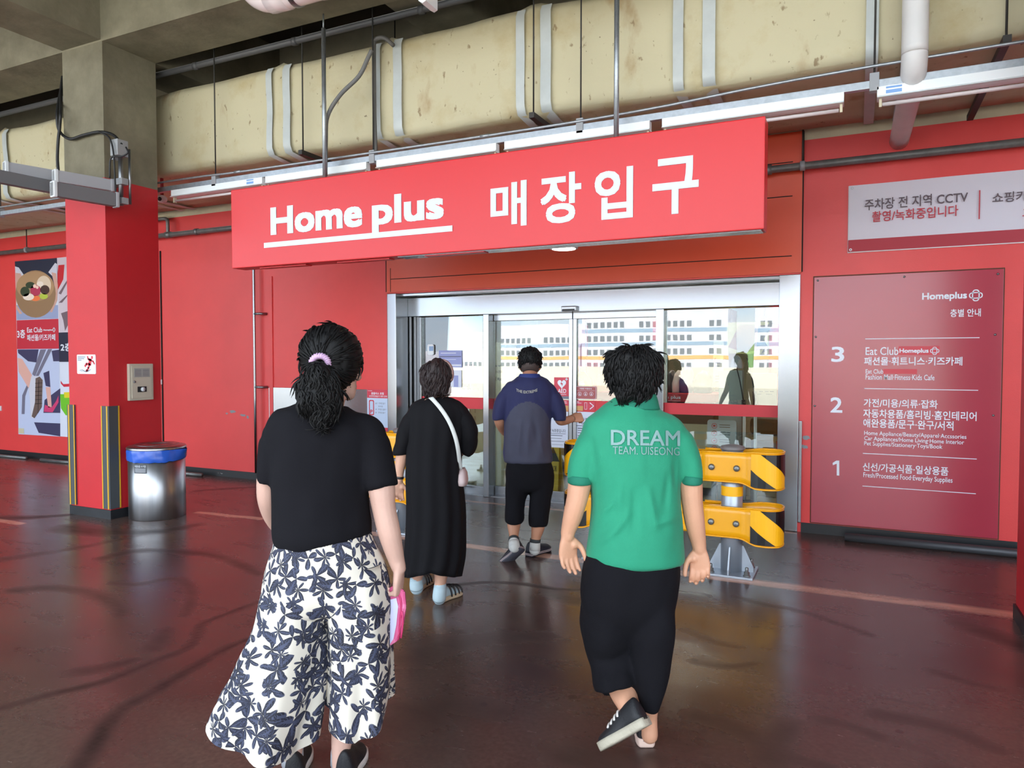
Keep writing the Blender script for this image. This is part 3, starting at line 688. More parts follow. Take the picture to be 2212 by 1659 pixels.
# ---- notices stuck on the glass
PAPER = M('paper', (214, 218, 232), rough=.6); PAPERB = M('paper_blue', (150, 156, 204), rough=.55); INK = M('ink_grey', (88, 90, 104), rough=.7); INKR = M('ink_red', (196, 40, 56), rough=.6)
NRED = M('notice_red', (206, 58, 78), rough=.5); GOLD = M('notice_ochre', (204, 150, 88), rough=.5); NB = M('notice_maroon', (168, 84, 84), rough=.5)
def notice(name, x0, y0, x1, y1, y, m, label, cat='notice', group=None, round_=0):
    a, b_, c, d = prect(x0, y0, x1, y1, y); t = thing(name, ((a + b_) / 2, y, c), label, cat, group)
    bm = nb()
    if round_: prism(bm, rpoly(a, b_, c, d, round_), y - .0015, y)
    else: box(bm, a, b_, y - .0015, y, c, d)
    obj('sheet', bm, m, t); return t, y - .0030
def lines(t, y, rows, m=None, name='print'):
    bm = nb()
    for r in rows:
        if isinstance(r[0], str):
            s, x0, y0, x1, y1 = r[:5]; text(bm, s, prect(x0, y0, x1, y1, y), y, off=.01)
        else:
            a, b_, c, d = prect(*r, y); rect(bm, a, b_, c, d, y)
    return obj(name, bm, m or INK, t)
YF, YS = GY - .009, SYD - .009
t, y = notice('notice', 948, 757, 998, 794, YF, PAPERB, 'lilac blue notice on the left glass leaf, above the white one'); lines(t, y, [(949, 769.5, 996, 771)]); lines(t, y, [(952, 762, 985, 763.5), (955, 776, 985, 777), (968, 787, 996, 791)], PAPER, 'pale_print')
t, y = notice('notice', 904, 799, 997, 837, YF, PAPER, 'white notice on the left glass leaf behind the grey haired head'); lines(t, y, [(911, 803, 914, 807), (980, 811, 990, 836)], PAPERB)
p = at_y(931, 755, YF)
t = thing('intercom', p - Vector((0, 0, .08)), 'small grey door intercom on the left glass leaf', 'intercom')
a, b_, c, d = prect(925, 744, 938, 767, YF); bm = nb(); prism(bm, rpoly(a, b_, c, d, .02), YF - .02, YF); obj('case', bm, WHITEP, t)
a, b_, c, d = prect(927, 748, 936, 758, YF - .021); bm = nb(); rect(bm, a, b_, c, d, YF - .0215); obj('screen', bm, M('screen_blue', (110, 140, 180), rough=.2), t)
t, y = notice('aed_sign', 1197, 815, 1229, 862, YS, NRED, 'red AED sign with a white heart on the glass')
lines(t, y, [('AED', 1205, 840, 1223, 849), ('자동심장충격기', 1206, 850.5, 1223, 853.5)], WHITE_INK)
bm = nb(); cx, cz_ = at_y(1213.5, 829, y).x, at_y(1213.5, 829, y).z
patch(bm, [(cx + .050 * (math.sin(q) ** 3), cz_ + .0034 * (13 * math.cos(q) - 5 * math.cos(2 * q) - 2 * math.cos(3 * q) - math.cos(4 * q))) for q in [2 * math.pi * k / 30 for k in range(30)]], y)
for dx_, dz_ in ((.006, .002), (.002, .006)): rect(bm, cx + .055 - dx_ * 2.4, cx + .055 + dx_ * 2.4, cz_ + .05 - dz_ * 2.4, cz_ + .05 + dz_ * 2.4, y)
obj('heart', bm, WHITE_INK, t)
bm = nb(); patch(bm, [(cx - .004, cz_ + .028), (cx - .016, cz_ - .006), (cx - .002, cz_ - .002), (cx + .004, cz_ - .03), (cx + .012, cz_ + .008), (cx - .002, cz_ + .004)], y - .001); obj('bolt', bm, INKR, t)
a, b_, c, d = prect(1197, 855.5, 1229, 862, y); bm = nb(); rect(bm, a, b_, c, d, y); obj('foot_strip', bm, M('slate', (110, 112, 128), rough=.5), t)
t, y = notice('notice', 1213, 864, 1228, 889, YS, NRED, 'small red and ochre push sticker left of the door gap', round_=.008); lines(t, y, [(1213.5, 876, 1227.5, 888.5)], GOLD, 'lower_half'); lines(t, y, [(1216, 870, 1225, 871.2), (1219, 867, 1224, 868)], WHITE_INK)
t, y = notice('notice', 1242, 865, 1260, 888, YS, NRED, 'small red and ochre push sticker right of the door gap', round_=.008); lines(t, y, [(1242.5, 876.5, 1259.5, 887.5)], GOLD, 'lower_half'); lines(t, y, [(1246, 870, 1256, 871.2), (1245, 867.5, 1251, 868.5)], WHITE_INK)
t, y = notice('notice', 1242.5, 834, 1288, 863, YS, NB, 'maroon door usage sticker with three round symbols', round_=.02); lines(t, y, [('자동문 이용안내', 1252, 837.5, 1278, 841.5), (1245, 843.5, 1285, 844)], WHITE_INK)
bm = nb()
for px in (1252.3, 1265, 1277.3):
    q = at_y(px, 851, y); ring2d(bm, q.x, q.z, .021, .021, .003, y, n=24); disc(bm, q.x, q.z + .006, .004, .004, y, n=10); patch(bm, [(q.x - .008, q.z - .011), (q.x + .008, q.z - .011), (q.x + .002, q.z + .003), (q.x - .002, q.z + .003)], y)
a, b_, c, d = prect(1243, 834.5, 1287.5, 862.5, y); bm2 = rpoly(a, b_, c, d, .02); bi = rpoly(a + .003, b_ - .003, c + .003, d - .003, .018)
vo = [bm.verts.new((u, y, v)) for u, v in bm2]; vi = [bm.verts.new((u, y, v)) for u, v in bi]
for k in range(len(vo)): bm.faces.new((vo[k], vo[(k + 1) % len(vo)], vi[(k + 1) % len(vo)], vi[k]))
obj('symbols', bm, WHITE_INK, t)
t, y = notice('notice', 1261, 868, 1285, 886, YS - .002, NRED, 'red arrow sticker on the sticker band right of the door gap')
bm = nb(); q0, q1, q2 = at_y(1274, 870, y), at_y(1282.5, 877, y), at_y(1274, 884, y)
for u, v in ((q0, q1), (q1, q2)):
    dx_, dz_ = v.x - u.x, v.z - u.z; L_ = math.hypot(dx_, dz_); nx_, nz_ = -dz_ / L_ * .004, dx_ / L_ * .004
    patch(bm, [(u.x + nx_, u.z + nz_), (v.x + nx_, v.z + nz_), (v.x - nx_, v.z - nz_), (u.x - nx_, u.z - nz_)], y)
a, b_, c, d = prect(1262.5, 869.5, 1268, 884.5, y)
for s in ((a, a + .003, c, d), (b_ - .003, b_, c, d), (a, b_, c, c + .003), (a, b_, d - .003, d)): rect(bm, s[0], s[1], s[2], s[3], y)
obj('arrow', bm, WHITE_INK, t)
t, y = notice('notice', 1185, 888, 1227, 968, YS, PAPER, 'white recording notice on the glass beside the navy shirt'); lines(t, y, [('/ 녹화중입니다', 1189, 926, 1222, 935), (1189, 936.3, 1222, 937), (1190, 939.5, 1215, 942), (1190, 946, 1213, 948), (1190, 952, 1219, 954.5), (1192, 959.5, 1217, 961.5)])
t, y = notice('notice', 1241, 889, 1305, 952, YS, PAPER, 'white parking safety notice on the glass right of the door gap'); lines(t, y, [('주차장 안전', 1247, 902, 1290, 911), ('예방', 1256, 911.5, 1274, 919.5), (1245, 920, 1300, 921), (1248, 924, 1262, 926.5), (1248, 929, 1262, 931), (1248, 934, 1262, 936), (1248, 940, 1258, 942)])

# ================================================================ inside the shop
CREAMB = M('cream_board', (196, 188, 158), rough=.6); SHOPRED = M('shop_red', (190, 30, 44), rough=.5); TILE = M('shop_floor', (150, 142, 120), rough=.25, var=.06, scale=2)
SHOPW = M('shop_wall', (204, 196, 170), rough=.8); SHOPC = M('shop_ceiling', (92, 98, 100), rough=.8); INKD = M('ink_dark', (52, 50, 48), rough=.7)
bm = nb(); box(bm, -9, 3, .36, 9.2, -.06, -.001); struct('floor_inside', bm, TILE, 'pale shop floor behind the glass door', 'floor')
bm = nb(); box(bm, -9, 3, 9.0, 9.2, 0, 3.2); struct('wall_inside', bm, SHOPW, 'cream back wall of the shop', 'wall')
bm = nb(); box(bm, -9.2, -9, .22, 9.2, 0, 3.2); box(bm, 3, 3.2, .22, 9.2, 0, 3.2); struct('wall_right', bm, SHOPW, 'cream side walls inside the shop', 'wall')
bm = nb(); box(bm, -9, 3, .46, 9.2, 2.75, 2.85); struct('ceiling_inside', bm, SHOPC, 'grey shop ceiling seen through the glass', 'ceiling')
LAMPM = M('lamp_panel', (255, 248, 232), emit=48.0)
for k, (x, y_) in enumerate(((-4.4, 1.6), (-2.4, 1.8), (-.7, 1.6), (-4.4, 4.6), (-2.2, 4.8), (-.2, 4.6))):
    bm = nb(); box(bm, x - .6, x + .6, y_ - .11, y_ + .11, 2.715, 2.75); 
    o = obj('ceiling_light', bm, [WHITEP], None, 'lit ceiling light inside the shop', 'lamp', 'ceiling lights inside the shop')
    bm = nb(); box(bm, x - .57, x + .57, y_ - .08, y_ + .08, 2.712, 2.7151); obj('diffuser', bm, LAMPM, o)
def board(name, x0, y0, x1, y1, y, th, m, label, cat='display board', group=None, foot=True):
    a, b_, c, d = prect(x0, y0, x1, y1, y)
    if foot: c = 0.0
    t = thing(name, ((a + b_) / 2, y, c), label, cat, group)
    bm = nb(); box(bm, a, b_, y, y + th, c, d, bev=.004); obj('panel', bm, m, t); return t, y - .002
t, y = board('display_board', 997, 793, 1046, 990, .95, .5, CREAMB, 'cream display stand with a handwritten greeting behind the left glass leaf')
lines(t, y, [('안녕,', 998, 828, 1017, 842)], INKD); lines(t, y, [(1004, 812, 1029, 814.5)], M('ink_green', (120, 150, 110)), 'green_print')
bm = nb(); text(bm, 'Hello', prect(1018, 828, 1030, 835, y), y, shear=.3); text(bm, 'Spring', prect(1020, 835.5, 1035, 844, y), y, shear=.3); obj('script_lettering', bm, INK, t)
lines(t, y, [(1014, 883, 1017, 892), (1025, 883, 1028, 892), (1014, 899, 1018, 909), (1024, 899, 1028, 909)], M('ink_faint', (160, 154, 130)), 'outline_print')
a, b_, c, d = prect(997, 858, 1046, 906, y); bm = nb(); 
a, b_, c, d = prect(1001, 851, 1034, 859, y); rect(bm, a, b_, c, d, y); obj('green_strip', bm, M('leaf_print', (150, 176, 130)), t)
a, b_, _, d = prect(1011, 717, 1033, 792, .97); c = at_y(1020, 793, .95).z
bm = nb(); box(bm, a, b_, .97, 1.1, c, d); mast = obj('mast', bm, CREAMB, t); BASE[mast] = BASE[t]
lines(t, .968, [('G전자', 1011.5, 762, 1026, 772), ('x', 1016.5, 778, 1020, 784)], INKD, 'mast_print'); lines(t, .948, [('홈플러스', 1007, 786.5, 1026, 796)], INKR, 'red_lettering')
t, y = board('display_board', 1062, 740, 1089, 992, .95, .35, CREAMB, 'cream display stand with dark Korean lettering behind the second glass leaf')
lines(t, y, [('천핏 Max', 1064, 813, 1083, 823), ('비스포크 AI 김치플러스', 1063.5, 800, 1087, 806), (1064, 789, 1082, 792)], INKD)
bm = nb()
for (x0, y0, x1, y1) in ((1071, 905, 1078, 918),): rect(bm, *prect(x0, y0, x1, y1, y), y)
obj('code_patch', bm, INK, t)
# dark sloping shelf fronts and the white gate rail low down
bm = nb(); a, b_, c, d = prect(962, 1048, 992, 1061, .12)
t = thing('gate_rail', ((a + b_) / 2, .12, 0), 'white box rail on a thin leg by the door foot', 'rail')
box(bm, a - .9, b_, .09, .16, c, d, bev=.006); obj('rail', bm, WHITEP, t)
bm = nb(); box(bm, b_ - .02, b_ + .012, .085, .165, c - .004, d + .004, bev=.006); obj('end_cap', bm, GREYP, t)
bm = nb(); tube(bm, [(a + .06, .12, 0), (a + .06, .12, c)], .012, 10); obj('leg', bm, STEELD, t)
bm = nb(); tube(bm, [(a - .8, .12, 0), (a - .8, .12, c)], .012, 10); obj('leg', bm, STEELD, t)
# trolley shelf rack
t = thing('shelf_rack', (-4.6, 1.9, 0), 'dark metal shelf rack behind the left display stand', 'rack')
for z_ in (.12, .42, .72): 
    bm = nb(); box(bm, -5.3, -3.2, 1.6, 2.2, z_, z_ + .035); obj('shelf', bm, DARKP if z_ != .42 else CREAMB, t)
for x in (-5.28, -3.22):
    for y_ in (1.62, 2.18):
        bm = nb(); box(bm, x - .02, x + .02, y_ - .02, y_ + .02, 0, 1.1); obj('leg', bm, DARKP, t)
bm = nb(); R_ = []
for k in range(26):
    u = k / 25; x = -5.55 + .72 * u; R_.append([Vector((x, 1.2 + .05 * math.sin(u * 40), .25)), Vector((x, 1.2 + .05 * math.sin(u * 40 + .4), 1.0)), Vector((x, 1.22 + .03 * math.sin(u * 40), 1.42))])
rings(bm, R_, closed=False, cap=False); bmesh.ops.solidify(bm, geom=bm.faces[:], thickness=.012); obj('curtain', bm, M('teal_cloth', (66, 108, 112), rough=.8), None, 'dark teal cloth hanging behind the left glass leaf', 'curtain', smooth=True)
# wet floor sign
YEL = M('sign_yellow', (214, 176, 36), rough=.45)
p = at_y(1199, 990, .75); zt, xl, xr = at_y(1199, 966, .75).z, at_y(1180, 990, .75).x, at_y(1211, 990, .75).x
t = thing('wet_floor_sign', ((xl + xr) / 2, .8, 0), 'yellow folding wet floor sign just inside the glass', 'floor sign')
for s in (-1, 1):
    bm = nb(); prism(bm, [(xl, 0), (xr, 0), (xr - .02, .62), (xl + .02, .62)], .76, .775)
    bmesh.ops.rotate(bm, verts=bm.verts, cent=(0, .8, .62), matrix=Matrix.Rotation(s * .16, 3, 'X')); obj('panel', bm, YEL, t)
bm = nb(); yq = .655; text(bm, 'FLOOR', (xl + .05, xr - .03, .27, .33), yq, off=.01)
patch(bm, [((xl + xr) / 2 - .09, .38), ((xl + xr) / 2 + .09, .38), ((xl + xr) / 2, .54)], yq); 
for v in bm.verts: v.co.y = .76 + (.62 - v.co.z) * -.16 - .004
obj('print', bm, INKD, t)
# red price columns, hats, counter on the right half
for (x0, y0, x1, y1, y_, lab) in ((1244, 703, 1267, 860, 3.2, 'tall red sign column seen right of the door gap'), (1268, 770, 1294, 832, 2.4, 'red sign panel behind the AED sign side of the glass')):
    board('sign_panel', x0, y0, x1, y1, y_, .06, SHOPRED, lab, 'sign panel')
t, y = board('sign_panel', 1410, 690, 1432, 735, 2.6, .05, SHOPRED, 'round topped red hanging sign near the door mullion', 'sign panel', foot=False)
bm = nb(); tube(bm, [(BASE[t].x, 2.62, at_y(1420, 690, 2.6).z - .02), (BASE[t].x, 2.62, 2.75)], .008, 8); obj('hanger_rod', bm, DARKP, t)
t, y = board('sign_panel', 1250, 792, 1264, 812, 1.6, .02, CREAMB, 'small cream price card before the red column', 'sign panel'); lines(t, y, [(1252, 796, 1262, 797.5), (1252, 801, 1261, 802.5), (1252, 806, 1260, 807.5)])
# yellow folded umbrella thing -> yellow bag on a hook board
p = at_y(1263, 826, 1.2)
t = thing('yellow_bag', p, 'yellow plastic bag with black handles hanging inside the glass', 'bag')
bm = nb(); loft(bm, [(p + Vector((-.10, 0, .10)), .03, .02), (p + Vector((-.02, 0, .07)), .06, .04), (p + Vector((.05, 0, .0)), .05, .05), (p + Vector((.05, 0, -.12)), .055, .05), (p + Vector((.05, 0, -.22)), .05, .04)], n=14); obj('bag_body', bm, M('bag_yellow', (222, 204, 48), rough=.45), t, smooth=True)
bm = nb(); tube(bm, [p + Vector((-.12, 0, .06)), p + Vector((-.08, -.03, .02)), p + Vector((0, -.04, .03))], .02, 8, smoothit=4); obj('handle', bm, BLACKP, t)
bm = nb(); tube(bm, [p + Vector((0, .03, .1)), p + Vector((0, .03, 2.75 - p.z))], .004, 6); obj('hook_wire', bm, DARKP, t)
ORG = M('orange_panel', (214, 128, 74), rough=.5)
board('display_board', 1290, 808, 1340, 850, 2.0, .2, ORG, 'orange product panel behind the green shirted head', 'display board')
a, b_, c, d = prect(1290, 852, 1546, 870, 1.3)
t = thing('counter', ((a + b_) / 2, 1.5, 0), 'low shop counter with a red lettered band and cream front', 'counter')
c0, d0 = at_y(1500, 869, 1.3).z, at_y(1500, 851, 1.3).z
bm = nb(); box(bm, a, b_, 1.3, 1.9, c0, d0, bev=.006); obj('red_band', bm, SHOPRED, t)
bm = nb(); box(bm, a + .02, b_ - .02, 1.33, 1.88, .1, c0 - .25); obj('front', bm, CREAMB, t)
bm = nb(); box(bm, a + .03, b_ - .03, 1.36, 1.86, c0 - .25, c0); obj('recess', bm, DARKP, t)
bm = nb(); box(bm, a + .05, b_ - .05, 1.4, 1.84, 0, .1); obj('plinth', bm, DARKP, t)
bm = nb(); text(bm, 'Home plus', prect(1412, 853.5, 1470, 864, 1.298), 1.297, off=.015); rect(bm, *prect(1412, 865, 1470, 866, 1.297), 1.297); obj('lettering', bm, WHITE_INK, t)
for k, (px, py, rw, mcol, lab) in enumerate(((1447, 838, .07, (70, 62, 60), 'dark cap on the counter next to the door mullion'), (1462, 836, .06, (226, 200, 190), 'pale pink folded shirt standing on the counter'), (1482, 836, .085, (104, 86, 130), 'purple bag standing on the counter'), (1518, 838, .115, (36, 38, 44), 'black shiny bag standing on the counter'))):
    p = at_y(px, py, 1.6); t = thing('hand_bag' if 'bag' in lab else ('cap' if 'cap' in lab else 'folded_shirt'), (p.x, 1.6, d0), lab, 'bag' if 'bag' in lab else 'clothing')
    h = .26 + .05 * (k == 2)
    bm = nb(); loft(bm, [((p.x, 1.6, d0 + .001), rw * .9, .10), ((p.x, 1.6, d0 + h * .4), rw, .11), ((p.x + .02, 1.6, d0 + h * .8), rw * .75, .08), ((p.x + .03, 1.6, d0 + h), rw * .3, .04)], n=18, ex=2.4); obj('body', bm, M('goods_%d' % k, mcol, rough=.35, coat=.4 if k == 3 else 0), t, smooth=True)
# tall grey vacuum display with two stick vacuums
t, y = board('display_board', 1553, 800, 1602, 985, 1.05, .12, M('grey_board', (158, 162, 158), rough=.5), 'tall grey display panel holding stick vacuums'); lines(t, y, [(1560, 853, 1590, 856), (1558, 868, 1592, 871)], GREYP)
p = at_y(1603, 800, 1.0)
bm = nb(); prism(bm, [(p.x - .06 + .06 * math.cos(q), p.z + .02 + .14 * math.sin(q)) for q in [math.pi * k / 14 for k in range(15)]], 1.0, 1.05); obj('arch_top', bm, GREYP, t)
t, y = board('display_board', 1541, 738, 1560, 985, 2.0, .06, CREAMB, 'narrow cream floor list with small red letters'); lines(t, y, [('F', 1543, 773, 1547, 779)], INKR); lines(t, y, [(1545, 783, 1556, 784.5), (1545, 790, 1554, 791.5), (1545, 812, 1556, 813.5), (1545, 818, 1556, 819.5), (1545, 824, 1556, 825.5), (1545, 836, 1555, 837.5), (1545, 842, 1555, 843.5)], INKD, 'small_print')
t, y = board('display_board', 1612, 806, 1676, 985, 1.6, .05, CREAMB, 'cream board with rows of small print near the right jamb'); lines(t, y, [(1640, 845, 1648, 846.5), (1652, 845, 1660, 846.5), (1663, 845, 1671, 846.5), (1636, 851, 1644, 852.5), (1655, 851, 1668, 852.5)], INKD)
for k, (px, top, lab) in enumerate(((1608, 868, 'white stick vacuum leaning left at the grey display'), (1632, 850, 'white stick vacuum standing right at the grey display'))):
    vy = .92 - .24 * k; p = at_y(px, top, vy); t = thing('stick_vacuum', (p.x, vy, 0), lab, 'vacuum cleaner', 'stick vacuums')
    bm = nb(); tube(bm, [(p.x + .01, vy, .05), (p.x, vy, p.z - .12)], .016, 10); obj('tube', bm, WHITEP, t)
    bm = nb(); tube(bm, [(p.x, vy, p.z - .14), (p.x - .01, vy, p.z + .02)], [.024, .02], 10); obj('grip', bm, BLACKP, t)
    bm = nb(); tube(bm, [(p.x - .01, vy, p.z + .01), (p.x - .05, vy + .01, p.z + .22), (p.x - .09, vy + .04, p.z + .36)], .006, 8, smoothit=4); obj('hose', bm, BLACKP, t)
    bm = nb(); box(bm, p.x - .10, p.x + .12, vy - .06, vy + .06, 0.0, .075, bev=.02); obj('floor_head', bm, BLACKP, t)
a, b_, c, d = prect(1619, 902, 1682, 942, 1.0)
bm = nb(); box(bm, a, b_, 1.0, 1.3, c, d, bev=.05); o = obj('basket', bm, M('basket_olive', (66, 66, 54), rough=.7), None, 'dark olive storage basket on a shelf near the right jamb', 'basket')
bm = nb(); box(bm, a - .02, b_ + .05, .95, 1.4, c - .05, c); t = obj('shelf_unit', bm, M('shelf_wood', (150, 120, 80), rough=.6), None, 'wooden shelf with dark legs carrying the olive basket', 'shelf')
for x in (a + .02, b_ + .02):
    bm = nb(); box(bm, x - .015, x + .015, 1.1, 1.15, 0, c - .05); obj('leg', bm, DARKP, t)
# clear notice stand
a, b_, c, d = prect(1528, 906, 1590, 985, .62)
t = thing('notice_stand', ((a + b_) / 2, .62, 0), 'clear acrylic notice stand with round red symbols', 'notice stand')
bm = nb(); prism(bm, rpoly(a, b_, c, d, .03), .62, .632); obj('panel', bm, M('acrylic_sheet', (186, 192, 194), rough=.15), t)
bm = nb(); bm2 = nb()
for q in (920, 936, 952, 968):
    p = at_y(1543, q, .617); ring2d(bm, p.x, p.z, .028, .028, .005, .617, n=20); rect(bm, p.x - .012, p.x + .012, p.z - .008, p.z + .01, .617)
    for k in (0, 5): rect(bm2, *prect(1554, q - 3 + k, 1577, q - .8 + k, .617), .617)
obj('red_symbols', bm, INKR, t); obj('small_print', bm2, INKD, t)
bm = nb(); box(bm, a + .05, a + .09, .60, .66, 0.0, c + .02); box(bm, b_ - .09, b_ - .05, .60, .66, 0, c + .02); box(bm, a, b_, .52, .74, 0, .02); obj('base', bm, GREYP, t)
# photo banner high up inside
a, b_, c, d = prect(1570, 697, 1660, 764, 2.2)
t = thing('photo_banner', ((a + b_) / 2, 2.2, c), 'photo banner of folded brown cloth hung high inside the shop', 'banner')
bm = nb(); box(bm, a, b_, 2.2, 2.22, c, d); obj('sheet', bm, M('banner_green', (170, 172, 120), rough=.6), t)
bm = nb(); patch(bm, [(a + .02, c + .08), (a + .15, d - .02), (a + .45, d - .04), (a + .42, c + .05), (a + .2, c + .02)], 2.198); obj('brown_print', bm, M('print_brown', (122, 84, 60)), t)
bm = nb(); patch(bm, [(a + .35, c + .05), (a + .55, d - .02), (b_ - .12, d - .05), (b_ - .03, c + .12), (b_ - .08, c + .0), (a + .5, c + .06)], 2.196); obj('dark_print', bm, M('print_dark', (62, 56, 54)), t)
bm = nb(); tube(bm, [(a + .05, 2.21, d - .01), (a + .05, 2.21, 2.75)], .004, 6); tube(bm, [(b_ - .05, 2.21, d - .01), (b_ - .05, 2.21, 2.75)], .004, 6); obj('hanger_wire', bm, DARKP, t)
board('sign_panel', 1661, 700, 1690, 860, 2.25, .05, SHOPRED, 'red column panel at the far right of the glass', 'sign panel')
# yellow and grey column of the shop, dark cross rail
t, y = board('shop_column', 1124, 690, 1162, 990, 3.0, .5, M('grey_green', (140, 150, 134), rough=.6), 'grey green shop column behind the navy shirted head', 'column')
bm = nb(); a, b_, c, d = prect(1124, 709, 1162, 726, 2.99); box(bm, a - .02, b_ + .02, 2.97, 3.52, c, d); obj('yellow_band', bm, M('col_yellow', (196, 184, 110), rough=.6), t)

# ================================================================ outside, behind the viewer: what the glass mirrors
BW = M('apartment_white', (214, 214, 226), rough=.8); BB = M('apartment_blue', (150, 172, 196), rough=.8); BO = M('apartment_orange', (226, 178, 120), rough=.8); BWIN = M('apartment_window', (120, 126, 136), rough=.4)
def apartment(x0, x1, y, z0, z1, label, bandm, nfl=3.0):
    t = thing('apartment_block', ((x0 + x1) / 2, y - 6, z0), label, 'building', 'apartment blocks across the road')
    bm = nb(); box(bm, x0, x1, y - 12, y, z0, z1); obj('walls', bm, BW, t)
    k = 0; z = z0 + 1.0
    while z + 2 < z1:
        bm = nb(); 
        for w in np.arange(x0 + 1.2, x1 - 2.2, 1.5):
            if int(w * 7) % 5 == 0: continue
            box(bm, w, w + .95, y - .02, y + .04, z + .55, z + 1.75); 
        obj('window_row', bm, BWIN, t)
        bm = nb(); box(bm, x0, x1, y - .02, y + .03, z - .55, z + .25); obj('colour_band', bm, BB if k % 3 else bandm, t)
        z += nfl; k += 1
apartment(-84, -58, -152, -8, 10, 'lilac white apartment block mirrored left of the navy shirted head', BO)
apartment(-56, -24, -146, -8, 12, 'long apartment block mirrored in the middle glass leaves', BO)
apartment(-20, -1, -156, -8, 13, 'apartment block with orange bands mirrored in the right glass', BO)
apartment(-140, -92, -170, -8, 4, 'low pale block mirrored in the left glass leaf', BB)
apartment(11, 30, -120, -8, 16, 'pale apartment block mirrored near the right jamb', BB)
bm = nb(); R_ = []
for k in range(40):
    x = -140 + 6 * k; h = (9 if x > -30 else -4) + 5 * noise.noise(Vector((x * .03, 2, 1))) + 2 * noise.noise(Vector((x * .12, 2, 1))); R_.append([Vector((x, -200, -12)), Vector((x, -202, h * .6)), Vector((x, -212, h)), Vector((x, -240, h * .5)), Vector((x, -260, -12))])
rings(bm, R_, closed=False, cap=False); obj('hills', bm, M('wooded_hill', (96, 130, 84), rough=.9, var=.3, scale=.2), None, 'wooded green hills beyond the apartment blocks', 'hills', kind='structure', smooth=True)
bm = nb(); box(bm, -300, 300, -300, -34.3, -14, -12); obj('ground', bm, M('far_ground', (150, 150, 146), rough=.9), None, 'grey ground far below the roof deck', 'ground', kind='structure')
# ================================================================ signs on the walls
def logo(bm, px, py, w, y, mi=0, wd=.0):
    """two crossed rounded rings"""
    c = at_y(px, py, y); s = at_y(px + w, py, y).x - c.x
    ring2d(bm, c.x, c.z, s, s * .56, s * .17, y, mi, ex=2.8); ring2d(bm, c.x, c.z, s * .56, s, s * .17, y, mi, ex=2.8)
ACR = M('directory_red', (172, 52, 70), rough=.26, coat=.4, var=.04, coat_rough=.2, scale=1.2)
p0, p1 = at_y(1755, 599, -.02), at_y(2161, 1150, -.02)
DBX0, DBX1, DBZ0, DBZ1 = -.343, 1.055, .10, 2.275
t = thing('floor_directory', ((DBX0 + DBX1) / 2, -.012, DBZ0), 'tall glossy red floor directory with white floor numbers 3 2 1', 'sign')
bm = nb(); box(bm, DBX0, DBX1, -.014, -.001, DBZ0, DBZ1, bev=.002); obj('panel', bm, ACR, t)
bm = nb(); box(bm, DBX0 - .008, DBX1 + .008, -.006, -.0005, DBZ0 - .008, DBZ1 + .010); obj('sealant_edge', bm, M('sealant', (96, 62, 48), rough=.9), t)
yD = -.0155; bm = nb()
def tx(s, x0, yt, x1, yb, off=.012):   # text box whose left and right edges come from the photo row; the row slants with perspective
    p, q = at_y(x0, yt, yD), at_y(x0, yb, yD); r_ = at_y(x1, yt, yD)
    text(bm, s, (p.x, r_.x, q.z, p.z), yD, off=off)
def ln(x0, y0, x1, y1, w=.006):
    p, q = at_y(x0, y0, yD), at_y(x1, y1, yD); z = (p.z + q.z) / 2; rect(bm, p.x, q.x, z - w / 2, z + w / 2, yD)
tx('Homeplus', 1992, 633, 2089, 652, .03); logo(bm, 2108, 638, 15, yD)
tx('층별 안내', 2053, 668, 2119, 685)
ln(1869, 732, 2116, 729.5); ln(1867, 839, 2113, 843.5); ln(1864, 979, 2110, 992); ln(1863, 1049.5, 2108, 1067)
tx('3', 1796, 749, 1824, 782, .015); tx('2', 1794, 858, 1820, 891, .015); patch(bm, [(at_y(x_, y_, yD).x, at_y(x_, y_, yD).z) for x_, y_ in ((1806.5, 995), (1813, 995), (1813, 1027.5), (1807.5, 1027), (1807.5, 1001.5), (1799, 1005), (1798.5, 1000))], yD)
tx('Eat Club', 1870, 750, 1941, 767, .004); tx('패션몰·휘트니스·키즈카페', 1867, 771, 2079, 789, .014)
tx('Eat Club', 1870, 797.5, 1908, 807, .006); tx('Fashion Mall·Fitness·Kids Cafe', 1870, 808.5, 2019, 820, .006)
tx('가전/미용/의류·잡화', 1866, 861, 2026, 879, .014); tx('자동차용품/홈리빙·홈인테리어', 1865, 883, 2110, 902, .014); tx('애완용품/문구·완구/서적', 1865, 904, 2060, 923, .014)
tx('Home Appliance/Beauty/Apparel·Accssories', 1867, 930.5, 2088, 942, .006); tx('Car Appliances/Home Living·Home Interior', 1867, 942, 2083, 953.5, .006); tx('Pet Supplies/Stationery·Toys/Book', 1867, 953, 2036, 964.5, .006)
tx('신선/가공식품·일상용품', 1864, 999, 2049, 1017, .014); tx('Fresh/Processed Food·Everyday Supplies', 1865, 1020, 2058, 1034, .006)
obj('lettering', bm, WHITE_INK, t)
bm = nb(); PATCHR = M('cover_patch', (204, 54, 68), rough=.4)
for q in ((1941, 748, 2030, 767), (1908, 797, 1981, 808)): rect(bm, *prect(*q, yD + .0004), yD + .0007)
obj('cover_patch', bm, PATCHR, t)
bm = nb(); yD -= .0012; tx('Homeplus', 1943, 753, 2006, 765, .03); logo(bm, 2019, 758, 10, yD); obj('logo_lettering', bm, WHITE_INK, t)
for x, z in [(DBX0 + .03, DBZ1 - .03), ((DBX0 + DBX1) / 2, DBZ1 - .03), (DBX1 - .04, DBZ1 - .04), (DBX0 + .02, 1.75), (DBX1 - .05, 1.75), (DBX0 + .02, 1.14), (DBX1 - .05, 1.10)]:
    bm = nb(); tube(bm, [(x, -.013, z), (x, -.019, z)], .009, 10); obj('screw', bm, STEELD, t)
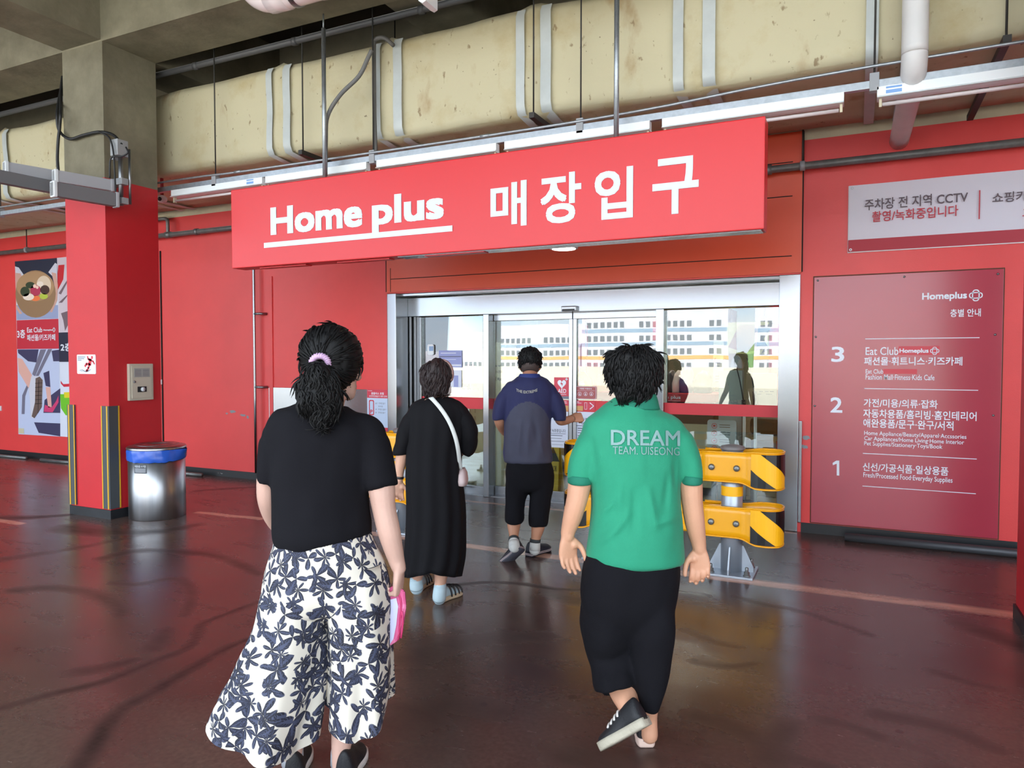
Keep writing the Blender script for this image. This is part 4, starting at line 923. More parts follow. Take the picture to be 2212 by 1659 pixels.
# cctv banner
BX0, BX1, BZ0_, BZ1_ = -.076, 2.9, 2.475, 3.045
t = thing('wall_banner', (.6, -.015, BZ0_), 'white cloth CCTV banner with a red lower strip on the right wall', 'banner')
def cloth_sheet(z0, z1, m, name, off=.012):
    bm = nb(); R_ = []
    for k in range(60):
        x = BX0 + (BX1 - BX0) * k / 59
        R_.append([Vector((x, -off - .008 * (1 + noise.noise(Vector((x * 2.2, z0 + (z1 - z0) * j / 6 * 3, 1)))), z0 + (z1 - z0) * j / 6 - .012 * (x < BX0 + .02) * 0)) for j in range(7)])
    rings(bm, R_, closed=False, cap=False); return obj(name, bm, m, t)
cloth_sheet(BZ0_ + .105, BZ1_, M('banner_white', (216, 212, 224), rough=.75), 'sheet'); cloth_sheet(BZ0_ + .004, BZ0_ + .105, M('banner_red', (176, 62, 74), rough=.75), 'red_strip')
bm = nb(); box(bm, BX0 - .004, BX1, -.012, -.004, BZ0_ - .004, BZ1_); obj('hem', bm, M('banner_hem', (226, 220, 222), rough=.75), t)
yD = -.034; bm = nb()
BGREY = M('banner_grey', (104, 92, 100), rough=.8); BRED = M('banner_red_ink', (192, 72, 84), rough=.8)
def txs(s, x0, y0, x1, y1, h, off=.012):   # top-left and top-right photo points
    p, q = at_y(x0, y0, yD), at_y(x1, y1, yD); b_ = at_y(x0, y0 + h, yD); text(bm, s, (p.x, q.x, b_.z, p.z), yD, off=off)
txs('주차장 전 지역 CCTV', 1868, 431, 2091, 420, 24); obj('lettering', bm, BGREY, t); bm = nb(); txs('쇼핑카트', 2144, 417, 2245, 412, 22); obj('lettering', bm, BGREY, t)
bm = nb(); txs('촬영/녹화중입니다', 1884, 457, 2070, 449, 23); 
p, q = at_y(2115, 411, yD), at_y(2118, 473, yD); rect(bm, p.x, p.x + .009, q.z, p.z, yD); obj('red_lettering', bm, BRED, t); bm = nb(); txs('고객', 2209, 450, 2250, 447, 20); obj('red_lettering', bm, BRED, t)
for x, z in ((BX0 + .025, BZ1_ - .025), (BX0 + .02, BZ0_ + .02)):
    bm = nb(); ring2d(bm, x, z, .011, .011, .005, -.036, n=14); obj('eyelet', bm, STEELD, t)
# photo poster beyond the pillar
yL = -.022
LP = [at_y(33, 562, yL), at_y(40, 940, yL)]; lx0, lx1 = -12.0, -10.15; lz0, lz1 = .375, 3.09; lm = -10.93
t = thing('wall_poster', ((lx0 + lx1) / 2, -.02, lz0), 'tall photo poster with a brass bowl and a running shoe beyond the pillar', 'poster')
bm = nb(); box(bm, lx0, lx1, -.02, -.001, lz0, lz1, bev=.003); obj('board', bm, PAPER, t)
def U(px, py, y=yL): q = at_y(px, py, y); return (q.x, q.z)
def pat(name, polys, rgb, lay=1, rough=.45):
    bm = nb()
    for P in polys: patch(bm, [U(*q) for q in P], -.0205 - .0008 * lay)
    return obj(name, bm, M('poster_' + name, rgb, rough=rough), t)
def Z(x, y): return (x / 632 * 160, 540 + y / 1659 * 420)      # reading scale of the poster close-up
pat('navy_print', [[Z(126, 98), Z(485, 68), Z(497, 300), Z(135, 300)]], (34, 40, 62), 1)
pat('table_print', [[Z(136, 470), Z(495, 470), Z(496, 585), Z(142, 597)]], (150, 160, 196), 1)
pat('cuff_print', [[Z(128, 140), Z(160, 150), Z(205, 215), Z(135, 280)], [Z(412, 190), Z(470, 110), Z(487, 120), Z(490, 300), Z(455, 230)]], (206, 206, 220), 2)
pat('hand_print', [[Z(133, 195), Z(175, 200), Z(190, 230), Z(150, 300), Z(140, 470), Z(190, 540), Z(170, 548), Z(136, 500)], [Z(440, 190), Z(480, 200), Z(494, 300), Z(490, 430), Z(445, 530), Z(425, 530), Z(450, 480), Z(470, 330)]], (206, 162, 148), 3)
bm = nb()
def ell(cx, cy, rx, ry, lay, n=28, a0=0, a1=360):
    return patch(bm, [U(*Z(cx + rx * math.cos(math.radians(a0 + (a1 - a0) * k / n)), cy + ry * math.sin(math.radians(a0 + (a1 - a0) * k / n)))) for k in range(n if a1 - a0 == 360 else n + 1)], -.0205 - .0008 * lay)
ell(305, 375, 172, 202, 4); obj('bowl_print', bm, M('poster_bowl', (150, 118, 88), rough=.4), t)
bm = nb(); ell(302, 310, 160, 128, 5); obj('bowl_inside_print', bm, M('poster_bowl_in', (176, 140, 104), rough=.4), t)
bm = nb(); ell(375, 300, 62, 80, 5.5); obj('bowl_shine_print', bm, M('poster_bowl_hi', (222, 200, 176), rough=.4), t)
for nm, rgb, E_ in (('greens_print', (48, 62, 40), [(260, 300, 40, 28), (215, 355, 40, 42)]), ('mushroom_print', (70, 46, 42), [(385, 340, 40, 40)]), ('sprout_print', (236, 220, 206), [(345, 290, 28, 22), (245, 400, 48, 30)]), ('meat_print', (178, 52, 84), [(305, 345, 45, 48)]), ('carrot_print', (238, 120, 66), [(305, 412, 38, 24)]), ('cucumber_print', (180, 196, 70), [(375, 395, 36, 25)]), ('almond_print', (244, 204, 188), [(298, 308, 14, 16), (320, 318, 12, 14)])):
    bm = nb()
    for k, e in enumerate(E_): ell(*e, 6.5 + .4 * ('almond' in nm) + .1 * k, 16)
    obj(nm, bm, M('poster_' + nm, rgb), t)
pat('red_panel', [[Z(142, 600), Z(498, 587), Z(504, 842), Z(146, 846)]], (196, 44, 62), 2)
pat('gym_print', [[Z(147, 846), Z(504, 842), Z(514, 1592), Z(157, 1572)]], (190, 198, 226), 1)
pat('shade_print', [[Z(150, 850), Z(330, 848), Z(310, 960), Z(240, 950), Z(155, 880)], [Z(290, 1470), Z(514, 1480), Z(514, 1590), Z(330, 1560)], [Z(380, 1280), Z(514, 1180), Z(514, 1390), Z(370, 1390)], [Z(440, 860), Z(504, 850), Z(506, 950), Z(455, 950)], [Z(370, 1050), Z(420, 1030), Z(430, 1170), Z(390, 1160)]], (62, 58, 92), 2)
pat('frame_print', [[Z(345, 850), Z(395, 848), Z(300, 1080), Z(275, 1060)], [Z(410, 846), Z(446, 845), Z(330, 1075), Z(305, 1075)], [Z(185, 1400), Z(210, 1400), Z(215, 1250), Z(250, 1150), Z(235, 1140), Z(190, 1240)]], (116, 112, 132), 3)
pat('leg_print', [[Z(150, 920), Z(190, 930), Z(275, 1070), Z(245, 1180), Z(160, 1040)], [Z(390, 1170), Z(430, 1170), Z(442, 1340), Z(412, 1345)]], (222, 170, 158), 4)
pat('shoe_print', [[Z(270, 1075), Z(340, 1075), Z(370, 1110), Z(360, 1330), Z(295, 1440), Z(265, 1430), Z(255, 1250), Z(245, 1190)]], (206, 204, 216), 5)
pat('sole_print', [[Z(305, 1095), Z(340, 1080), Z(366, 1110), Z(358, 1340), Z(296, 1436), Z(272, 1420), Z(300, 1300)]], (104, 84, 78), 6)
pat('tread_print', [[Z(302, y), Z(362, y - 4), Z(361, y + 2), Z(302, y + 6)] for y in (1135, 1170, 1205, 1240, 1275, 1310)] + [[Z(330, 1110), Z(336, 1110), Z(330, 1390), Z(324, 1390)]], (58, 44, 42), 7)
pat('pink_shoe_print', [[Z(375, 1380), Z(385, 1320), Z(440, 1345), Z(480, 1290), Z(500, 1240), Z(500, 1300), Z(450, 1385)]], (206, 60, 110), 4)
pat('pale_hand_print', [[Z(487, 70), Z(600, 58), Z(620, 700), Z(505, 705)]], (206, 192, 202), 1)
pat('red_sleeve_print', [[Z(490, 210), Z(498, 130), Z(550, 125), Z(540, 250), Z(494, 340)]], (196, 36, 46), 2)
pat('finger_shade_print', [[Z(500, 370), Z(570, 260), Z(575, 275), Z(520, 380)], [Z(500, 450), Z(575, 380), Z(575, 392), Z(530, 450)], [Z(520, 540), Z(580, 520), Z(580, 640), Z(555, 690), Z(540, 600)]], (116, 96, 104), 2)
pat('navy_panel', [[Z(500, 705), Z(640, 700), Z(650, 955), Z(506, 955)]], (40, 40, 62), 3)
pat('green_print', [[Z(512, 1230), Z(560, 1230), Z(640, 1250), Z(645, 1420), Z(560, 1410), Z(520, 1350)]], (110, 190, 40), 2)
pat('yellow_print', [[Z(545, 1215), Z(640, 1210), Z(640, 1260), Z(550, 1262)]], (226, 206, 40), 3)
pat('smile_print', [[Z(517, 1115), Z(540, 1145), Z(600, 1140), Z(600, 1165), Z(545, 1168), Z(520, 1140)]], (206, 40, 60), 3)
bm = nb(); yL2 = -.0245
def lt(s, x0, y0, x1, y1, off=.012):
    a_, c_ = Z(x0, y0), Z(x1, y1); text(bm, s, prect(a_[0], a_[1], c_[0], c_[1], yL2), yL2, off=off)
lt('3층', 146, 680, 215, 752, .02); lt('Eat Club', 230, 662, 360, 702); lt('패션몰/키즈카페', 230, 722, 472, 772, .016); lt('Homeplus', 370, 676, 446, 692, .03); lt('2층', 516, 795, 612, 864, .02)
logo(bm, *Z(460, 681), 3.2, yL2); obj('lettering', bm, WHITE_INK, t)
bm = nb(); rect(bm, *prect(*Z(158, 1520), *Z(205, 1568), yL2), yL2); obj('sticker', bm, CREAMB, t)
# steel strip with its parking poster left of the door
t = thing('steel_panel', (-5.85, -.008, .1), 'mirror bright stainless panel on the wall left of the door', 'panel')
bm = nb(); box(bm, -6.735, -4.915, -.010, -.001, .80, 1.197, bev=.002); obj('upper_sheet', bm, STEEL, t)
bm = nb(); box(bm, -6.735, -4.915, -.010, -.001, .095, .797, bev=.002); obj('lower_sheet', bm, STEEL, t)
a, b_, c, d = prect(793, 841, 838, 932, -.013); 
t = thing('parking_poster', ((a + b_) / 2, -.013, c), 'small red and pale blue parking poster on the steel panel', 'poster')
bm = nb(); box(bm, a, b_, -.014, -.0105, c, d); obj('sheet', bm, M('poster_pale_blue', (192, 208, 232), rough=.5), t)
bm = nb(); rect(bm, *prect(793, 841, 838, 860.5, -.0142), -.0146); rect(bm, *prect(793, 922, 838, 932, -.0142), -.0146); obj('red_band', bm, NRED, t)
bm = nb(); yD = -.0152
text(bm, '홈플러스 호텔', prect(802, 847, 829, 853, yD), yD, off=.015); text(bm, '사전무인정산기 위치 안내', prect(797, 853.5, 836, 858.5, yD), yD, off=.015); text(bm, 'Homeplus', prect(795, 843.2, 804, 845.2, yD), yD, off=.02); obj('white_lettering', bm, WHITE_INK, t)
bm = nb()
for (s, x0, y0, x1, y1) in (('B1F   주차장 출구', 811, 869, 832, 874), ('주차장', 817, 876, 827, 880), ('4F   주차장 입출구', 811, 882, 834, 887), ('5F   주차장 출구', 811, 889, 832, 894)): text(bm, s, prect(x0, y0, x1, y1, yD), yD)
obj('small_print', bm, INK, t)
bm = nb(); a, b_, c, d = prect(797, 864, 808, 897, yD); P = rpoly(a, b_, c, d, .015); Q = rpoly(a + .012, b_ - .012, c + .012, d - .012, .01)
vo = [bm.verts.new((u, yD, v)) for u, v in P]; vi = [bm.verts.new((u, yD, v)) for u, v in Q]
for k in range(len(vo)): bm.faces.new((vo[k], vo[(k + 1) % len(vo)], vi[(k + 1) % len(vi)], vi[k]))
text(bm, 'P', prect(800, 885, 805, 893, yD), yD, off=.02); obj('parking_symbol', bm, INKR, t)
# bright thin pipe on the wall
t = thing('wall_pipe', (-6.895, -.08, .1), 'thin bright steel pipe standing on the wall below the sign end', 'pipe')
bm = nb(); tube(bm, [(-6.895, -.08, .10), (-6.895, -.08, 2.70), (-6.86, -.08, 2.75), (-6.80, -.05, 2.76), (-6.80, 0, 2.76)], .017, 12, smoothit=3); obj('pipe_run', bm, STEEL, t)
for z in (2.13, 1.20):
    bm = nb(); tube(bm, [(-6.895, -.08, z), (-6.80, -.08, z), (-6.76, -.0, z)], .016, 8); obj('wall_bracket', bm, STEELD, t)

# ---- pillar fittings
SLW = M('slip_white', (222, 226, 232), rough=.4)
yq = PY0
a, b_, c, d = prect(167, 766, 208, 808, yq); t = thing('slip_sign', ((a + b_) / 2, yq, c), 'white square sign with a red slipping figure on the pillar', 'sign')
bm = nb(); prism(bm, rpoly(a, b_, c, d, .012), yq - .005, yq); obj('plate', bm, SLW, t)
bm = nb(); y = yq - .0065
def sp(x, y_): return (a + (b_ - a) * x, d - (d - c) * y_)
w_ = .017
def limb(pts, w0):
    P = [Vector((sp(*q)[0], 0, sp(*q)[1])) for q in pts]
    for u, v in zip(P, P[1:]):
        n_ = Vector((-(v - u).z, 0, (v - u).x)).normalized() * w0; e = (v - u).normalized() * w0 * .5
        patch(bm, [((u + n_ - e).x, (u + n_ - e).z), ((v + n_ + e).x, (v + n_ + e).z), ((v - n_ + e).x, (v - n_ + e).z), ((u - n_ - e).x, (u - n_ - e).z)], y)
limb([(.72, .26), (.70, .50)], .021); limb([(.72, .27), (.88, .36), (.94, .48)], .009); limb([(.70, .27), (.62, .24), (.58, .1)], .009); limb([(.70, .5), (.62, .68), (.55, .82), (.50, .84)], .012); limb([(.68, .5), (.52, .48), (.44, .60)], .012); q = sp(.82, .15); disc(bm, q[0], q[1], .014, .016, y)
obj('figure', bm, M('figure_red', (206, 40, 58), rough=.5), t)
bm = nb(); limb([(.15, .82), (.3, .79), (.42, .86), (.6, .83), (.75, .77)], .003); limb([(.2, .87), (.35, .84), (.48, .9), (.68, .84)], .002); limb([(.06, .12), (.46, .13)], .004); limb([(.06, .2), (.4, .21)], .004); limb([(.06, .28), (.25, .29)], .004); obj('print', bm, M('ink_slate', (120, 130, 150), rough=.6), t)
# grey cabinet on the side of the pillar
t = thing('wall_cabinet', (PX1 + .02, -2.01, 1.142), 'small beige metal cabinet with a dial on the pillar side', 'cabinet')
BEI = M('cabinet_beige', (196, 188, 170), rough=.45)
bm = nb(); box(bm, PX1, PX1 + .035, -2.148, -1.878, 1.142, 1.508, bev=.006); obj('case', bm, BEI, t)
bm = nb(); box(bm, PX1 + .035, PX1 + .042, -2.125, -1.90, 1.165, 1.485, bev=.004); dr_ = obj('door', bm, BEI, t)
def onside(name, y0, y1, z0, z1, m, x=.043): 
    bm = nb(); box(bm, PX1 + x, PX1 + x + .002, y0, y1, z0, z1); return obj(name, bm, m, dr_)
onside('instruction_card', -2.10, -1.925, 1.375, 1.465, M('card_grey', (166, 164, 160), rough=.5)); 
bm = nb()
for k in range(7):
    for y0 in (-2.092, -2.005): box(bm, PX1 + .0452, PX1 + .0458, y0, y0 + .07, 1.385 + k * .0105, 1.388 + k * .0105)
obj('card_print', bm, INK, dr_)
onside('dial_plate', -2.065, -1.965, 1.225, 1.28, BLACKP)
bm = nb(); tube(bm, [(PX1 + .045, -2.012, 1.252), (PX1 + .062, -2.012, 1.252)], .021, 18); obj('dial', bm, WHITEP, dr_)
bm = nb(); tube(bm, [(PX1 + .042, -2.098, 1.328), (PX1 + .052, -2.098, 1.328)], .011, 12); obj('lock', bm, STEELD, dr_)
p = at_y(349, 825, -.0); bm = nb(); box(bm, p.x - .02, p.x + .03, -.03, 0, p.z - .035, p.z + .035, bev=.004); obj('wall_switch', bm, WHITEP, None, 'tiny white switch box on the red wall behind the pillar edge', 'switch')
p = at_y(2, 882, 0); bm = nb(); box(bm, p.x - .06, p.x + .03, -.02, 0, p.z - .04, p.z + .04, bev=.004); obj('wall_socket', bm, WHITEP, None, 'small white socket on the red wall left of the photo poster', 'socket')
# corner guards
GUARD = M('guard_grey', (70, 74, 78), rough=.6); GYEL = M('guard_yellow', (214, 166, 30), rough=.5)
for k, (cx, cy, s, lab) in enumerate(((PX0, PY0, -1, 'black and yellow rubber corner guard at the far left pillar corner'), (PX1, PY0, 1, 'black and yellow rubber corner guard at the pillar corner beside the bin'), (PX1, PY1, 2, 'black and yellow rubber corner guard hidden at the pillar rear corner'))):
    if s == 2: continue
    t = thing('corner_guard', (cx, cy, .10), lab, 'corner guard', 'rubber corner guards on the pillar')
    i = -s
    bm = nb(); box(bm, min(cx + s * .016, cx + i * .095), max(cx + s * .016, cx + i * .095), cy - .016, cy, .10, 1.10); box(bm, min(cx, cx + s * .016), max(cx, cx + s * .016), cy, cy + .095, .10, 1.10); obj('rubber', bm, GUARD, t)
    bm = nb(); box(bm, min(cx + i * .002, cx + i * .018), max(cx + i * .002, cx + i * .018), cy - .019, cy - .0155, .10, 1.10); obj('yellow_stripe', bm, GYEL, t)
    bm = nb(); box(bm, min(cx + i * .083, cx + i * .095), max(cx + i * .083, cx + i * .095), cy - .019, cy - .0155, .10, 1.10); obj('yellow_stripe', bm, GYEL, t)
    bm = nb(); box(bm, min(cx + s * .0155, cx + s * .019), max(cx + s * .0155, cx + s * .019), cy + .083, cy + .095, .10, 1.10); obj('yellow_stripe', bm, GYEL, t)

# ---- steel bin
BCX, BCY, BR, BH = -6.232, -2.035, .258, .69
BINM = M('bin_steel', (188, 190, 194), rough=.33, metal=1.0, rgb2=(150, 150, 152), scale=5, stretch=(1, 1, .05), bump=.05, bscale=2)
t = thing('waste_bin', (BCX, BCY, 0), 'round brushed steel bin with a blue bag beside the red pillar', 'bin')
bm = nb(); lathe(bm, [(BR - .004, 0), (BR, .006), (BR, BH), (BR - .012, BH), (BR - .012, .05), (.01, .05)], (BCX, BCY, 0), 56, cap=False); obj('drum', bm, BINM, t)
bm = nb(); lathe(bm, [(BR + .012, BH - .012), (BR + .014, BH), (BR + .004, BH + .012), (BR - .05, BH + .026), (BR - .056, BH + .020), (BR - .05, BH + .006)], (BCX, BCY, 0), 56, cap=False); obj('rim', bm, BINM, t)
bm = nb(); lathe(bm, [(BR - .052, BH + .022), (BR - .06, BH + .03), (.14, BH + .02), (.02, BH + .006)], (BCX, BCY, 0), 40, cap=True); obj('lid', bm, BINM, t)
bm = nb(); R_ = []
BLUE = M('bag_blue', (40, 92, 196), rough=.3, coat=.3)
for k in range(96):
    a_ = 2 * math.pi * k / 96; ring = []
    for j in range(6):
        u = j / 5; w = noise.noise(Vector((math.cos(a_) * 6, math.sin(a_) * 6, u * 3))); w2 = noise.noise(Vector((math.cos(a_) * 14, math.sin(a_) * 14, u * 5)))
        bul = .045 * math.exp(-((a_ - .35) / .22) ** 2) * (1 - u)
        r_ = BR + .008 + .006 * w + .004 * w2 + (.004 if 0 < j < 5 else 0) + bul; z = BH - .015 - .095 * u - .02 * math.sin(a_ * 1 + 2.4) * u - .008 * w * u
        ring.append(Vector((BCX + r_ * math.cos(a_), BCY + r_ * math.sin(a_), z)))
    R_.append(ring)
rings(bm, R_ + [R_[0]], closed=False, cap=False); obj('bag_liner', bm, BLUE, t)
def cyl(px0, px1, z0, z1, off):  # a label wrapped on the drum, given by photo columns
    a0 = [math.atan2(q.y - BCY, q.x - BCX) for q in (onto(px0), onto(px1))]; return a0
def onto(px):
    v = ray(px, 1000); v2 = Vector((v.x, v.y)); o = Vector((EYE.x - BCX, EYE.y - BCY)); A = v2.dot(v2); B = 2 * o.dot(v2); C_ = o.dot(o) - BR * BR
    s = (-B - math.sqrt(max(0, B * B - 4 * A * C_))) / (2 * A); return EYE + v * s
bm = nb(); lab_m = M('label_dark', (70, 74, 80), rough=.5); q0, q1 = onto(290), onto(317); a0, a1 = math.atan2(q0.y - BCY, q0.x - BCX), math.atan2(q1.y - BCY, q1.x - BCX)
zt, zb = .552, .462
def wrap(bm, a0, a1, z0, z1, r, n=8):
    rings(bm, [[Vector((BCX + r * math.cos(a0 + (a1 - a0) * k / n), BCY + r * math.sin(a0 + (a1 - a0) * k / n), z)) for z in (z0, z1)] for k in range(n + 1)], closed=False, cap=False)
wrap(bm, a0, a1, zb, zt, BR + .0015); obj('label', bm, lab_m, t)
bm = nb(); text(bm, '재활용품 수거함', (0, 1, zt - .035, zt - .012), 0, fn=lambda u, v, w: (BCX + (BR + .003) * math.cos(a0 + (a1 - a0) * (.06 + .88 * u)), BCY + (BR + .003) * math.sin(a0 + (a1 - a0) * (.06 + .88 * u)), v))
for k in range(3): wrap(bm, a0 + (a1 - a0) * .08, a0 + (a1 - a0) * .92, zt - .050 - .014 * k, zt - .046 - .014 * k, BR + .003)
obj('label_print', bm, WHITE_INK, t)

# ---- yellow barriers
BYEL = M('barrier_yellow', (240, 166, 14), rough=.32, coat=.3, var=.03, scale=3); BYS = M('reflective_yellow', (252, 182, 18), rough=.35); BBL = M('reflective_black', (20, 18, 18), rough=.25); POSTM = M('post_grey', (168, 176, 186), rough=.36, metal=.55); BOLT = M('bolt_grey', (126, 128, 128), rough=.4, metal=.7)
def terminal(parent, xp, s, zl, zh, fl, yc):
    """rounded end piece: plate over the post, then a loop; s = +1 right end, -1 left end"""
    pth = [(-.21, .095), (.06, .095), (.13, .10), (.20, .125), (.27, .125), (.325, .10), (.35, .05), (.355, 0), (.35, -.05), (.325, -.105), (.27, -.135), (.20, -.135), (.13, -.115), (.06, -.10), (-.20, -.10)]
    P = smooth_path(pth, 4); R_ = []
    for u, v in P:
        e = min(1, max(0, (u - .06) / .13)); e = e * e * (3 - 2 * e)
        z0, z1 = zl - fl * e, zh + .012 * e
        R_.append([Vector((xp + s * u, yc + v, z0 + (z1 - z0) * k / 5)) for k in range(6)])
    bm = nb(); rings(bm, R_, closed=False, cap=False); bmesh.ops.recalc_face_normals(bm, faces=bm.faces[:]); bmesh.ops.solidify(bm, geom=bm.faces[:], thickness=.005); o = obj('end_terminal', bm, BYEL, parent)
    # rolled edges
    for e_ in (0, -1):
        bm = nb(); tube(bm, [r_[e_] for r_ in R_], .006, 6); obj('rolled_edge', bm, BYEL, o)
    # reflective sticker with black diagonals, front half of the loop
    fr = [k for k, (u, v) in enumerate(P) if v < -.02 and u > .13]; fr = fr[::-1]; L_ = [0]
    for a_, c_ in zip(fr, fr[1:]): L_.append(L_[-1] + math.hypot(P[a_][0] - P[c_][0], P[a_][1] - P[c_][1]))
    def S_(u, v, off):   # u along the front, v up
        tgt = u * L_[-1]; k = max(0, min(len(L_) - 2, next((i for i in range(len(L_) - 1) if L_[i + 1] >= tgt), len(L_) - 2))); f = (tgt - L_[k]) / (L_[k + 1] - L_[k])
        A, B = R_[fr[k]], R_[fr[k + 1]]; lo = A[0].lerp(B[0], f); hi = A[-1].lerp(B[-1], f); tdir = (B[0] - A[0]).normalized(); nrm = Vector((tdir.y, -tdir.x, 0)) * s
        return lo.lerp(hi, .04 + .92 * v) + nrm * off
    for m_, fn0, fn1, off, nm in ((BYS, lambda u: 0, lambda u: 1, .0075, 'reflective_sheet'), (BBL, lambda u: 0, lambda u: max(0, .52 - .86 * u), .0095, 'black_stripe'), (BBL, lambda u: min(1, 1.24 - .95 * u), lambda u: 1, .0095, 'black_stripe')):
        bm = nb(); Rs = []
        for k in range(17):
            u = k / 16 * .98
            Rs.append([S_(u, fn0(u), off), S_(u, fn1(u), off)])
        for A, B in zip(Rs, Rs[1:]):
            if (A[0] - A[1]).length < 1e-5 and (B[0] - B[1]).length < 1e-5: continue
            try:
                vs = [bm.verts.new(v) for v in (A[0], B[0], B[1], A[1])]; bm.faces.new(vs)
            except ValueError: pass
        bmesh.ops.remove_doubles(bm, verts=bm.verts, dist=1e-5); obj(nm, bm, m_, o)
    for u in (-.13, .045):
        bm = nb(); c_ = Vector((xp + s * u, yc - .108, (zl + zh) / 2 - .005)); tube(bm, [c_ + Vector((0, .012, 0)), c_ + Vector((0, -.006, 0)), c_ + Vector((0, -.012, 0))], [.024, .022, .012], 12); obj('bolt', bm, BOLT, o)
def flat(bm):
    for f in bm.faces: f.smooth = False
def barrier(x0, x1, yc, label):
    t = thing('crash_barrier', ((x0 + x1) / 2, yc, 0), label, 'barrier', 'yellow crash barriers before the door')
    for x in (x0, x1):
        bm = nb(); lathe(bm, [(.075, .014), (.075, .90)], (x, yc, 0), 28); p = obj('post', bm, POSTM, t)
        bm = nb(); lathe(bm, [(.082, .895), (.086, .905), (.080, .922), (.04, .932), (.004, .934)], (x, yc, 0), 28); obj('post_cap', bm, M('cap_grey', (120, 114, 112), rough=.5), p)
        bm = nb(); lathe(bm, [(.077, .565), (.077, .635)], (x, yc, 0), 28, cap=False); obj('reflective_band', bm, BYS, p)
        bm = nb(); box(bm, x - .17, x + .17, yc - .17, yc + .17, 0, .016, bev=.003); obj('base_plate', bm, POSTM, p)
        for dx_, dy_ in ((1, 0), (-1, 0), (0, 1), (0, -1)):
            bm = nb(); P = [(.07, .016), (.155, .016), (.155, .05), (.085, .20), (.07, .20)]
            if dx_: prism(bm, [(x + dx_ * u, z) for u, z in P], yc - .005, yc + .005)
            else: prism(bm, [(yc + dy_ * u, z) for u, z in P], x - .005, x + .005, axis='x')
            obj('gusset', bm, POSTM, p)
        for dx_, dy_ in ((1, 1), (-1, 1), (1, -1), (-1, -1)):
            bm = nb(); c_ = (x + dx_ * .125, yc + dy_ * .125, 0); lathe(bm, [(.026, .016), (.026, .022), (.02, .024), (.02, .046), (.012, .048), (.012, .075), (.008, .08)], c_, 10); obj('anchor_bolt', bm, BOLT, p)
    for zl, zh in ((.675, .885), (.275, .49)):
        bm = nb(); zc = (zl + zh) / 2; h = zh - zl
        prof = [(-.078, -.47), (-.094, -.40), (-.094, -.22), (-.078, -.12), (-.078, .12), (-.094, .22), (-.094, .40), (-.078, .47)]
        xs_ = (x0 + .10, x1 - .10)
        rings(bm, [[Vector((x, yc + u, zc + v * h * .98)) for u, v in prof] for x in xs_], closed=False, cap=False); bmesh.ops.recalc_face_normals(bm, faces=bm.faces[:]); bmesh.ops.solidify(bm, geom=bm.faces[:], thickness=.004); flat(bm); obj('rail', bm, BYEL, t)
        bm = nb(); rings(bm, [[Vector((x, yc - u - .004, zc + v * h * .98)) for u, v in prof] for x in xs_], closed=False, cap=False); bmesh.ops.recalc_face_normals(bm, faces=bm.faces[:]); bmesh.ops.solidify(bm, geom=bm.faces[:], thickness=.004); flat(bm); obj('rail', bm, BYEL, t)
        terminal(t, x1, 1, zl, zh, .035, yc); terminal(t, x0, -1, zl, zh, .035, yc)
barrier(-1.73, -.80, -1.52, 'yellow double rail crash barrier right of the entrance, before the floor directory side')
barrier(-4.60, -3.70, -1.48, 'yellow double rail crash barrier left of the entrance, between the two black clad women')
# loose pipes along the foot of the wall
for k, (xa, xb, r, lab) in enumerate(((-.065, 3.0, .034, 'long dark grey pipe lying at the wall foot below the floor directory'), (-11.2, -10.2, .022, 'grey pipe lying at the wall foot below the photo poster'), (-12.9, -11.6, .022, 'grey pipe lying at the wall foot left of the photo poster'), (-8.6, -7.78, .024, 'short grey pipe end lying at the wall foot behind the bin'))):
    bm = nb(); tube(bm, [(xa, -.17, r), (xb, -.15, r)], r, 12); obj('loose_pipe', bm, GREYPIPE if k else M('pipe_dark', (84, 86, 90), rough=.45, metal=.5), None, lab, 'pipe', 'loose pipes at the wall foot')
# ================================================================ the four people
def fuse(bm, voxel, smooth=2, factor=.5):
    """melts overlapping closed lofts into one continuous skin"""
    me = bpy.data.meshes.new('t'); bm.to_mesh(me); bm.free()
    o = bpy.data.objects.new('t', me); COL.objects.link(o)
    m = o.modifiers.new('r', 'REMESH'); m.mode = 'VOXEL'; m.voxel_size = voxel; m.use_smooth_shade = True
    if smooth: q = o.modifiers.new('s', 'SMOOTH'); q.iterations = smooth; q.factor = factor
    dg = bpy.context.evaluated_depsgraph_get(); r = bpy.data.meshes.new_from_object(o.evaluated_get(dg))
    out = bmesh.new(); out.from_mesh(r)
    bpy.data.objects.remove(o); bpy.data.meshes.remove(me); bpy.data.meshes.remove(r)
    for f in out.faces: f.smooth = True
    return out
def folds(bm, amp, f=(9, 9, 4), seed=0, zr=None, hem=None):
    """cloth folds: push the skin along its normals by stretched noise"""
    bm.normal_update()
    for v in bm.verts:
        c = v.co; a = amp
        if hem: a *= min(1, max(0, (c.z - hem) / .10))
        if zr: a *= min(1, max(0, (zr[1] - c.z) / (zr[1] - zr[0])))
        n1 = noise.noise(Vector((c.x * f[0] + seed, c.y * f[1], c.z * f[2]))); n2 = noise.noise(Vector((c.x * f[0] * 2.3 + seed, c.y * f[1] * 2.3, c.z * f[2] * 2.6 + 7)))
        v.co = c + v.normal * a * (n1 + .45 * n2)
    bm.normal_update()
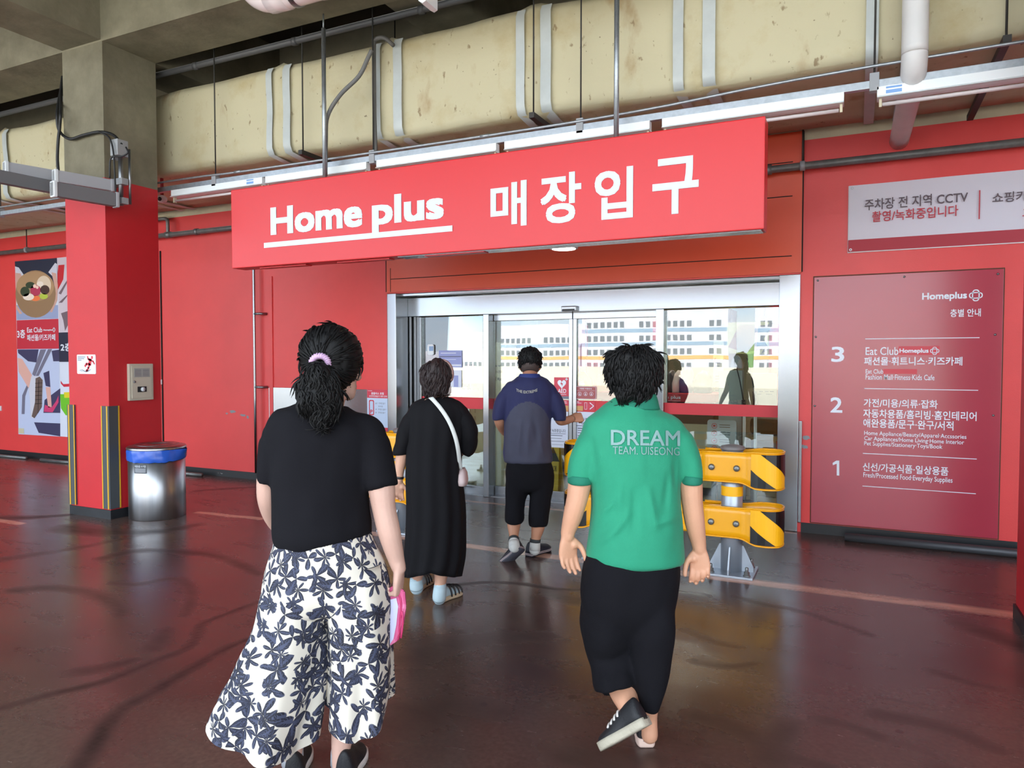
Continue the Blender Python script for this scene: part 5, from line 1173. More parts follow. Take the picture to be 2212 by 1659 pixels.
class Body:
    """measures for one person: photo points at the person's own distance"""
    def __init__(s, D, head=0.0):
        s.D = D; s.fw = Vector((_f.x, _f.y, 0)).normalized(); c, q = math.cos(head), math.sin(head)
        s.side = (_r * c + s.fw * q).normalized(); s.front = (s.fw * c - _r * q).normalized()
    def P(s, px, py, dd=0): return at_d(px, py, s.D + dd)
    def m(s, px, dd=0): return px * (s.D + dd) / FPX
    def L(s, bm, secs, n=24, ex=2.0, mod=None, side=None, sub=3, tang=None):
        """secs: px, py, half width in photo px, half depth in m, shift away from the viewer"""
        A = [(float(a), float(b), float(c), float(d), float(e)) for a, b, c, d, e in [(*q, 0)[:5] for q in secs]]
        if sub: A = [tuple(q) for q in smooth_path(A, sub)]
        return loft(bm, [(s.P(a, b, e), max(.001, s.m(c, e)), max(.001, d)) for a, b, c, d, e in A], side=side or s.side, n=n, ex=ex, mod=mod, tang=tang)
def limb_(bm, pts, n=16, sub=4):
    """pts: (vector, radius)"""
    A = [(*p, r) for p, r in pts]
    if sub: A = [tuple(q) for q in smooth_path(A, sub)]
    loft(bm, [(Vector(a[:3]), a[3], a[3]) for a in A], n=n)
    for k in (0, -1): ellipsoid(bm, A[k][:3], A[k][3] * .98, A[k][3] * .98, A[k][3] * .98, 12, 8)
def hand(bm, w, d, nrm, th, sc=1.0, curl=(.25, .3, .35, .4), thumb=.6, spread=1.0):
    """palm, four fingers and a thumb; w wrist, d towards the finger tips, nrm palm normal (palm side), th thumb side"""
    d = d.normalized(); nrm = (nrm - d * nrm.dot(d)).normalized(); th = (th - d * th.dot(d) - nrm * th.dot(nrm)).normalized()
    loft(bm, [(w - d * .03 * sc, .024 * sc, .018 * sc), (w, .027 * sc, .018 * sc), (w + d * .03 * sc, .037 * sc, .017 * sc), (w + d * .06 * sc, .042 * sc, .0145 * sc), (w + d * .085 * sc, .041 * sc, .012 * sc), (w + d * .093 * sc, .036 * sc, .009 * sc)], side=th, n=18, ex=2.3)
    ellipsoid(bm, w + d * .035 * sc + th * .022 * sc + nrm * .008 * sc, .019 * sc, .019 * sc, .019 * sc, 12, 8)
    for k, (off, ln, r) in enumerate(((.030, .068, .0096), (.0103, .075, .0100), (-.0103, .070, .0096), (-.030, .056, .0086))):
        p = w + d * (.080 - .004 * abs(k - 1)) * sc + th * off * sc; a = .05; dirv = (d + th * (.10 - .068 * k) * spread).normalized(); pts = [(p, r * sc * 1.05)]
        for j, fr in enumerate((.44, .31, .25)):
            a += curl[k] * (1.0 + .35 * j); q = dirv * math.cos(a) + nrm * math.sin(a); p = p + q * ln * fr * sc; pts.append((p, r * sc * (1.0, .92, .78)[j]))
        limb_(bm, pts, 10, 3)
    p = w + d * .022 * sc + th * .026 * sc + nrm * .006 * sc; pts = [(p, .0135 * sc)]
    for q, ln in ((d * .62 + th * thumb + nrm * .35, .036), (d * .86 + th * thumb * .45 + nrm * .4, .030), (d * .95 + th * thumb * .1 + nrm * .3, .024)):
        p = p + q.normalized() * ln * sc; pts.append((p, (.0115, .0105, .0085)[len(pts) - 1] * sc))
    limb_(bm, pts, 10, 3)
def head_(bm, c, f, up, sc=1.0, neck=None):
    """skull, jaw, nose, ears, brow and lips; c centre of the head, f where the face looks"""
    f = f.normalized(); s = f.cross(up).normalized(); up = s.cross(f).normalized()
    def W(x, y, z): return c + (s * x + f * y + up * z) * sc
    secs = [(-.118, .022, .030, .058), (-.110, .034, .040, .052), (-.095, .048, .058, .036), (-.075, .058, .075, .018), (-.05, .065, .086, .006), (-.02, .070, .094, 0), (.01, .073, .097, -.003), (.04, .075, .097, -.006), (.07, .070, .088, -.008), (.095, .054, .068, -.01), (.110, .034, .042, -.01), (.117, .014, .018, -.01)]
    loft(bm, [(W(0, y, z), a * sc, b * sc) for z, a, b, y in secs], side=s, n=28, tang=up)
    limb_(bm, [(W(0, .094, .012), .007 * sc), (W(0, .103, -.012), .009 * sc), (W(0, .112, -.033), .013 * sc), (W(0, .098, -.040), .010 * sc)], 10, 3)
    for q in (-1, 1):
        ellipsoid(bm, W(q * .014, .097, -.037), .009 * sc, .009 * sc, .008 * sc, 10, 6)
        ellipsoid(bm, W(q * .038, .074, .026), .026 * sc, .016 * sc, .009 * sc, 12, 8, rot=Matrix((s, f, up)).transposed())
        ellipsoid(bm, W(q * .043, .066, -.025), .024 * sc, .020 * sc, .020 * sc, 12, 8)
        limb_(bm, [(W(q * .076, -.008, .022), .008 * sc), (W(q * .086, -.018, .018), .010 * sc), (W(q * .086, -.019, -.006), .010 * sc), (W(q * .077, -.006, -.032), .008 * sc)], 10, 3)
    for z, r in ((-.064, .0065), (-.074, .007)): limb_(bm, [(W(-.022, .086, z), .003 * sc), (W(0, .098, z), r * sc), (W(.022, .086, z), .003 * sc)], 8, 3)
    limb_(bm, [(W(0, .07, -.105), .020 * sc), (W(0, .082, -.098), .017 * sc)], 10, 1)
    return W
def eyes(W, parent, sc=1.0):
    for q in (-1, 1):
        bm = nb(); ellipsoid(bm, W(q * .031, .080, .004), .0125 * sc, .0125 * sc, .008 * sc, 12, 8); obj('eye', bm, M('eye_white', (226, 222, 214), rough=.2), parent, smooth=True)
SKIN = lambda nm, rgb: M('skin_' + nm, rgb, rough=.52, var=.05, scale=9, bump=.08, bscale=140)
HAIR = M('hair_black', (15, 13, 13), rough=.62, spec=.3, rgb2=(8, 7, 8), scale=30, stretch=(1, 1, .15)); HAIRB = M('hair_brown', (50, 38, 37), rough=.55, spec=.35, rgb2=(40, 32, 33), scale=30, stretch=(1, 1, .15))
def tufts(bm, vol, n, ln, r, flow, jit=.35, seed=1, lift=.15, test=None, wave=0.0, rad=.1):
    """tapering locks growing out of the hair volume 'vol' (a bmesh) and following flow(point, normal)"""
    rd = random.Random(seed); vol.faces.ensure_lookup_table(); vol.normal_update(); fs = [f for f in vol.faces]
    wts = [f.calc_area() for f in fs]
    for f in rd.choices(fs, wts, k=n):
        p = f.calc_center_median(); nv = f.normal
        if test and not test(p, nv): continue
        d = flow(p, nv); d = (d - nv * d.dot(nv)).normalized() + Vector((rd.uniform(-jit, jit), rd.uniform(-jit, jit), rd.uniform(-jit, jit))); d.normalize()
        L_ = ln * rd.uniform(.6, 1.3); pts = []; q = p - nv * r; ph = rd.uniform(0, 6)
        sd = d.cross(nv)
        for k in range(6):
            u = k / 5; pts.append(q + d * L_ * u + nv * (lift * L_ * math.sin(u * 2.4) + r * 1.3 - (L_ * u) ** 2 / (2 * rad)) + sd * wave * math.sin(ph + u * 7) * L_)
        tube(bm, pts, [r * (.7 + .5 * math.sin(min(1, u * 1.6) * 2.2)) * (1 - (k / 5) ** 2 * .92) for k, u in ((k, k / 5) for k in range(6))], 5)
def shoe(parent, H, T, up, w, msole, mup, name='shoe', sole=.028, hi=.085, laces=None, stripe=None, liner=None):
    """H, T: heel and toe end of the sole's underside; up: away from the ground"""
    ax = (T - H); L_ = ax.length; ax.normalize(); up = (up - ax * up.dot(ax)).normalized(); s = ax.cross(up)
    prof = [(0, .55), (.04, .72), (.14, .82), (.32, .76), (.48, .82), (.66, 1.0), (.82, .98), (.93, .78), (.985, .45), (1.0, .2)]
    prof = [tuple(q) for q in smooth_path(prof, 3)]
    def outline(k, h): return [H + ax * L_ * u + s * w / 2 * a * sg * k + up * h for sg, seq in ((1, prof), (-1, prof[::-1])) for u, a in seq]
    bm = nb(); rings(bm, [outline(.93, 0), outline(1.0, .006), outline(1.02, sole * .6), outline(.99, sole)]); so = obj('sole', bm, msole, None); 
    bm = nb()
    top = [(0.0, .30, .75), (.03, .62, 1.0), (.10, .76, 1.02), (.22, .74, .96), (.34, .72, .86), (.46, .80, .74), (.60, .94, .56), (.76, .95, .44), (.88, .80, .36), (.96, .5, .24), (.995, .18, .1)]
    R_ = []
    for u, a, h in [tuple(q) for q in smooth_path(top, 3)]:
        c = H + ax * L_ * u + up * (sole * .7); ring = []
        for k in range(17):
            th = math.pi * k / 16; ring.append(c + s * (w / 2 * a * math.cos(th)) * (1 - .18 * math.sin(th)) + up * (hi * h * math.sin(th) ** .7))
        R_.append(ring)
    rings(bm, R_, closed=True)
    o = obj(name, bm, mup, parent); 
    me_ = so.data; bpy.data.objects.remove(so)
    so = bpy.data.objects.new('sole', me_); COL.objects.link(so); so.parent = o
    # the sole mesh was built about its own base: shift it to the shoe's base
    cs = [v for v in outline(.93, 0) + outline(1.0, .006) + outline(1.02, sole * .6) + outline(.99, sole)]
    b0 = Vector(((min(v.x for v in cs) + max(v.x for v in cs)) / 2, (min(v.y for v in cs) + max(v.y for v in cs)) / 2, min(v.z for v in cs)))
    so.data.transform(Matrix.Translation(b0 - BASE[o])); BASE[so] = BASE[o]
    if stripe:
        for hh in (.35, .62):
            bm = nb(); O = outline(1.035, sole * hh); tube(bm, O + [O[0]], .0022, 5); obj('stripe', bm, stripe, o)
    if laces:
        for u in (.40, .48, .56, .64):
            a, h = np.interp(u, [t_[0] for t_ in top], [t_[1] for t_ in top]), np.interp(u, [t_[0] for t_ in top], [t_[2] for t_ in top])
            pts = [H + ax * L_ * u + up * (sole * .7 + (hi * h + .004) * math.sin(th) ** .7) + s * (w / 2 * a * math.cos(th)) * (1 - .18 * math.sin(th)) for th in np.linspace(math.pi * .22, math.pi * .78, 7)]
            bm = nb(); tube(bm, pts, .0045, 6); obj('lace', bm, laces, o)
    return o
def raise_text(body, parent, name, m, x0, y0, x1, y1, B, target, off=.005, tw=0.0, bold=.02, bend=0.0, lab=None, sub=True):
    """printing laid on a shirt: letter outlines carried onto the cloth along the wearer's own front direction"""
    from mathutils.bvhtree import BVHTree
    dg = None; me_ = target.data; mw = BASE[target]
    bvh = BVHTree.FromPolygons([v.co + mw for v in me_.vertices], [tuple(p.vertices) for p in me_.polygons])
    V0, F0 = text_pts(body, 0); V, Fc = [], []
    for k, (dx, dy) in enumerate(((-1, -1), (1, 1), (-1, 1), (1, -1)) if bold else ((0, 0),)):
        Fc += [tuple(i + len(V) for i in p) for p in F0]; V += [(v[0] + dx * bold, v[1] + dy * bold, k * .1) for v in V0]
    t = bmesh.new(); vs = [t.verts.new(v) for v in V]
    for p in Fc:
        try: t.faces.new([vs[i] for i in p])
        except ValueError: pass
    w0, w1 = min(v.co.x for v in t.verts), max(v.co.x for v in t.verts)
    for ax, lo, hi in ((0, w0, w1), (1, -.3, .9)):
        q = lo + .11
        while q < hi:
            c_ = Vector((q, 0, 0)) if ax == 0 else Vector((0, q, 0)); bmesh.ops.bisect_plane(t, geom=t.verts[:] + t.edges[:] + t.faces[:], plane_co=c_, plane_no=Vector((1, 0, 0)) if ax == 0 else Vector((0, 1, 0))); q += .11
    xs_ = [v.co.x for v in t.verts]; ys_ = [v.co.y for v in t.verts]; a, b_, c, d = min(xs_), max(xs_), min(ys_), max(ys_)
    for v in t.verts:
        u, w = (v.co.x - a) / (b_ - a), (v.co.y - c) / (d - c)
        px = x0 + (x1 - x0) * u; py = y1 + (y0 - y1) * w + tw * (u - .5) + bend * (4 * (u - .5) ** 2 - 1)
        dv = (B.P(px, py) - EYE).normalized(); hit = bvh.ray_cast(EYE, dv)
        q = hit[0] if hit[0] else B.P(px, py, -.14); v.co = q - B.front * (off + v.co.z * .003)
    return obj(name, t, m, parent, label=lab)

# ---------------------------------------------------------------- woman in a black tee and leaf-print culottes
B = Body(2.62, math.radians(6)); P = B.P
fd = (B.front * math.cos(math.radians(48)) + B.side * math.sin(math.radians(48))).normalized(); UP = Vector((0, 0, 1))
bm = nb()
W1 = head_(bm, P(722, 792, .0), fd + Vector((0, 0, -.08)), UP, .98)
limb_(bm, [(P(716, 845, .0), .056), (P(707, 880, .0), .058), (P(702, 905, .0), .066)])
B.L(bm, [(702, 878, 40, .05), (701, 897, 78, .075), (700, 920, 108, .10), (698, 960, 108, .112), (694, 1010, 98, .115), (693, 1080, 92, .112), (695, 1150, 94, .112), (704, 1220, 108, .125), (706, 1290, 104, .12), (706, 1315, 80, .08)])
limb_(bm, [(P(796, 935), .05), (P(814, 985, -.01), .052), (P(824, 1050, -.02), .050), (P(829, 1095, -.025), .043), (P(841, 1150, -.02), .041), (P(855, 1205, -.0), .031), (P(862, 1228, .0), .026)])
limb_(bm, [(P(604, 935), .048), (P(590, 985, .01), .050), (P(582, 1045, .03), .046), (P(582, 1085, .06), .041), (P(598, 1125, .14), .038), (P(628, 1160, .24), .028)])
hand(bm, P(862, 1230, .0), P(858, 1330, .02) - P(862, 1230), -_r + B.front * .2, B.front, 1.0, (.75, .8, .85, .9), .5)
hand(bm, P(628, 1160, .24), P(660, 1180, .34) - P(628, 1160, .24), B.front * -.2 + _r, UP, .95)
limb_(bm, [(P(655, 1285), .088), (P(648, 1390, .02), .072), (P(642, 1470, .03), .056), (P(634, 1530, .03), .058), (P(632, 1590, .03), .043), (P(632, 1640, .03), .035), (P(632, 1672, .04), .036)])
limb_(bm, [(P(755, 1285), .088), (P(755, 1390, .04), .072), (P(752, 1455, .06), .056), (P(750, 1520, .05), .057), (P(742, 1575, .03), .045), (P(736, 1625, .02), .034), (P(736, 1665, .03), .036)])
sk1 = SKIN('fair', (204, 164, 148))
body = obj('person', fuse(bm, .0045), sk1, None, 'woman with a black ponytail, black tee and leaf-print culottes walking towards the door', 'person', origin=(P(690, 1690).x, P(690, 1690).y, 0))
woman = body; eyes(W1, body, .98)
# hair
bm = nb()
B.L(bm, [(712, 707, 10, .03, -.01), (712, 712, 34, .060, -.012), (712, 724, 50, .085, -.015), (713, 745, 63, .106, -.018), (715, 770, 67, .112, -.022), (712, 796, 60, .10, -.03), (702, 822, 46, .078, -.046), (694, 842, 34, .055, -.055), (690, 856, 22, .03, -.06)], n=28, sub=3)
cap = fuse(bm, .008, 3); folds(cap, .004, (40, 40, 14), 3)
tie = P(690, 779, -.125)
def pull(p, nv): return (tie - p)
hb = cap.copy(); tufts(hb, cap, 520, .07, .0038, pull, .08, 5, .0)
bm = nb(); B.L(bm, [(690, 786, 12, .022, -.13), (690, 800, 26, .04, -.135), (690, 825, 38, .05, -.13), (692, 855, 43, .055, -.125), (694, 880, 40, .05, -.125), (690, 900, 26, .035, -.13), (684, 912, 8, .015, -.13)], n=20)
tail = fuse(bm, .008, 2); folds(tail, .014, (30, 30, 16), 9)
tufts(hb, tail, 900, .055, .0036, lambda p, nv: Vector((0, 0, -1)) + _r * .35 * math.sin(p.z * 70 + p.x * 25), .22, 8, .06, wave=.10, rad=.12)
tm = bpy.data.meshes.new('t'); tail.to_mesh(tm); hb.from_mesh(tm); bpy.data.meshes.remove(tm); tail.free()
# loose strands by the right cheek and the left temple
for k, (a, b_, c_) in enumerate((((770, 775), (778, 800), (772, 822)), ((775, 770), (783, 795), (779, 812)), ((652, 770), (646, 795), (652, 818)), ((655, 780), (651, 810), (657, 835)), ((765, 780), (770, 795), (768, 806)))):
    tube(hb, [P(*a, -.02 + .02 * (k < 2)), P(*b_, -.0), P(*c_, .0)], [.006, .004, .001], 6, smoothit=4)
rd = random.Random(4)
for k in range(46):
    x = rd.uniform(664, 765); y0 = 712 + .011 * (x - 712) ** 2; tube(hb, [P(x, y0 + 3, -.02), P(x + rd.uniform(-6, 6), y0 - 3, -.02), P(x + rd.uniform(-14, 14), y0 - rd.uniform(2, 7), -.02)], [.0012, .001, .0005], 4)
for f in hb.faces: f.smooth = True
cap.free(); obj('hair', hb, HAIR, body, label='black hair tied in a wavy ponytail')
bm = nb(); R_ = []
for k in range(41):
    th = math.pi * (1.06 - 1.12 * k / 40); u = k / 40
    cen = P(691 + 18 * math.cos(th), 786 - 17 * math.sin(th), -.128 - .02 * math.sin(th)); rr_ = .011 + .0022 * math.sin(k * 2.3); rad = Vector((0, 0, 1)) * math.sin(th) + _r * math.cos(th)
    R_.append([cen + rad * rr_ * math.cos(q) - B.fw * rr_ * 1.2 * math.sin(q) for q in [2 * math.pi * j / 10 for j in range(10)]])
rings(bm, R_); obj('hair_tie', bm, M('scrunchie', (206, 170, 206), rough=.7, rgb2=(150, 70, 120), scale=40, sharp=(.36, .42)), body, label='pale lilac scrunchie')
bm = nb(); e = W1(.082, -.004, -.040); ellipsoid(bm, e, .005, .005, .005, 10, 8); obj('earring', bm, M('pearl', (232, 226, 214), rough=.15), body)
# black tee
bm = nb()
B.L(bm, [(702, 872, 48, .062), (701, 882, 66, .078), (700, 893, 90, .094), (698, 908, 112, .108), (697, 928, 122, .120), (697, 960, 117, .130), (694, 1010, 107, .134), (693, 1060, 102, .135), (694, 1110, 103, .137), (696, 1140, 106, .142), (699, 1158, 104, .140), (700, 1168, 101, .134), (701, 1172, 96, .125)], n=36)
limb_(bm, [(P(750, 915), .052), (P(784, 928), .060), (P(799, 942), .063)])
B.L(bm, [(800, 944, 22, .045), (804, 955, 37, .066), (813, 985, 38.5, .070, -.005), (821, 1030, 37, .066, -.012), (825, 1054, 36, .064, -.018)], n=22, side=_r)
limb_(bm, [(P(650, 915), .052), (P(618, 928), .060), (P(602, 942), .063)])
B.L(bm, [(602, 944, 22, .045), (600, 955, 38, .066), (594, 985, 37, .068, .0), (590, 1020, 34, .063, .005), (588, 1037, 33, .060, .01)], n=22, side=_r)
tee = fuse(bm, .009, 4); folds(tee, .009, (7, 7, 3.2), 2, hem=P(700, 1172).z)
obj('shirt', tee, M('black_knit', (17, 16, 21), rough=.9, spec=.2, var=.12, scale=5, bump=.15, bscale=260), body, label='loose black short sleeved tee')
# culottes with the leaf print
fmn = bpy.data.materials.new('leaf_print_cloth'); fmn.use_nodes = True; n, l = fmn.node_tree.nodes, fmn.node_tree.links; b = n['Principled BSDF']; b.inputs['Roughness'].default_value = .75
tcn = nd('ShaderNodeTexCoord'); wob = nd('ShaderNodeTexNoise', Scale=14.0, Detail=2.0); l.new(tcn.outputs['UV'], wob.inputs['Vector'])
wv = nd('ShaderNodeVectorMath', operation='MULTIPLY_ADD'); l.new(wob.outputs['Color'], wv.inputs[0]); wv.inputs[1].default_value = (.020, .020, 0); l.new(tcn.outputs['UV'], wv.inputs[2])
uvw = wv.outputs[0]
def leaves(scale, petals, off, r0, r1, pw, veins):
    mpn = nd('ShaderNodeMapping'); mpn.inputs['Location'].default_value = off; l.new(uvw, mpn.inputs['Vector'])
    vo = nd('ShaderNodeTexVoronoi', voronoi_dimensions='2D', Scale=scale, Randomness=.72); l.new(mpn.outputs[0], vo.inputs['Vector'])
    df = nd('ShaderNodeVectorMath', operation='SUBTRACT'); l.new(mpn.outputs[0], df.inputs[0]); l.new(vo.outputs['Position'], df.inputs[1])
    sx = nd('ShaderNodeSeparateXYZ'); l.new(df.outputs[0], sx.inputs[0]); sc_ = nd('ShaderNodeSeparateColor'); l.new(vo.outputs['Color'], sc_.inputs[0])
    ang = mth('ADD', mth('ARCTAN2', sx.outputs['Y'], sx.outputs['X']), mth('MULTIPLY', sc_.outputs[0], 6.28))
    r = mth('MULTIPLY', mth('POWER', mth('ADD', mth('MULTIPLY', sx.outputs['X'], sx.outputs['X']), mth('MULTIPLY', sx.outputs['Y'], sx.outputs['Y'])), .5), scale)
    k = mth('ABSOLUTE', mth('COSINE', mth('MULTIPLY', ang, petals / 2)))
    half = mth('ADD', mth('MULTIPLY', mth('COSINE', ang), .28), .78)         # longer leaves on one side of the sprig
    lim = mth('MULTIPLY', mth('ADD', mth('MULTIPLY', mth('POWER', k, pw), r1), r0), half)
    d = mth('SUBTRACT', lim, r); mask = mth('MULTIPLY', d, 28.0); mk = nd('ShaderNodeClamp'); l.new(mask, mk.inputs[0])
    vein = mth('MULTIPLY', mth('GREATER_THAN', k, .982), mth('GREATER_THAN', r, .12))
    rib_ = mth('GREATER_THAN', mth('SINE', mth('MULTIPLY', mth('ADD', r, mth('MULTIPLY', k, -.5)), 60.0)), .72)
    return mk.outputs[0], mth('MAXIMUM', vein, mth('MULTIPLY', rib_, mth('GREATER_THAN', k, .8))), sc_.outputs[1]
base = S(216, 208, 194)
col = None
for scale, petals, off, r0, r1, pw in ((9.5, 5, (0, 0, 0), .05, .62, 1.6), (11.0, 3, (.37, .21, 0), .03, .66, 2.6), (12.0, 7, (.71, .53, 0), .04, .50, 1.3)):
    mk, vn, rnd = leaves(scale, petals, off, r0, r1, pw, 1)
    c_ = mix(mth('MULTIPLY', vn, .55), mix(rnd, S(26, 25, 33), S(36, 38, 56)), S(84, 90, 118))
    col = mix(mk, col if col is not None else base, c_)
l.new(col, b.inputs['Base Color'])
bw = nd('ShaderNodeTexNoise', Scale=300.0); l.new(tcn.outputs['UV'], bw.inputs['Vector']); bb_ = nd('ShaderNodeBump', Strength=.1, Distance=.004); l.new(bw.outputs[0], bb_.inputs['Height']); l.new(bb_.outputs[0], b.inputs['Normal'])
def wide_leg(bm, secs, hem, nf, ph, circ, u0):
    uvl = bm.loops.layers.uv.verify(); A = [tuple(q) for q in smooth_path([(*map(float, q),) for q in secs], 6)]; n_ = 72; R_ = []; K = len(A) - 1
    for k, (x, y, hw, dp, dd) in enumerate(A):
        t = k / K; c = P(x, y, dd); ring = []
        for i in range(n_):
            th = 2 * math.pi * i / n_; wv_ = 1 + (.02 + .15 * max(0, t - .2) ** 1.2) * math.sin(nf * th + ph + 1.2 * math.sin(2 * t)) + .045 * t * math.sin((nf * 2 - 1) * th + 2 * ph) + .05 * t * noise.noise(Vector((math.cos(th) * 2, math.sin(th) * 2, t * 2.2 + ph)))
            drop = hem(th) * max(0, (t - .55) / .45) ** 1.5
            ring.append(c + B.side * (B.m(hw) * math.cos(th) * wv_) - B.front * (dp * math.sin(th) * wv_) - UP * B.m(drop))
        R_.append(ring)
    V = [[bm.verts.new(p) for p in r_] for r_ in R_]
    for k in range(K):
        for i in range(n_):
            j = (i + 1) % n_; f = bm.faces.new((V[k][i], V[k][j], V[k + 1][j], V[k + 1][i])); f.smooth = True
            for lp_, (ii, kk) in zip(f.loops, ((i, k), (i + 1, k), (i + 1, k + 1), (i, k + 1))): lp_[uvl].uv = (u0 + ii / n_ * circ * (.75 + .35 * kk / K), -A[kk][1] * B.D / FPX)
    bm.faces.new(V[0])
bm = nb()
wide_leg(bm, [(642, 1215, 58, .10, 0), (636, 1290, 71, .139, 0), (630, 1345, 76, .147, -.01), (612, 1410, 88, .155, -.03), (596, 1470, 97, .165, -.05), (578, 1525, 101, .17, -.07), (566, 1572, 100, .17, -.08)], lambda th: 34 * math.sin(th) - 24 * math.cos(th) * (1 if math.cos(th) < 0 else -.4) * -1 if False else (30 * max(0, math.sin(th)) + 34 * math.cos(th) - 12), 5, .6, .95, .0)
wide_leg(bm, [(770, 1215, 58, .10, 0), (774, 1290, 70, .139, 0), (776, 1345, 69, .14, 0), (777, 1410, 69, .145, .0), (777, 1470, 70, .15, .0), (777, 1510, 70, .15, .0), (776, 1540, 69, .15, .0)], lambda th: 24 * max(0, math.sin(th)) - 26 * abs(math.cos(th)), 5, 2.4, .85, 1.7)
uvl = bm.loops.layers.uv.verify()
hip = [(700, 1150, 100, .128, 0), (702, 1175, 108, .132, 0), (705, 1210, 122, .140, 0), (706, 1245, 132, .146, 0), (706, 1280, 136, .148, 0), (705, 1308, 130, .135, 0), (704, 1325, 112, .11, 0)]
A = [tuple(q) for q in smooth_path([(*map(float, q),) for q in hip], 5)]; V = []
for k, (x, y, hw, dp, dd) in enumerate(A):
    t = k / (len(A) - 1); V.append([bm.verts.new(P(x, y, dd) + B.side * B.m(hw) * math.cos(th) * (1 + .012 * math.sin(9 * th) * (1 - t)) - B.front * dp * math.sin(th) * (1 + .02 * math.sin(9 * th) * (1 - t)) * (1 - .28 * t ** 3 * math.exp(-(math.cos(th) / .25) ** 2))) for th in [2 * math.pi * i / 72 for i in range(72)]])
for k in range(len(V) - 1):
    for i in range(72):
        j = (i + 1) % 72; f = bm.faces.new((V[k][i], V[k][j], V[k + 1][j], V[k + 1][i])); f.smooth = True
        for lp_, (ii, kk) in zip(f.loops, ((i, k), (i + 1, k), (i + 1, k + 1), (i, k + 1))): lp_[uvl].uv = (ii / 72 * 1.35 + .3, -A[kk][1] * B.D / FPX)
bm.faces.new(V[0])
obj('trousers', bm, fmn, body, label='wide cream culottes with dark blue leaf print')
SH_BL = M('shoe_black', (24, 24, 28), rough=.6, bump=.2, bscale=200); SH_WH = M('shoe_sole_white', (214, 208, 202), rough=.55); SOCKG = M('sock_grey', (158, 160, 166), rough=.85)
def floor_pt(px, py): return at_z(px, py, 0)
def gpt(v): return Vector((v.x, v.y, .002))
h_ = gpt(P(634, 1690, -.02)); shoe(body, h_, h_ + B.front * .235 + B.side * -.01, UP, .095, SH_WH, SH_BL, sole=.034, hi=.098)
h_ = gpt(P(742, 1690, -.03)); shoe(body, h_, h_ + B.front * .235 + B.side * .03, UP, .095, SH_WH, SH_BL, sole=.034, hi=.105)
for q in (((632, 1612, .035), (632, 1650, .035), .040), ((737, 1622, .028), (737, 1650, .03), .039)):
    bm = nb(); limb_(bm, [(P(*q[0]), q[2] - .001), (P(*q[1]), q[2])], 16, 2); obj('sock', bm, SOCKG, body)
# pink pouch in her right hand
PINK = M('pouch_pink', (232, 128, 170), rough=.5, rgb2=(214, 90, 140), scale=18, sharp=(.56, .62)); PWH = M('pouch_white', (206, 206, 236), rough=.5)
c0 = P(852, 1275, .03)
t = thing('pouch', P(848, 1390, .03), 'pink and white zip pouch held in the hand of the ponytailed woman', 'pouch')
def pouch_pt(px, py, dd): return P(px, py, dd)
bm = nb(); out = [(838, 1272), (852, 1264), (873, 1276), (876, 1310), (870, 1350), (858, 1384), (842, 1396), (834, 1384), (826, 1330), (826, 1300)]
for s_ in (0,):
    a = [bm.verts.new(P(x, y, -.005)) for x, y in out]; m_ = [bm.verts.new(P(x + 3 * (x > 850) - 3 * (x <= 850), y, .016)) for x, y in out]; b2 = [bm.verts.new(P(x, y, .037)) for x, y in out]
    bm.faces.new(a); bm.faces.new(list(reversed(b2)))
    for R1, R2 in ((a, m_), (m_, b2)):
        for i in range(len(out)): bm.faces.new((R1[i], R2[i], R2[(i + 1) % len(out)], R1[(i + 1) % len(out)]))
bmesh.ops.recalc_face_normals(bm, faces=bm.faces[:]); bmesh.ops.bevel(bm, geom=bm.edges[:], offset=.004, segments=2, affect='EDGES'); obj('pouch_body', bm, PINK, t)
bm = nb(); poly = [(828, 1308), (840, 1296), (856, 1292), (860, 1310), (856, 1350), (850, 1380), (842, 1392), (836, 1380), (829, 1335)]
bm.faces.new([bm.verts.new(P(x, y, -.0095)) for x, y in poly]); obj('white_print', bm, PWH, t)
bm = nb(); tube(bm, [P(856, 1268, -.004), P(866, 1300, -.007), P(864, 1340, -.006), P(861, 1382, .0)], .0035, 6, smoothit=4); obj('zip', bm, M('zip_pink', (206, 60, 110), rough=.4), t)
bm = nb(); tube(bm, [P(868, 1320, -.006), P(870, 1345, -.008), P(866, 1378, -.006)], .004, 6, smoothit=3); obj('wrist_strap', bm, M('zip_pink', ()), t)
# ---------------------------------------------------------------- man in the green polo
BLK = M('black_cotton', (16, 15, 20), rough=.92, spec=.2, var=.12, scale=5, bump=.15, bscale=240)
B = Body(2.85, math.radians(4)); P = B.P
bm = nb()
W2 = head_(bm, P(1371, 810, .0), B.front - _r * .12 + Vector((0, 0, -.15)), UP, .96)
limb_(bm, [(P(1371, 850, -.005), .060), (P(1373, 880, .0), .062), (P(1373, 905, .0), .066)])
B.L(bm, [(1374, 875, 40, .05), (1371, 895, 58, .068), (1369, 914, 82, .085), (1368, 940, 94, .10), (1369, 990, 92, .108), (1372, 1060, 84, .108), (1374, 1120, 86, .112), (1372, 1190, 92, .125), (1364, 1250, 94, .12), (1358, 1310, 86, .105), (1354, 1335, 70, .08)])
limb_(bm, [(P(1292, 956), .046), (P(1268, 994), .049), (P(1254, 1040, -.01), .047), (P(1246, 1080, -.015), .042), (P(1237, 1115, -.01), .038), (P(1228, 1145, .0), .030), (P(1226, 1158, .0), .027)])
limb_(bm, [(P(1454, 956), .046), (P(1478, 994), .049), (P(1491, 1040, -.01), .047), (P(1495, 1085, -.015), .042), (P(1501, 1130, -.01), .039), (P(1509, 1172, .0), .030), (P(1511, 1185, .0), .027)])
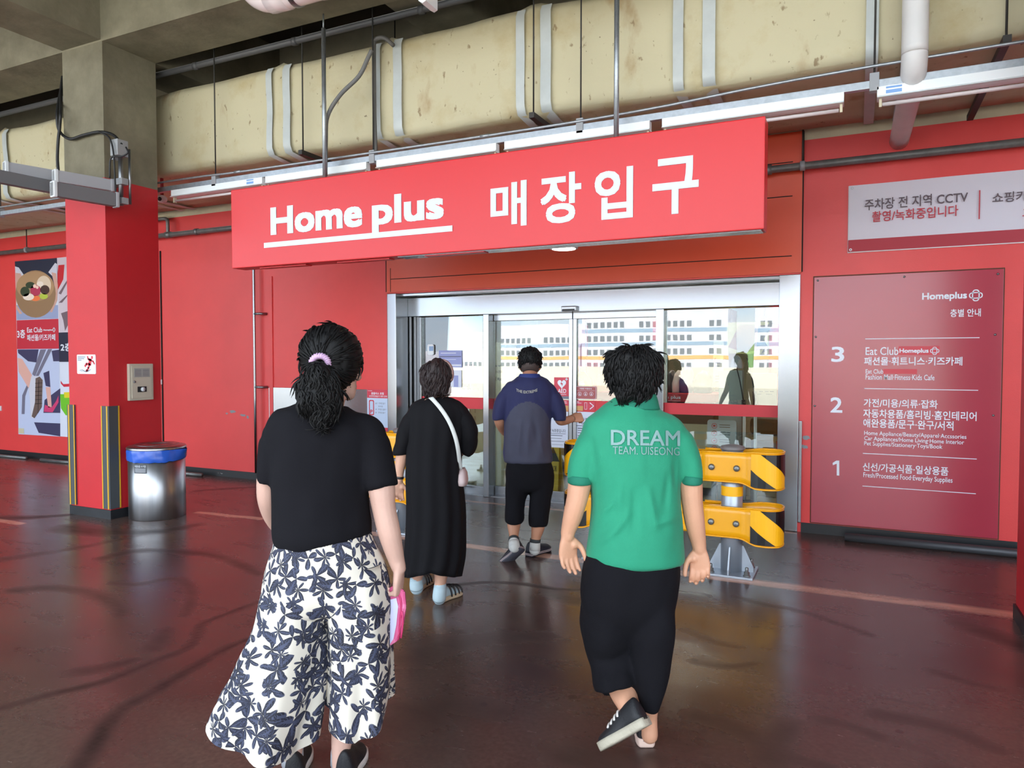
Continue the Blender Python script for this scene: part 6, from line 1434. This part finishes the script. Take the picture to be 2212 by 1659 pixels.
hand(bm, P(1226, 1158), P(1229, 1250, .01) - P(1226, 1158), -B.front * .85 + _r * .35, _r + B.front * .25, 1.0, (.16, .2, .22, .26), .55, 1.1)
hand(bm, P(1511, 1186), P(1513, 1290, .0) - P(1511, 1186), -B.front * .85 - _r * .35, -_r + B.front * .25, 1.0, (.34, .38, .42, .46), .5, 1.0)
# right leg stands, left leg swings with the heel lifted
limb_(bm, [(P(1405, 1320), .072), (P(1402, 1400, .0), .058), (P(1400, 1460, .0), .056), (P(1399, 1520, .01), .046), (P(1402, 1552, .02), .033), (P(1403, 1588, .02), .034)])
limb_(bm, [(P(1308, 1320), .070), (P(1314, 1390, .04), .058), (P(1330, 1440, .06), .054), (P(1344, 1490, .0), .054), (P(1354, 1520, -.06), .041), (P(1366, 1548, -.11), .034)])
sk2 = SKIN('tan', (206, 152, 122))
body = obj('person', fuse(bm, .0045), sk2, None, 'man with thick black hair, green polo shirt and cropped black trousers, nearest on the right', 'person', origin=(P(1380, 1612).x, P(1380, 1612).y, 0))
eyes(W2, body, .96)
bm = nb()
B.L(bm, [(1368, 752, 12, .03, .0), (1369, 756, 34, .06, .0), (1369, 766, 50, .085, -.005), (1370, 782, 57, .104, -.012), (1370, 803, 58, .110, -.022), (1370, 822, 53, .098, -.036), (1370, 838, 44, .078, -.048), (1370, 852, 38, .055, -.056), (1372, 864, 30, .032, -.058)], n=28, sub=3)
cap = fuse(bm, .008, 3); folds(cap, .009, (26, 26, 20), 3); hb = cap.copy()
crown = P(1366, 756, -.03)
def fall(p, nv): return (p - crown).normalized() * .5 + Vector((0, 0, -1)) - _r * .15
tufts(hb, cap, 1300, .042, .0042, fall, .30, 11, .05, wave=.04, rad=.10)
rd = random.Random(2)
for sx in (-1, 1):
    for k in range(26):
        y = rd.uniform(792, 846); x = 1370 + sx * (57 - max(0, y - 825) * .6); tube(hb, [P(x - sx * 8, y - 12, -.02), P(x + sx * 1, y, -.02), P(x + sx * rd.uniform(1, 9), y + rd.uniform(2, 16), -.03)], [.0055, .004, .0008], 5, smoothit=2)
for f in hb.faces: f.smooth = True
cap.free(); obj('hair', hb, HAIR, body, label='thick tousled black hair')
GRN = M('green_pique', (34, 142, 108), rough=.8, var=.05, scale=5, bump=.25, bscale=420, sheen=.1); GRND = M('green_rib', (22, 116, 92), rough=.8, bump=.2, bscale=300)
bm = nb()
B.L(bm, [(1374, 866, 46, .066, -.0), (1372, 878, 58, .076), (1370, 890, 76, .090), (1369, 904, 98, .104), (1368, 922, 110, .118), (1368, 955, 112, .130), (1370, 1010, 106, .140), (1373, 1060, 98, .140), (1374, 1120, 101, .145), (1373, 1170, 105, .150), (1372, 1198, 107, .150), (1371, 1211, 105, .146), (1371, 1218, 92, .13)], n=40)
limb_(bm, [(P(1340, 912), .06), (P(1310, 925), .068), (P(1296, 940), .070)])
B.L(bm, [(1292, 945, 20, .05), (1282, 955, 34, .07), (1266, 985, 32, .068), (1256, 1020, 28, .062, -.005), (1254, 1040, 26, .058, -.01)], n=22, side=_r)
limb_(bm, [(P(1400, 912), .06), (P(1430, 925), .068), (P(1446, 940), .070)])
B.L(bm, [(1450, 945, 20, .05), (1462, 955, 34, .07), (1480, 985, 31, .068), (1490, 1020, 26, .062, -.005), (1492, 1040, 23, .056, -.01)], n=22, side=_r)
polo = fuse(bm, .009, 4); folds(polo, .008, (8, 8, 3.0), 5, hem=P(1371, 1216).z)
def crease(bm, a, b_, w, depth):
    """a soft cloth fold running from photo point a to b"""
    A, Bq = P(*a, -.13), P(*b_, -.13); d = Bq - A; L2 = d.length_squared
    for v in bm.verts:
        if (v.co - A).dot(B.front) > .12: continue
        t = max(0, min(1, (v.co - A).dot(d) / L2)); q = A + d * t; dv = v.co - q; e = Vector((dv.dot(_r), dv.z)).length
        v.co -= B.front * depth * math.exp(-(e / w) ** 2) * math.sin(math.pi * min(1, .15 + t * .85))
for c in (((1283, 955), (1296, 1060), .012, -.012), ((1300, 985), (1276, 1060), .012, .010), ((1330, 1075), (1290, 1130), .014, .012), ((1355, 1110), (1300, 1180), .016, .012), ((1372, 1060), (1368, 1170), .018, -.010), ((1400, 1060), (1420, 1150), .016, .012), ((1446, 1030), (1436, 1120), .014, -.010), ((1462, 1000), (1466, 1070), .012, -.010), ((1420, 1130), (1470, 1120), .014, .010), ((1340, 1040), (1335, 1120), .014, .008)): crease(polo, *c)
polo.normal_update()
sh = obj('shirt', polo, GRN, body, label='green polo shirt')
bm = nb(); B.L(bm, [(1374, 874, 47, .070, -.004), (1375, 866, 45, .068, -.004), (1375, 855, 41.5, .064, -.004), (1375, 851.5, 39.5, .060, -.004)], n=36, sub=3); B.L(bm, [(1374, 880, 52, .075, -.006), (1375, 866, 47, .072, -.008), (1375, 852, 42, .066, -.006)], n=36, sub=3); obj('collar', bm, GRND, body, smooth=True)
for x, hw, nm in ((1254, 27.5, 'sleeve_cuff'), (1492, 24, 'sleeve_cuff')):
    bm = nb(); B.L(bm, [(x + .5, 1030, hw, .063, -.008), (x, 1036, hw + .6, .064, -.009), (x, 1042, hw + .3, .063, -.01), (x, 1044, hw - 2, .058, -.01)], n=26, side=_r, sub=2); obj(nm, bm, GRND, body, smooth=True)
SILV = M('print_silver', (124, 156, 154), rough=.5)
raise_text('DREAM', body, 'back_lettering', SILV, 1319, 929, 1468, 962, B, sh, bold=.012, tw=2); raise_text('TEAM. UISEONG', body, 'back_lettering', SILV, 1323, 965, 1467, 982, B, sh, bold=.0, tw=3)
def trousers(B, waist, left, right, m, label, fold=.008, vox=.009, hemcut=None, parent=None):
    bm = nb(); B.L(bm, waist, n=36, ex=2.2); B.L(bm, left, n=26, ex=2.2); B.L(bm, right, n=26, ex=2.2); t_ = fuse(bm, vox, 9); folds(t_, fold, (9, 9, 4), 3); return obj('trousers', t_, m, parent, label=label)
trousers(B, [(1369, 1180, 94, .126), (1366, 1220, 105, .142), (1362, 1260, 107, .146), (1357, 1305, 103, .138), (1355, 1340, 92, .112), (1355, 1375, 62, .06)],
         [(1310, 1270, 48, .115), (1307, 1345, 53, .132, .02), (1313, 1395, 50, .105, .05), (1322, 1435, 46, .10, .03), (1324, 1465, 44, .095, .0), (1325, 1484, 43, .09, -.03), (1326, 1490, 40, .082, -.035)],
         [(1404, 1270, 50, .115), (1406, 1350, 51, .132), (1403, 1410, 46, .105), (1402, 1460, 38, .095, .005), (1401, 1500, 28, .085, .01), (1400, 1524, 22, .075, .015), (1400, 1530, 19, .065, .015)], BLK, 'loose cropped black trousers', parent=body)
SOLEC = M('sole_cream', (176, 168, 150), rough=.7, bump=.3, bscale=90)
Hh, Tt = P(1402, 1566, -.17), P(1302, 1622, -.075)
nup = (B.front * .62 - _r * .50 + UP * .60)
lsh = shoe(body, Hh, Tt, nup, .098, SOLEC, SH_BL, sole=.032, hi=.085, laces=SH_WH)
h_ = gpt(at_z(1397, 1616, 0)); shoe(body, h_, h_ + B.front * .25 + B.side * .02, UP, .095, M('sole_blush', (214, 186, 172), rough=.6), SH_BL, sole=.034, hi=.085)

# ---------------------------------------------------------------- woman in the long black dress
B = Body(4.58, math.radians(2)); P = B.P
fd = (B.front * math.cos(math.radians(26)) + B.side * math.sin(math.radians(26))).normalized()
bm = nb()
W3 = head_(bm, P(945, 819, .0), fd + Vector((0, 0, -.1)), UP, .92)
limb_(bm, [(P(946, 843), .05), (P(948, 862), .052), (P(946, 876), .06)])
B.L(bm, [(947, 862, 22, .05), (945, 874, 40, .075), (943, 895, 50, .095), (940, 940, 54, .11), (937, 1000, 52, .115), (938, 1050, 54, .12), (939, 1090, 50, .1)])
limb_(bm, [(P(904, 902), .042), (P(884, 930), .044), (P(871, 965), .043), (P(867, 992), .038), (P(863, 1015), .032), (P(863, 1033), .024), (P(862, 1040), .023)])
limb_(bm, [(P(990, 902), .042), (P(1006, 930), .044), (P(1010, 955, .05), .040), (P(1004, 968, .15), .034), (P(998, 976, .26), .026)])
hand(bm, P(862, 1040), P(859, 1075) - P(862, 1040), -B.front * .8 + _r * .3, _r * .9 + B.front * .4, .93, (.35, .4, .45, .5), .6)
hand(bm, P(998, 976, .26), P(990, 974, .42) - P(998, 976, .26), -_r, UP, .93, (.5, .5, .5, .5))
limb_(bm, [(P(914, 1110), .075), (P(908, 1180, .0), .055), (P(904, 1225, .0), .046), (P(900, 1250, .01), .036), (P(899, 1264, .02), .034)])
limb_(bm, [(P(964, 1110), .075), (P(960, 1180, -.02), .056), (P(955, 1225, -.03), .050), (P(951, 1258, -.03), .037), (P(949, 1280, -.03), .036)])
sk3 = SKIN('warm', (208, 160, 136))
body = obj('person', fuse(bm, .0055), sk3, None, 'woman with short brown hair in a long black dress walking to the glass door', 'person', origin=(P(945, 1300).x, P(945, 1300).y, 0))
eyes(W3, body, .92)
bm = nb()
B.L(bm, [(945, 781.5, 7, .03, -.0), (945, 784, 17, .06, -.005), (944, 792, 26, .09, -.012), (943, 805, 31, .104, -.02), (942, 820, 31, .104, -.03), (941, 832, 28, .092, -.04), (940, 842, 25, .072, -.048), (940, 850, 22, .05, -.05)], n=26, sub=3)
cap = fuse(bm, .009, 3); folds(cap, .008, (22, 22, 14), 1); hb = cap.copy()
cr = P(945, 784, -.02)
tufts(hb, cap, 520, .06, .0058, lambda p, nv: (p - cr).normalized() * .6 + Vector((0, 0, -1)) - _r * .25, .22, 4, .05, wave=.05)
for f in hb.faces: f.smooth = True
cap.free(); obj('hair', hb, HAIRB, body, label='short dark brown bob')
bm = nb(); R_ = []
hs = fd.cross(UP).normalized(); hc = P(946, 810, .0)
for k in range(49):
    a_ = math.pi * (-.12 + 1.24 * k / 48); rad = hs * math.cos(a_) + UP * math.sin(a_); pt = hc + rad * .099 * (1 + .02 * math.sin(a_)) + fd * (.015 + .012 * math.sin(a_)); w_ = .013
    R_.append([pt - fd * w_ - rad * .012, pt - fd * w_ + rad * .004, pt + fd * w_ + rad * .002, pt + fd * w_ - rad * .012])
rings(bm, R_); obj('headband', bm, M('headband_beige', (186, 150, 142), rough=.7), body, label='dusty pink headband')
bm = nb()
for q in (-1, 1):
    c_ = W3(q * .031, .104, .004); tube(bm, [c_ + hs * .024 * math.cos(t_) + UP * .02 * math.sin(t_) for t_ in [2 * math.pi * j / 20 for j in range(21)]], .0022, 5)
    tube(bm, [c_ + hs * q * .024, W3(q * .074, .05, .012), W3(q * .078, -.01, .008)], .002, 5)
obj('glasses', bm, M('glasses_brown', (62, 42, 38), rough=.3), body)
bm = nb(); loft(bm, [(W3(0, .090, -.018), .030, .022), (W3(0, .098, -.045), .050, .03), (W3(0, .094, -.080), .054, .04), (W3(0, .075, -.108), .040, .035)], side=hs, n=18); 
obj('face_mask', bm, M('mask_white', (220, 216, 214), rough=.7), body)
bm = nb()
for q in (-1, 1): tube(bm, [W3(q * .045, .085, -.035), W3(q * .072, .02, -.0), W3(q * .084, -.02, -.01), W3(q * .066, .04, -.07), W3(q * .045, .08, -.085)], .0022, 5, smoothit=3)
obj('mask_strap', bm, M('strap_black', (24, 22, 24), rough=.6), body)
DRESS = M('black_dress', (15, 14, 18), rough=.85, spec=.25, var=.1, scale=4, bump=.12, bscale=200)
bm = nb()
def gather(th, t): return 1 + (.018 + .035 * max(0, t - .2)) * math.sin(11 * th + 2.2 * math.sin(3 * t)) * min(1, t * 3 + .15) + .02 * t * math.sin(5 * th + 1)
hemA = [(949, 857, 19, .055), (948, 861, 27, .066), (946, 869, 46, .085), (945, 879, 57, .10), (944, 897, 64, .115), (941, 935, 62, .125), (937, 980, 59, .13), (937, 1030, 60, .14), (941, 1090, 62, .15), (941, 1140, 63, .155), (939, 1185, 64, .16), (934, 1215, 61, .16)]
A = [tuple(map(float, (*q, 0)[:5])) for q in hemA]; A = [tuple(q) for q in smooth_path(A, 4)]; R_ = []; N_ = 96
for k, (x, y, hw, dp, dd) in enumerate(A):
    t = k / (len(A) - 1); ring = []
    for i in range(N_):
        th = 2 * math.pi * i / N_; g = gather(th, t); bk = math.sin(th)
        drop = (20 * abs(math.cos(th)) ** 1.2 + 8) * max(0, (t - .72) / .28) ** 2
        ring.append(P(x, y, dd) + B.side * (B.m(hw) * math.cos(th) * g) - B.front * dp * bk * g - UP * B.m(drop))
    R_.append(ring)
rings(bm, R_)
bm2 = nb(); limb_(bm2, [(P(922, 876), .055), (P(908, 886), .064), (P(900, 896), .066)])
B.L(bm2, [(898, 898, 12, .045), (893, 905, 21, .066), (880, 930, 20.5, .072), (869, 962, 17.5, .066), (865, 978, 17, .06), (865, 982, 14, .05)], n=22, side=_r)
limb_(bm2, [(P(970, 876), .055), (P(983, 886), .064), (P(992, 896), .066)])
B.L(bm2, [(994, 898, 12, .045), (999, 905, 21, .066), (1010, 926, 20, .072, .0), (1013, 952, 20, .07, .03), (1010, 970, 17, .065, .05), (1008, 976, 13, .05, .06)], n=22, side=_r)
sl_ = fuse(bm2, .010, 3); folds(sl_, .010, (10, 10, 6), 2); tm = bpy.data.meshes.new('t'); sl_.to_mesh(tm); bm.from_mesh(tm); bpy.data.meshes.remove(tm); sl_.free()
obj('dress', bm, DRESS, body, label='long loose black dress', smooth=True)
bm = nb(); tube(bm, [P(862.5, 1029), P(862, 1034)], .030, 18); o = obj('wristwatch', bm, M('watch_dark', (70, 66, 66), rough=.3, metal=.7), body)
SOCKB = M('sock_pale', (178, 198, 206), rough=.85); ESP = M('espadrille', (196, 176, 146), rough=.8); SAND = M('sandal_black', (30, 28, 30), rough=.5)
h_ = gpt(P(950, 1300, -.06)); h_ = at_z(946, 1302, 0); h_ = gpt(h_); ax_ = (B.front * .8 + B.side * .62).normalized()
shoe(body, h_, h_ + ax_ * .225, UP, .085, ESP, SOCKB, name='sandal', sole=.03, hi=.075)
bm = nb()
for u, l_ in ((.34, .08), (.5, .07), (.66, .06), (.8, .05)):
    c_ = h_ + ax_ * .225 * u; sd_ = ax_.cross(UP); tube(bm, [c_ + sd_ * .043 * math.cos(t_) + UP * (.022 + l_ * math.sin(t_) * .95) + ax_ * .012 * math.cos(t_) for t_ in np.linspace(0, math.pi, 11)], .006, 6)
obj('sandal_strap', bm, SAND, body)
bm = nb(); limb_(bm, [(P(951, 1266, -.03), .0405), (P(949, 1286, -.03), .043), (P(949, 1292, -.02), .043)], 16, 2); obj('sock', bm, SOCKB, body)
h2 = gpt(at_z(900, 1277, 0)); ax2 = (B.front * .9 + B.side * .35).normalized()
shoe(body, h2, h2 + ax2 * .22, UP, .085, ESP, SOCKB, name='sandal', sole=.03, hi=.075)
bm = nb(); limb_(bm, [(P(899, 1250, .012), .040), (P(899, 1262, .02), .043), (P(900, 1270, .03), .044)], 16, 2); obj('sock', bm, SOCKB, body)
bm = nb()
for u, l_ in ((.34, .08), (.5, .07), (.66, .06)):
    c_ = h2 + ax2 * .22 * u; sd_ = ax2.cross(UP); tube(bm, [c_ + sd_ * .043 * math.cos(t_) + UP * (.022 + l_ * math.sin(t_) * .95) for t_ in np.linspace(0, math.pi, 11)], .006, 6)
obj('sandal_strap', bm, SAND, body)
# her cross body bag
t = thing('shoulder_bag', P(999, 1046, .03), 'pale pink bag on a white strap across the black dress', 'bag')
bm = nb(); path = [(928, 857, -.075), (936, 864, -.105), (950, 880, -.125), (964, 900, -.138), (975, 921, -.146), (984, 946, -.138), (989, 968, -.115), (992, 990, -.07), (995, 1015, -.02)]
pp = [tuple(q) for q in smooth_path([(*P(*q),) for q in path], 5)]; R_ = []
for k, q in enumerate(pp):
    q = Vector(q); tg = Vector(pp[min(k + 1, len(pp) - 1)]) - Vector(pp[max(k - 1, 0)]); sd_ = tg.cross(B.front).normalized() * .0125; R_.append([q - sd_ - B.front * .003, q + sd_ - B.front * .003, q + sd_ + B.front * .003, q - sd_ + B.front * .003])
rings(bm, R_); obj('strap', bm, M('strap_white', (214, 216, 212), rough=.6), t, label='flat white strap')
bm = nb(); loft(bm, [(P(997, 1012, .03), .022, .06), (P(999, 1022, .03), .030, .10), (P(1000, 1036, .03), .033, .12), (P(1000, 1045, .03), .030, .115), (P(1000, 1047, .03), .02, .09)], side=_r, n=18, ex=3); obj('bag_body', bm, M('bag_pink', (206, 184, 182), rough=.6), t, smooth=True)

# ---------------------------------------------------------------- man in the navy shirt
B = Body(5.62, math.radians(-3)); P = B.P
bm = nb()
W4 = head_(bm, P(1145, 789, .0), B.front + Vector((0, 0, -.05)), UP, .96)
limb_(bm, [(P(1145, 806), .056), (P(1145, 818), .058), (P(1144, 828), .065)])
B.L(bm, [(1144, 818, 22, .05), (1144, 828, 36, .08), (1143, 845, 45, .10), (1141, 880, 42, .10), (1140, 930, 42, .10), (1141, 990, 44, .11), (1143, 1030, 48, .12), (1144, 1050, 36, .09)])
limb_(bm, [(P(1106, 854), .045), (P(1087, 878), .047), (P(1079, 900), .045), (P(1081, 915, .05), .042), (P(1090, 932, .16), .034), (P(1100, 938, .26), .027)])
limb_(bm, [(P(1182, 854), .045), (P(1200, 878), .047), (P(1209, 898, .0), .045), (P(1211, 908, .03), .041), (P(1224, 908, .09), .034), (P(1235, 904, .13), .028)])
hand(bm, P(1100, 938, .26), P(1110, 938, .38) - P(1100, 938, .26), _r, UP, 1.0, (.6, .6, .6, .6))
hand(bm, P(1235, 904, .13), P(1262, 900, .17) - P(1235, 904, .13), -UP * .4 + B.front * .8, UP, 1.05, (1.0, 1.05, 1.1, 1.1), .35)
limb_(bm, [(P(1119, 1030), .072), (P(1114, 1075, .02), .058), (P(1112, 1105, .02), .056), (P(1110, 1130, -.02), .054), (P(1110, 1155, -.08), .038), (P(1110, 1172, -.12), .034)])
limb_(bm, [(P(1169, 1030), .072), (P(1168, 1080, .0), .058), (P(1165, 1115, .0), .056), (P(1162, 1140, .0), .052), (P(1157, 1165, .0), .037), (P(1156, 1190, .0), .036)])
sk4 = SKIN('brown', (186, 132, 104))
body = obj('person', fuse(bm, .006), sk4, None, 'man with cropped hair in a navy two tone shirt reaching for the glass door', 'person', origin=(P(1150, 1200).x, P(1150, 1200).y, 0))
eyes(W4, body, .96)
bm = nb(); B.L(bm, [(1145, 754.5, 8, .03, .005), (1145, 757, 17, .065, .0), (1145, 764, 22.5, .094, -.004), (1145, 776, 24.5, .106, -.01), (1145, 787, 24, .104, -.02), (1145, 794, 22, .09, -.032)], n=26, sub=3)
cap = fuse(bm, .009, 2); hb = cap.copy(); tufts(hb, cap, 500, .022, .004, lambda p, nv: Vector((0, 0, -1)) + (p - P(1145, 757)), .5, 6, .15)
for f in hb.faces: f.smooth = True
cap.free(); obj('hair', hb, HAIR, body, label='close cropped black hair')
bm = nb(); B.L(bm, [(1145, 790, 21, .084, -.026), (1145, 797, 19, .07, -.036), (1145, 803, 16, .045, -.042)], n=24); obj('nape_stubble', bm, M('stubble', (64, 50, 46), rough=.7), body, smooth=True)
NAVY = M('navy_cloth', (30, 32, 74), rough=.8, var=.08, scale=4, bump=.15, bscale=240, sheen=.1); NAVYG = M('grey_navy_cloth', (58, 58, 76), rough=.75, var=.1, scale=5, bump=.15, bscale=240); NAVYB = M('blue_collar', (30, 44, 104), rough=.75)
bm = nb()
B.L(bm, [(1144, 812, 23, .066), (1144, 818, 33, .08), (1144, 826, 45, .095), (1143, 838, 53, .11), (1142, 860, 55, .125), (1140, 900, 51, .13), (1139, 940, 51, .132), (1140, 975, 53, .136), (1141, 992, 53, .138), (1141, 997, 52, .134), (1141, 1000, 48, .125)], n=36)
limb_(bm, [(P(1122, 832), .06), (P(1107, 842), .064), (P(1100, 849), .066)])
B.L(bm, [(1098, 852, 10, .045), (1093, 858, 17, .066), (1083, 878, 17.5, .070), (1078, 900, 15.5, .066), (1078, 907, 14, .06)], n=22, side=_r)
limb_(bm, [(P(1166, 832), .06), (P(1180, 842), .064), (P(1187, 849), .066)])
B.L(bm, [(1189, 852, 10, .045), (1194, 858, 17, .066), (1203, 878, 17.5, .070), (1209, 900, 14.5, .066, .0), (1209.5, 909, 13, .06, .0)], n=22, side=_r)
nv_ = fuse(bm, .009, 4); folds(nv_, .008, (9, 9, 5), 8, hem=P(1141, 1000).z)
for c in (((1125, 905), (1118, 985), .022, .010), ((1150, 900), (1165, 960), .022, -.010), ((1140, 925), (1140, 990), .02, .010), ((1165, 940), (1178, 990), .02, .009), ((1108, 930), (1104, 985), .02, -.008)): crease(nv_, *c)
for f in nv_.faces:
    c_ = f.calc_center_median() - EYE; z_ = c_.dot(_f); X, Y = 1106 + FPX * c_.dot(_r) / z_, 829.5 + FPX * c_.dot(_d) / z_
    rel = (f.calc_center_median() - P(1141, 900)).dot(B.front)
    if rel < .04 and Y > 868:
        e = ((X - 1140) / 50) ** 2 + ((Y - 930) / 62) ** 2
        if e < 1 and Y < 930 or Y >= 930 and abs(X - 1140) < 50 - max(0, 950 - Y) * .1: f.material_index = 1
me_sh = obj('shirt', nv_, [NAVY, NAVYG], body, label='navy shirt with a grey arched back panel')
bm = nb(); B.L(bm, [(1144, 818, 27, .074, -.004), (1144, 812, 24, .070, -.004), (1144, 807.5, 21, .064, -.004)], n=32); obj('collar', bm, NAVYB, body, smooth=True)
raise_text('THE EXTREME', body, 'back_lettering', M('print_grey', (150, 146, 140), rough=.5), 1115, 839, 1161, 845, B, me_sh, bold=.03, bend=-5)
bm = nb(); tube(bm, [P(1234, 905, .125), P(1236.5, 904, .135)], .032, 16); obj('bracelet', bm, M('bracelet', (150, 104, 80), rough=.4), body)
trousers(B, [(1142, 975, 44, .115), (1142, 992, 46, .12), (1143, 1012, 51, .132), (1145, 1030, 52.5, .134), (1145, 1050, 50, .12), (1145, 1060, 40, .09)],
         [(1119, 1025, 26, .115), (1118, 1050, 26.5, .11, .01), (1113, 1080, 22, .10, .02), (1112, 1105, 21, .098, .0), (1112, 1122, 21, .095, -.02), (1112, 1127, 19, .085, -.02)],
         [(1171, 1025, 27, .115), (1170, 1050, 26, .11), (1167, 1080, 23, .10), (1164, 1110, 22, .098), (1163, 1130, 21.5, .095), (1163, 1136, 19.5, .085)], BLK, 'black three quarter trousers', parent=body)
SHD = M('shoe_navy', (30, 30, 40), rough=.6); STR = M('shoe_stripe', (196, 176, 176), rough=.5)
shoe(body, P(1128, 1186, -.16), P(1083, 1229, -.06), B.front * .72 - _r * .34 + UP * .62, .105, M('sole_dark', (66, 66, 76), rough=.7), SHD, sole=.034, hi=.08, stripe=STR)
h_ = gpt(at_z(1141, 1203, 0)); ax_ = (B.front * .82 + B.side * .58).normalized(); shoe(body, h_, h_ + ax_ * .275, UP, .105, SHD, SHD, sole=.036, hi=.085, stripe=STR)
SOCKD = M('sock_dark', (52, 56, 58), rough=.85); SOCKW = M('sock_white', (196, 194, 190), rough=.85)
for a_, b_, c_ in (((1110, 1164, -.10), (1110, 1169, -.12), (1111, 1182, -.15)), ((1156.5, 1164, 0), (1156, 1171, 0), (1155, 1188, 0))):
    bm = nb(); limb_(bm, [(P(*b_), .0405), (P(*c_), .044)], 16, 2); s_ = obj('sock', bm, SOCKW, body)
    bm = nb(); tube(bm, [P(*a_), P(*b_)], .0425, 18); obj('sock_cuff', bm, SOCKD, s_)
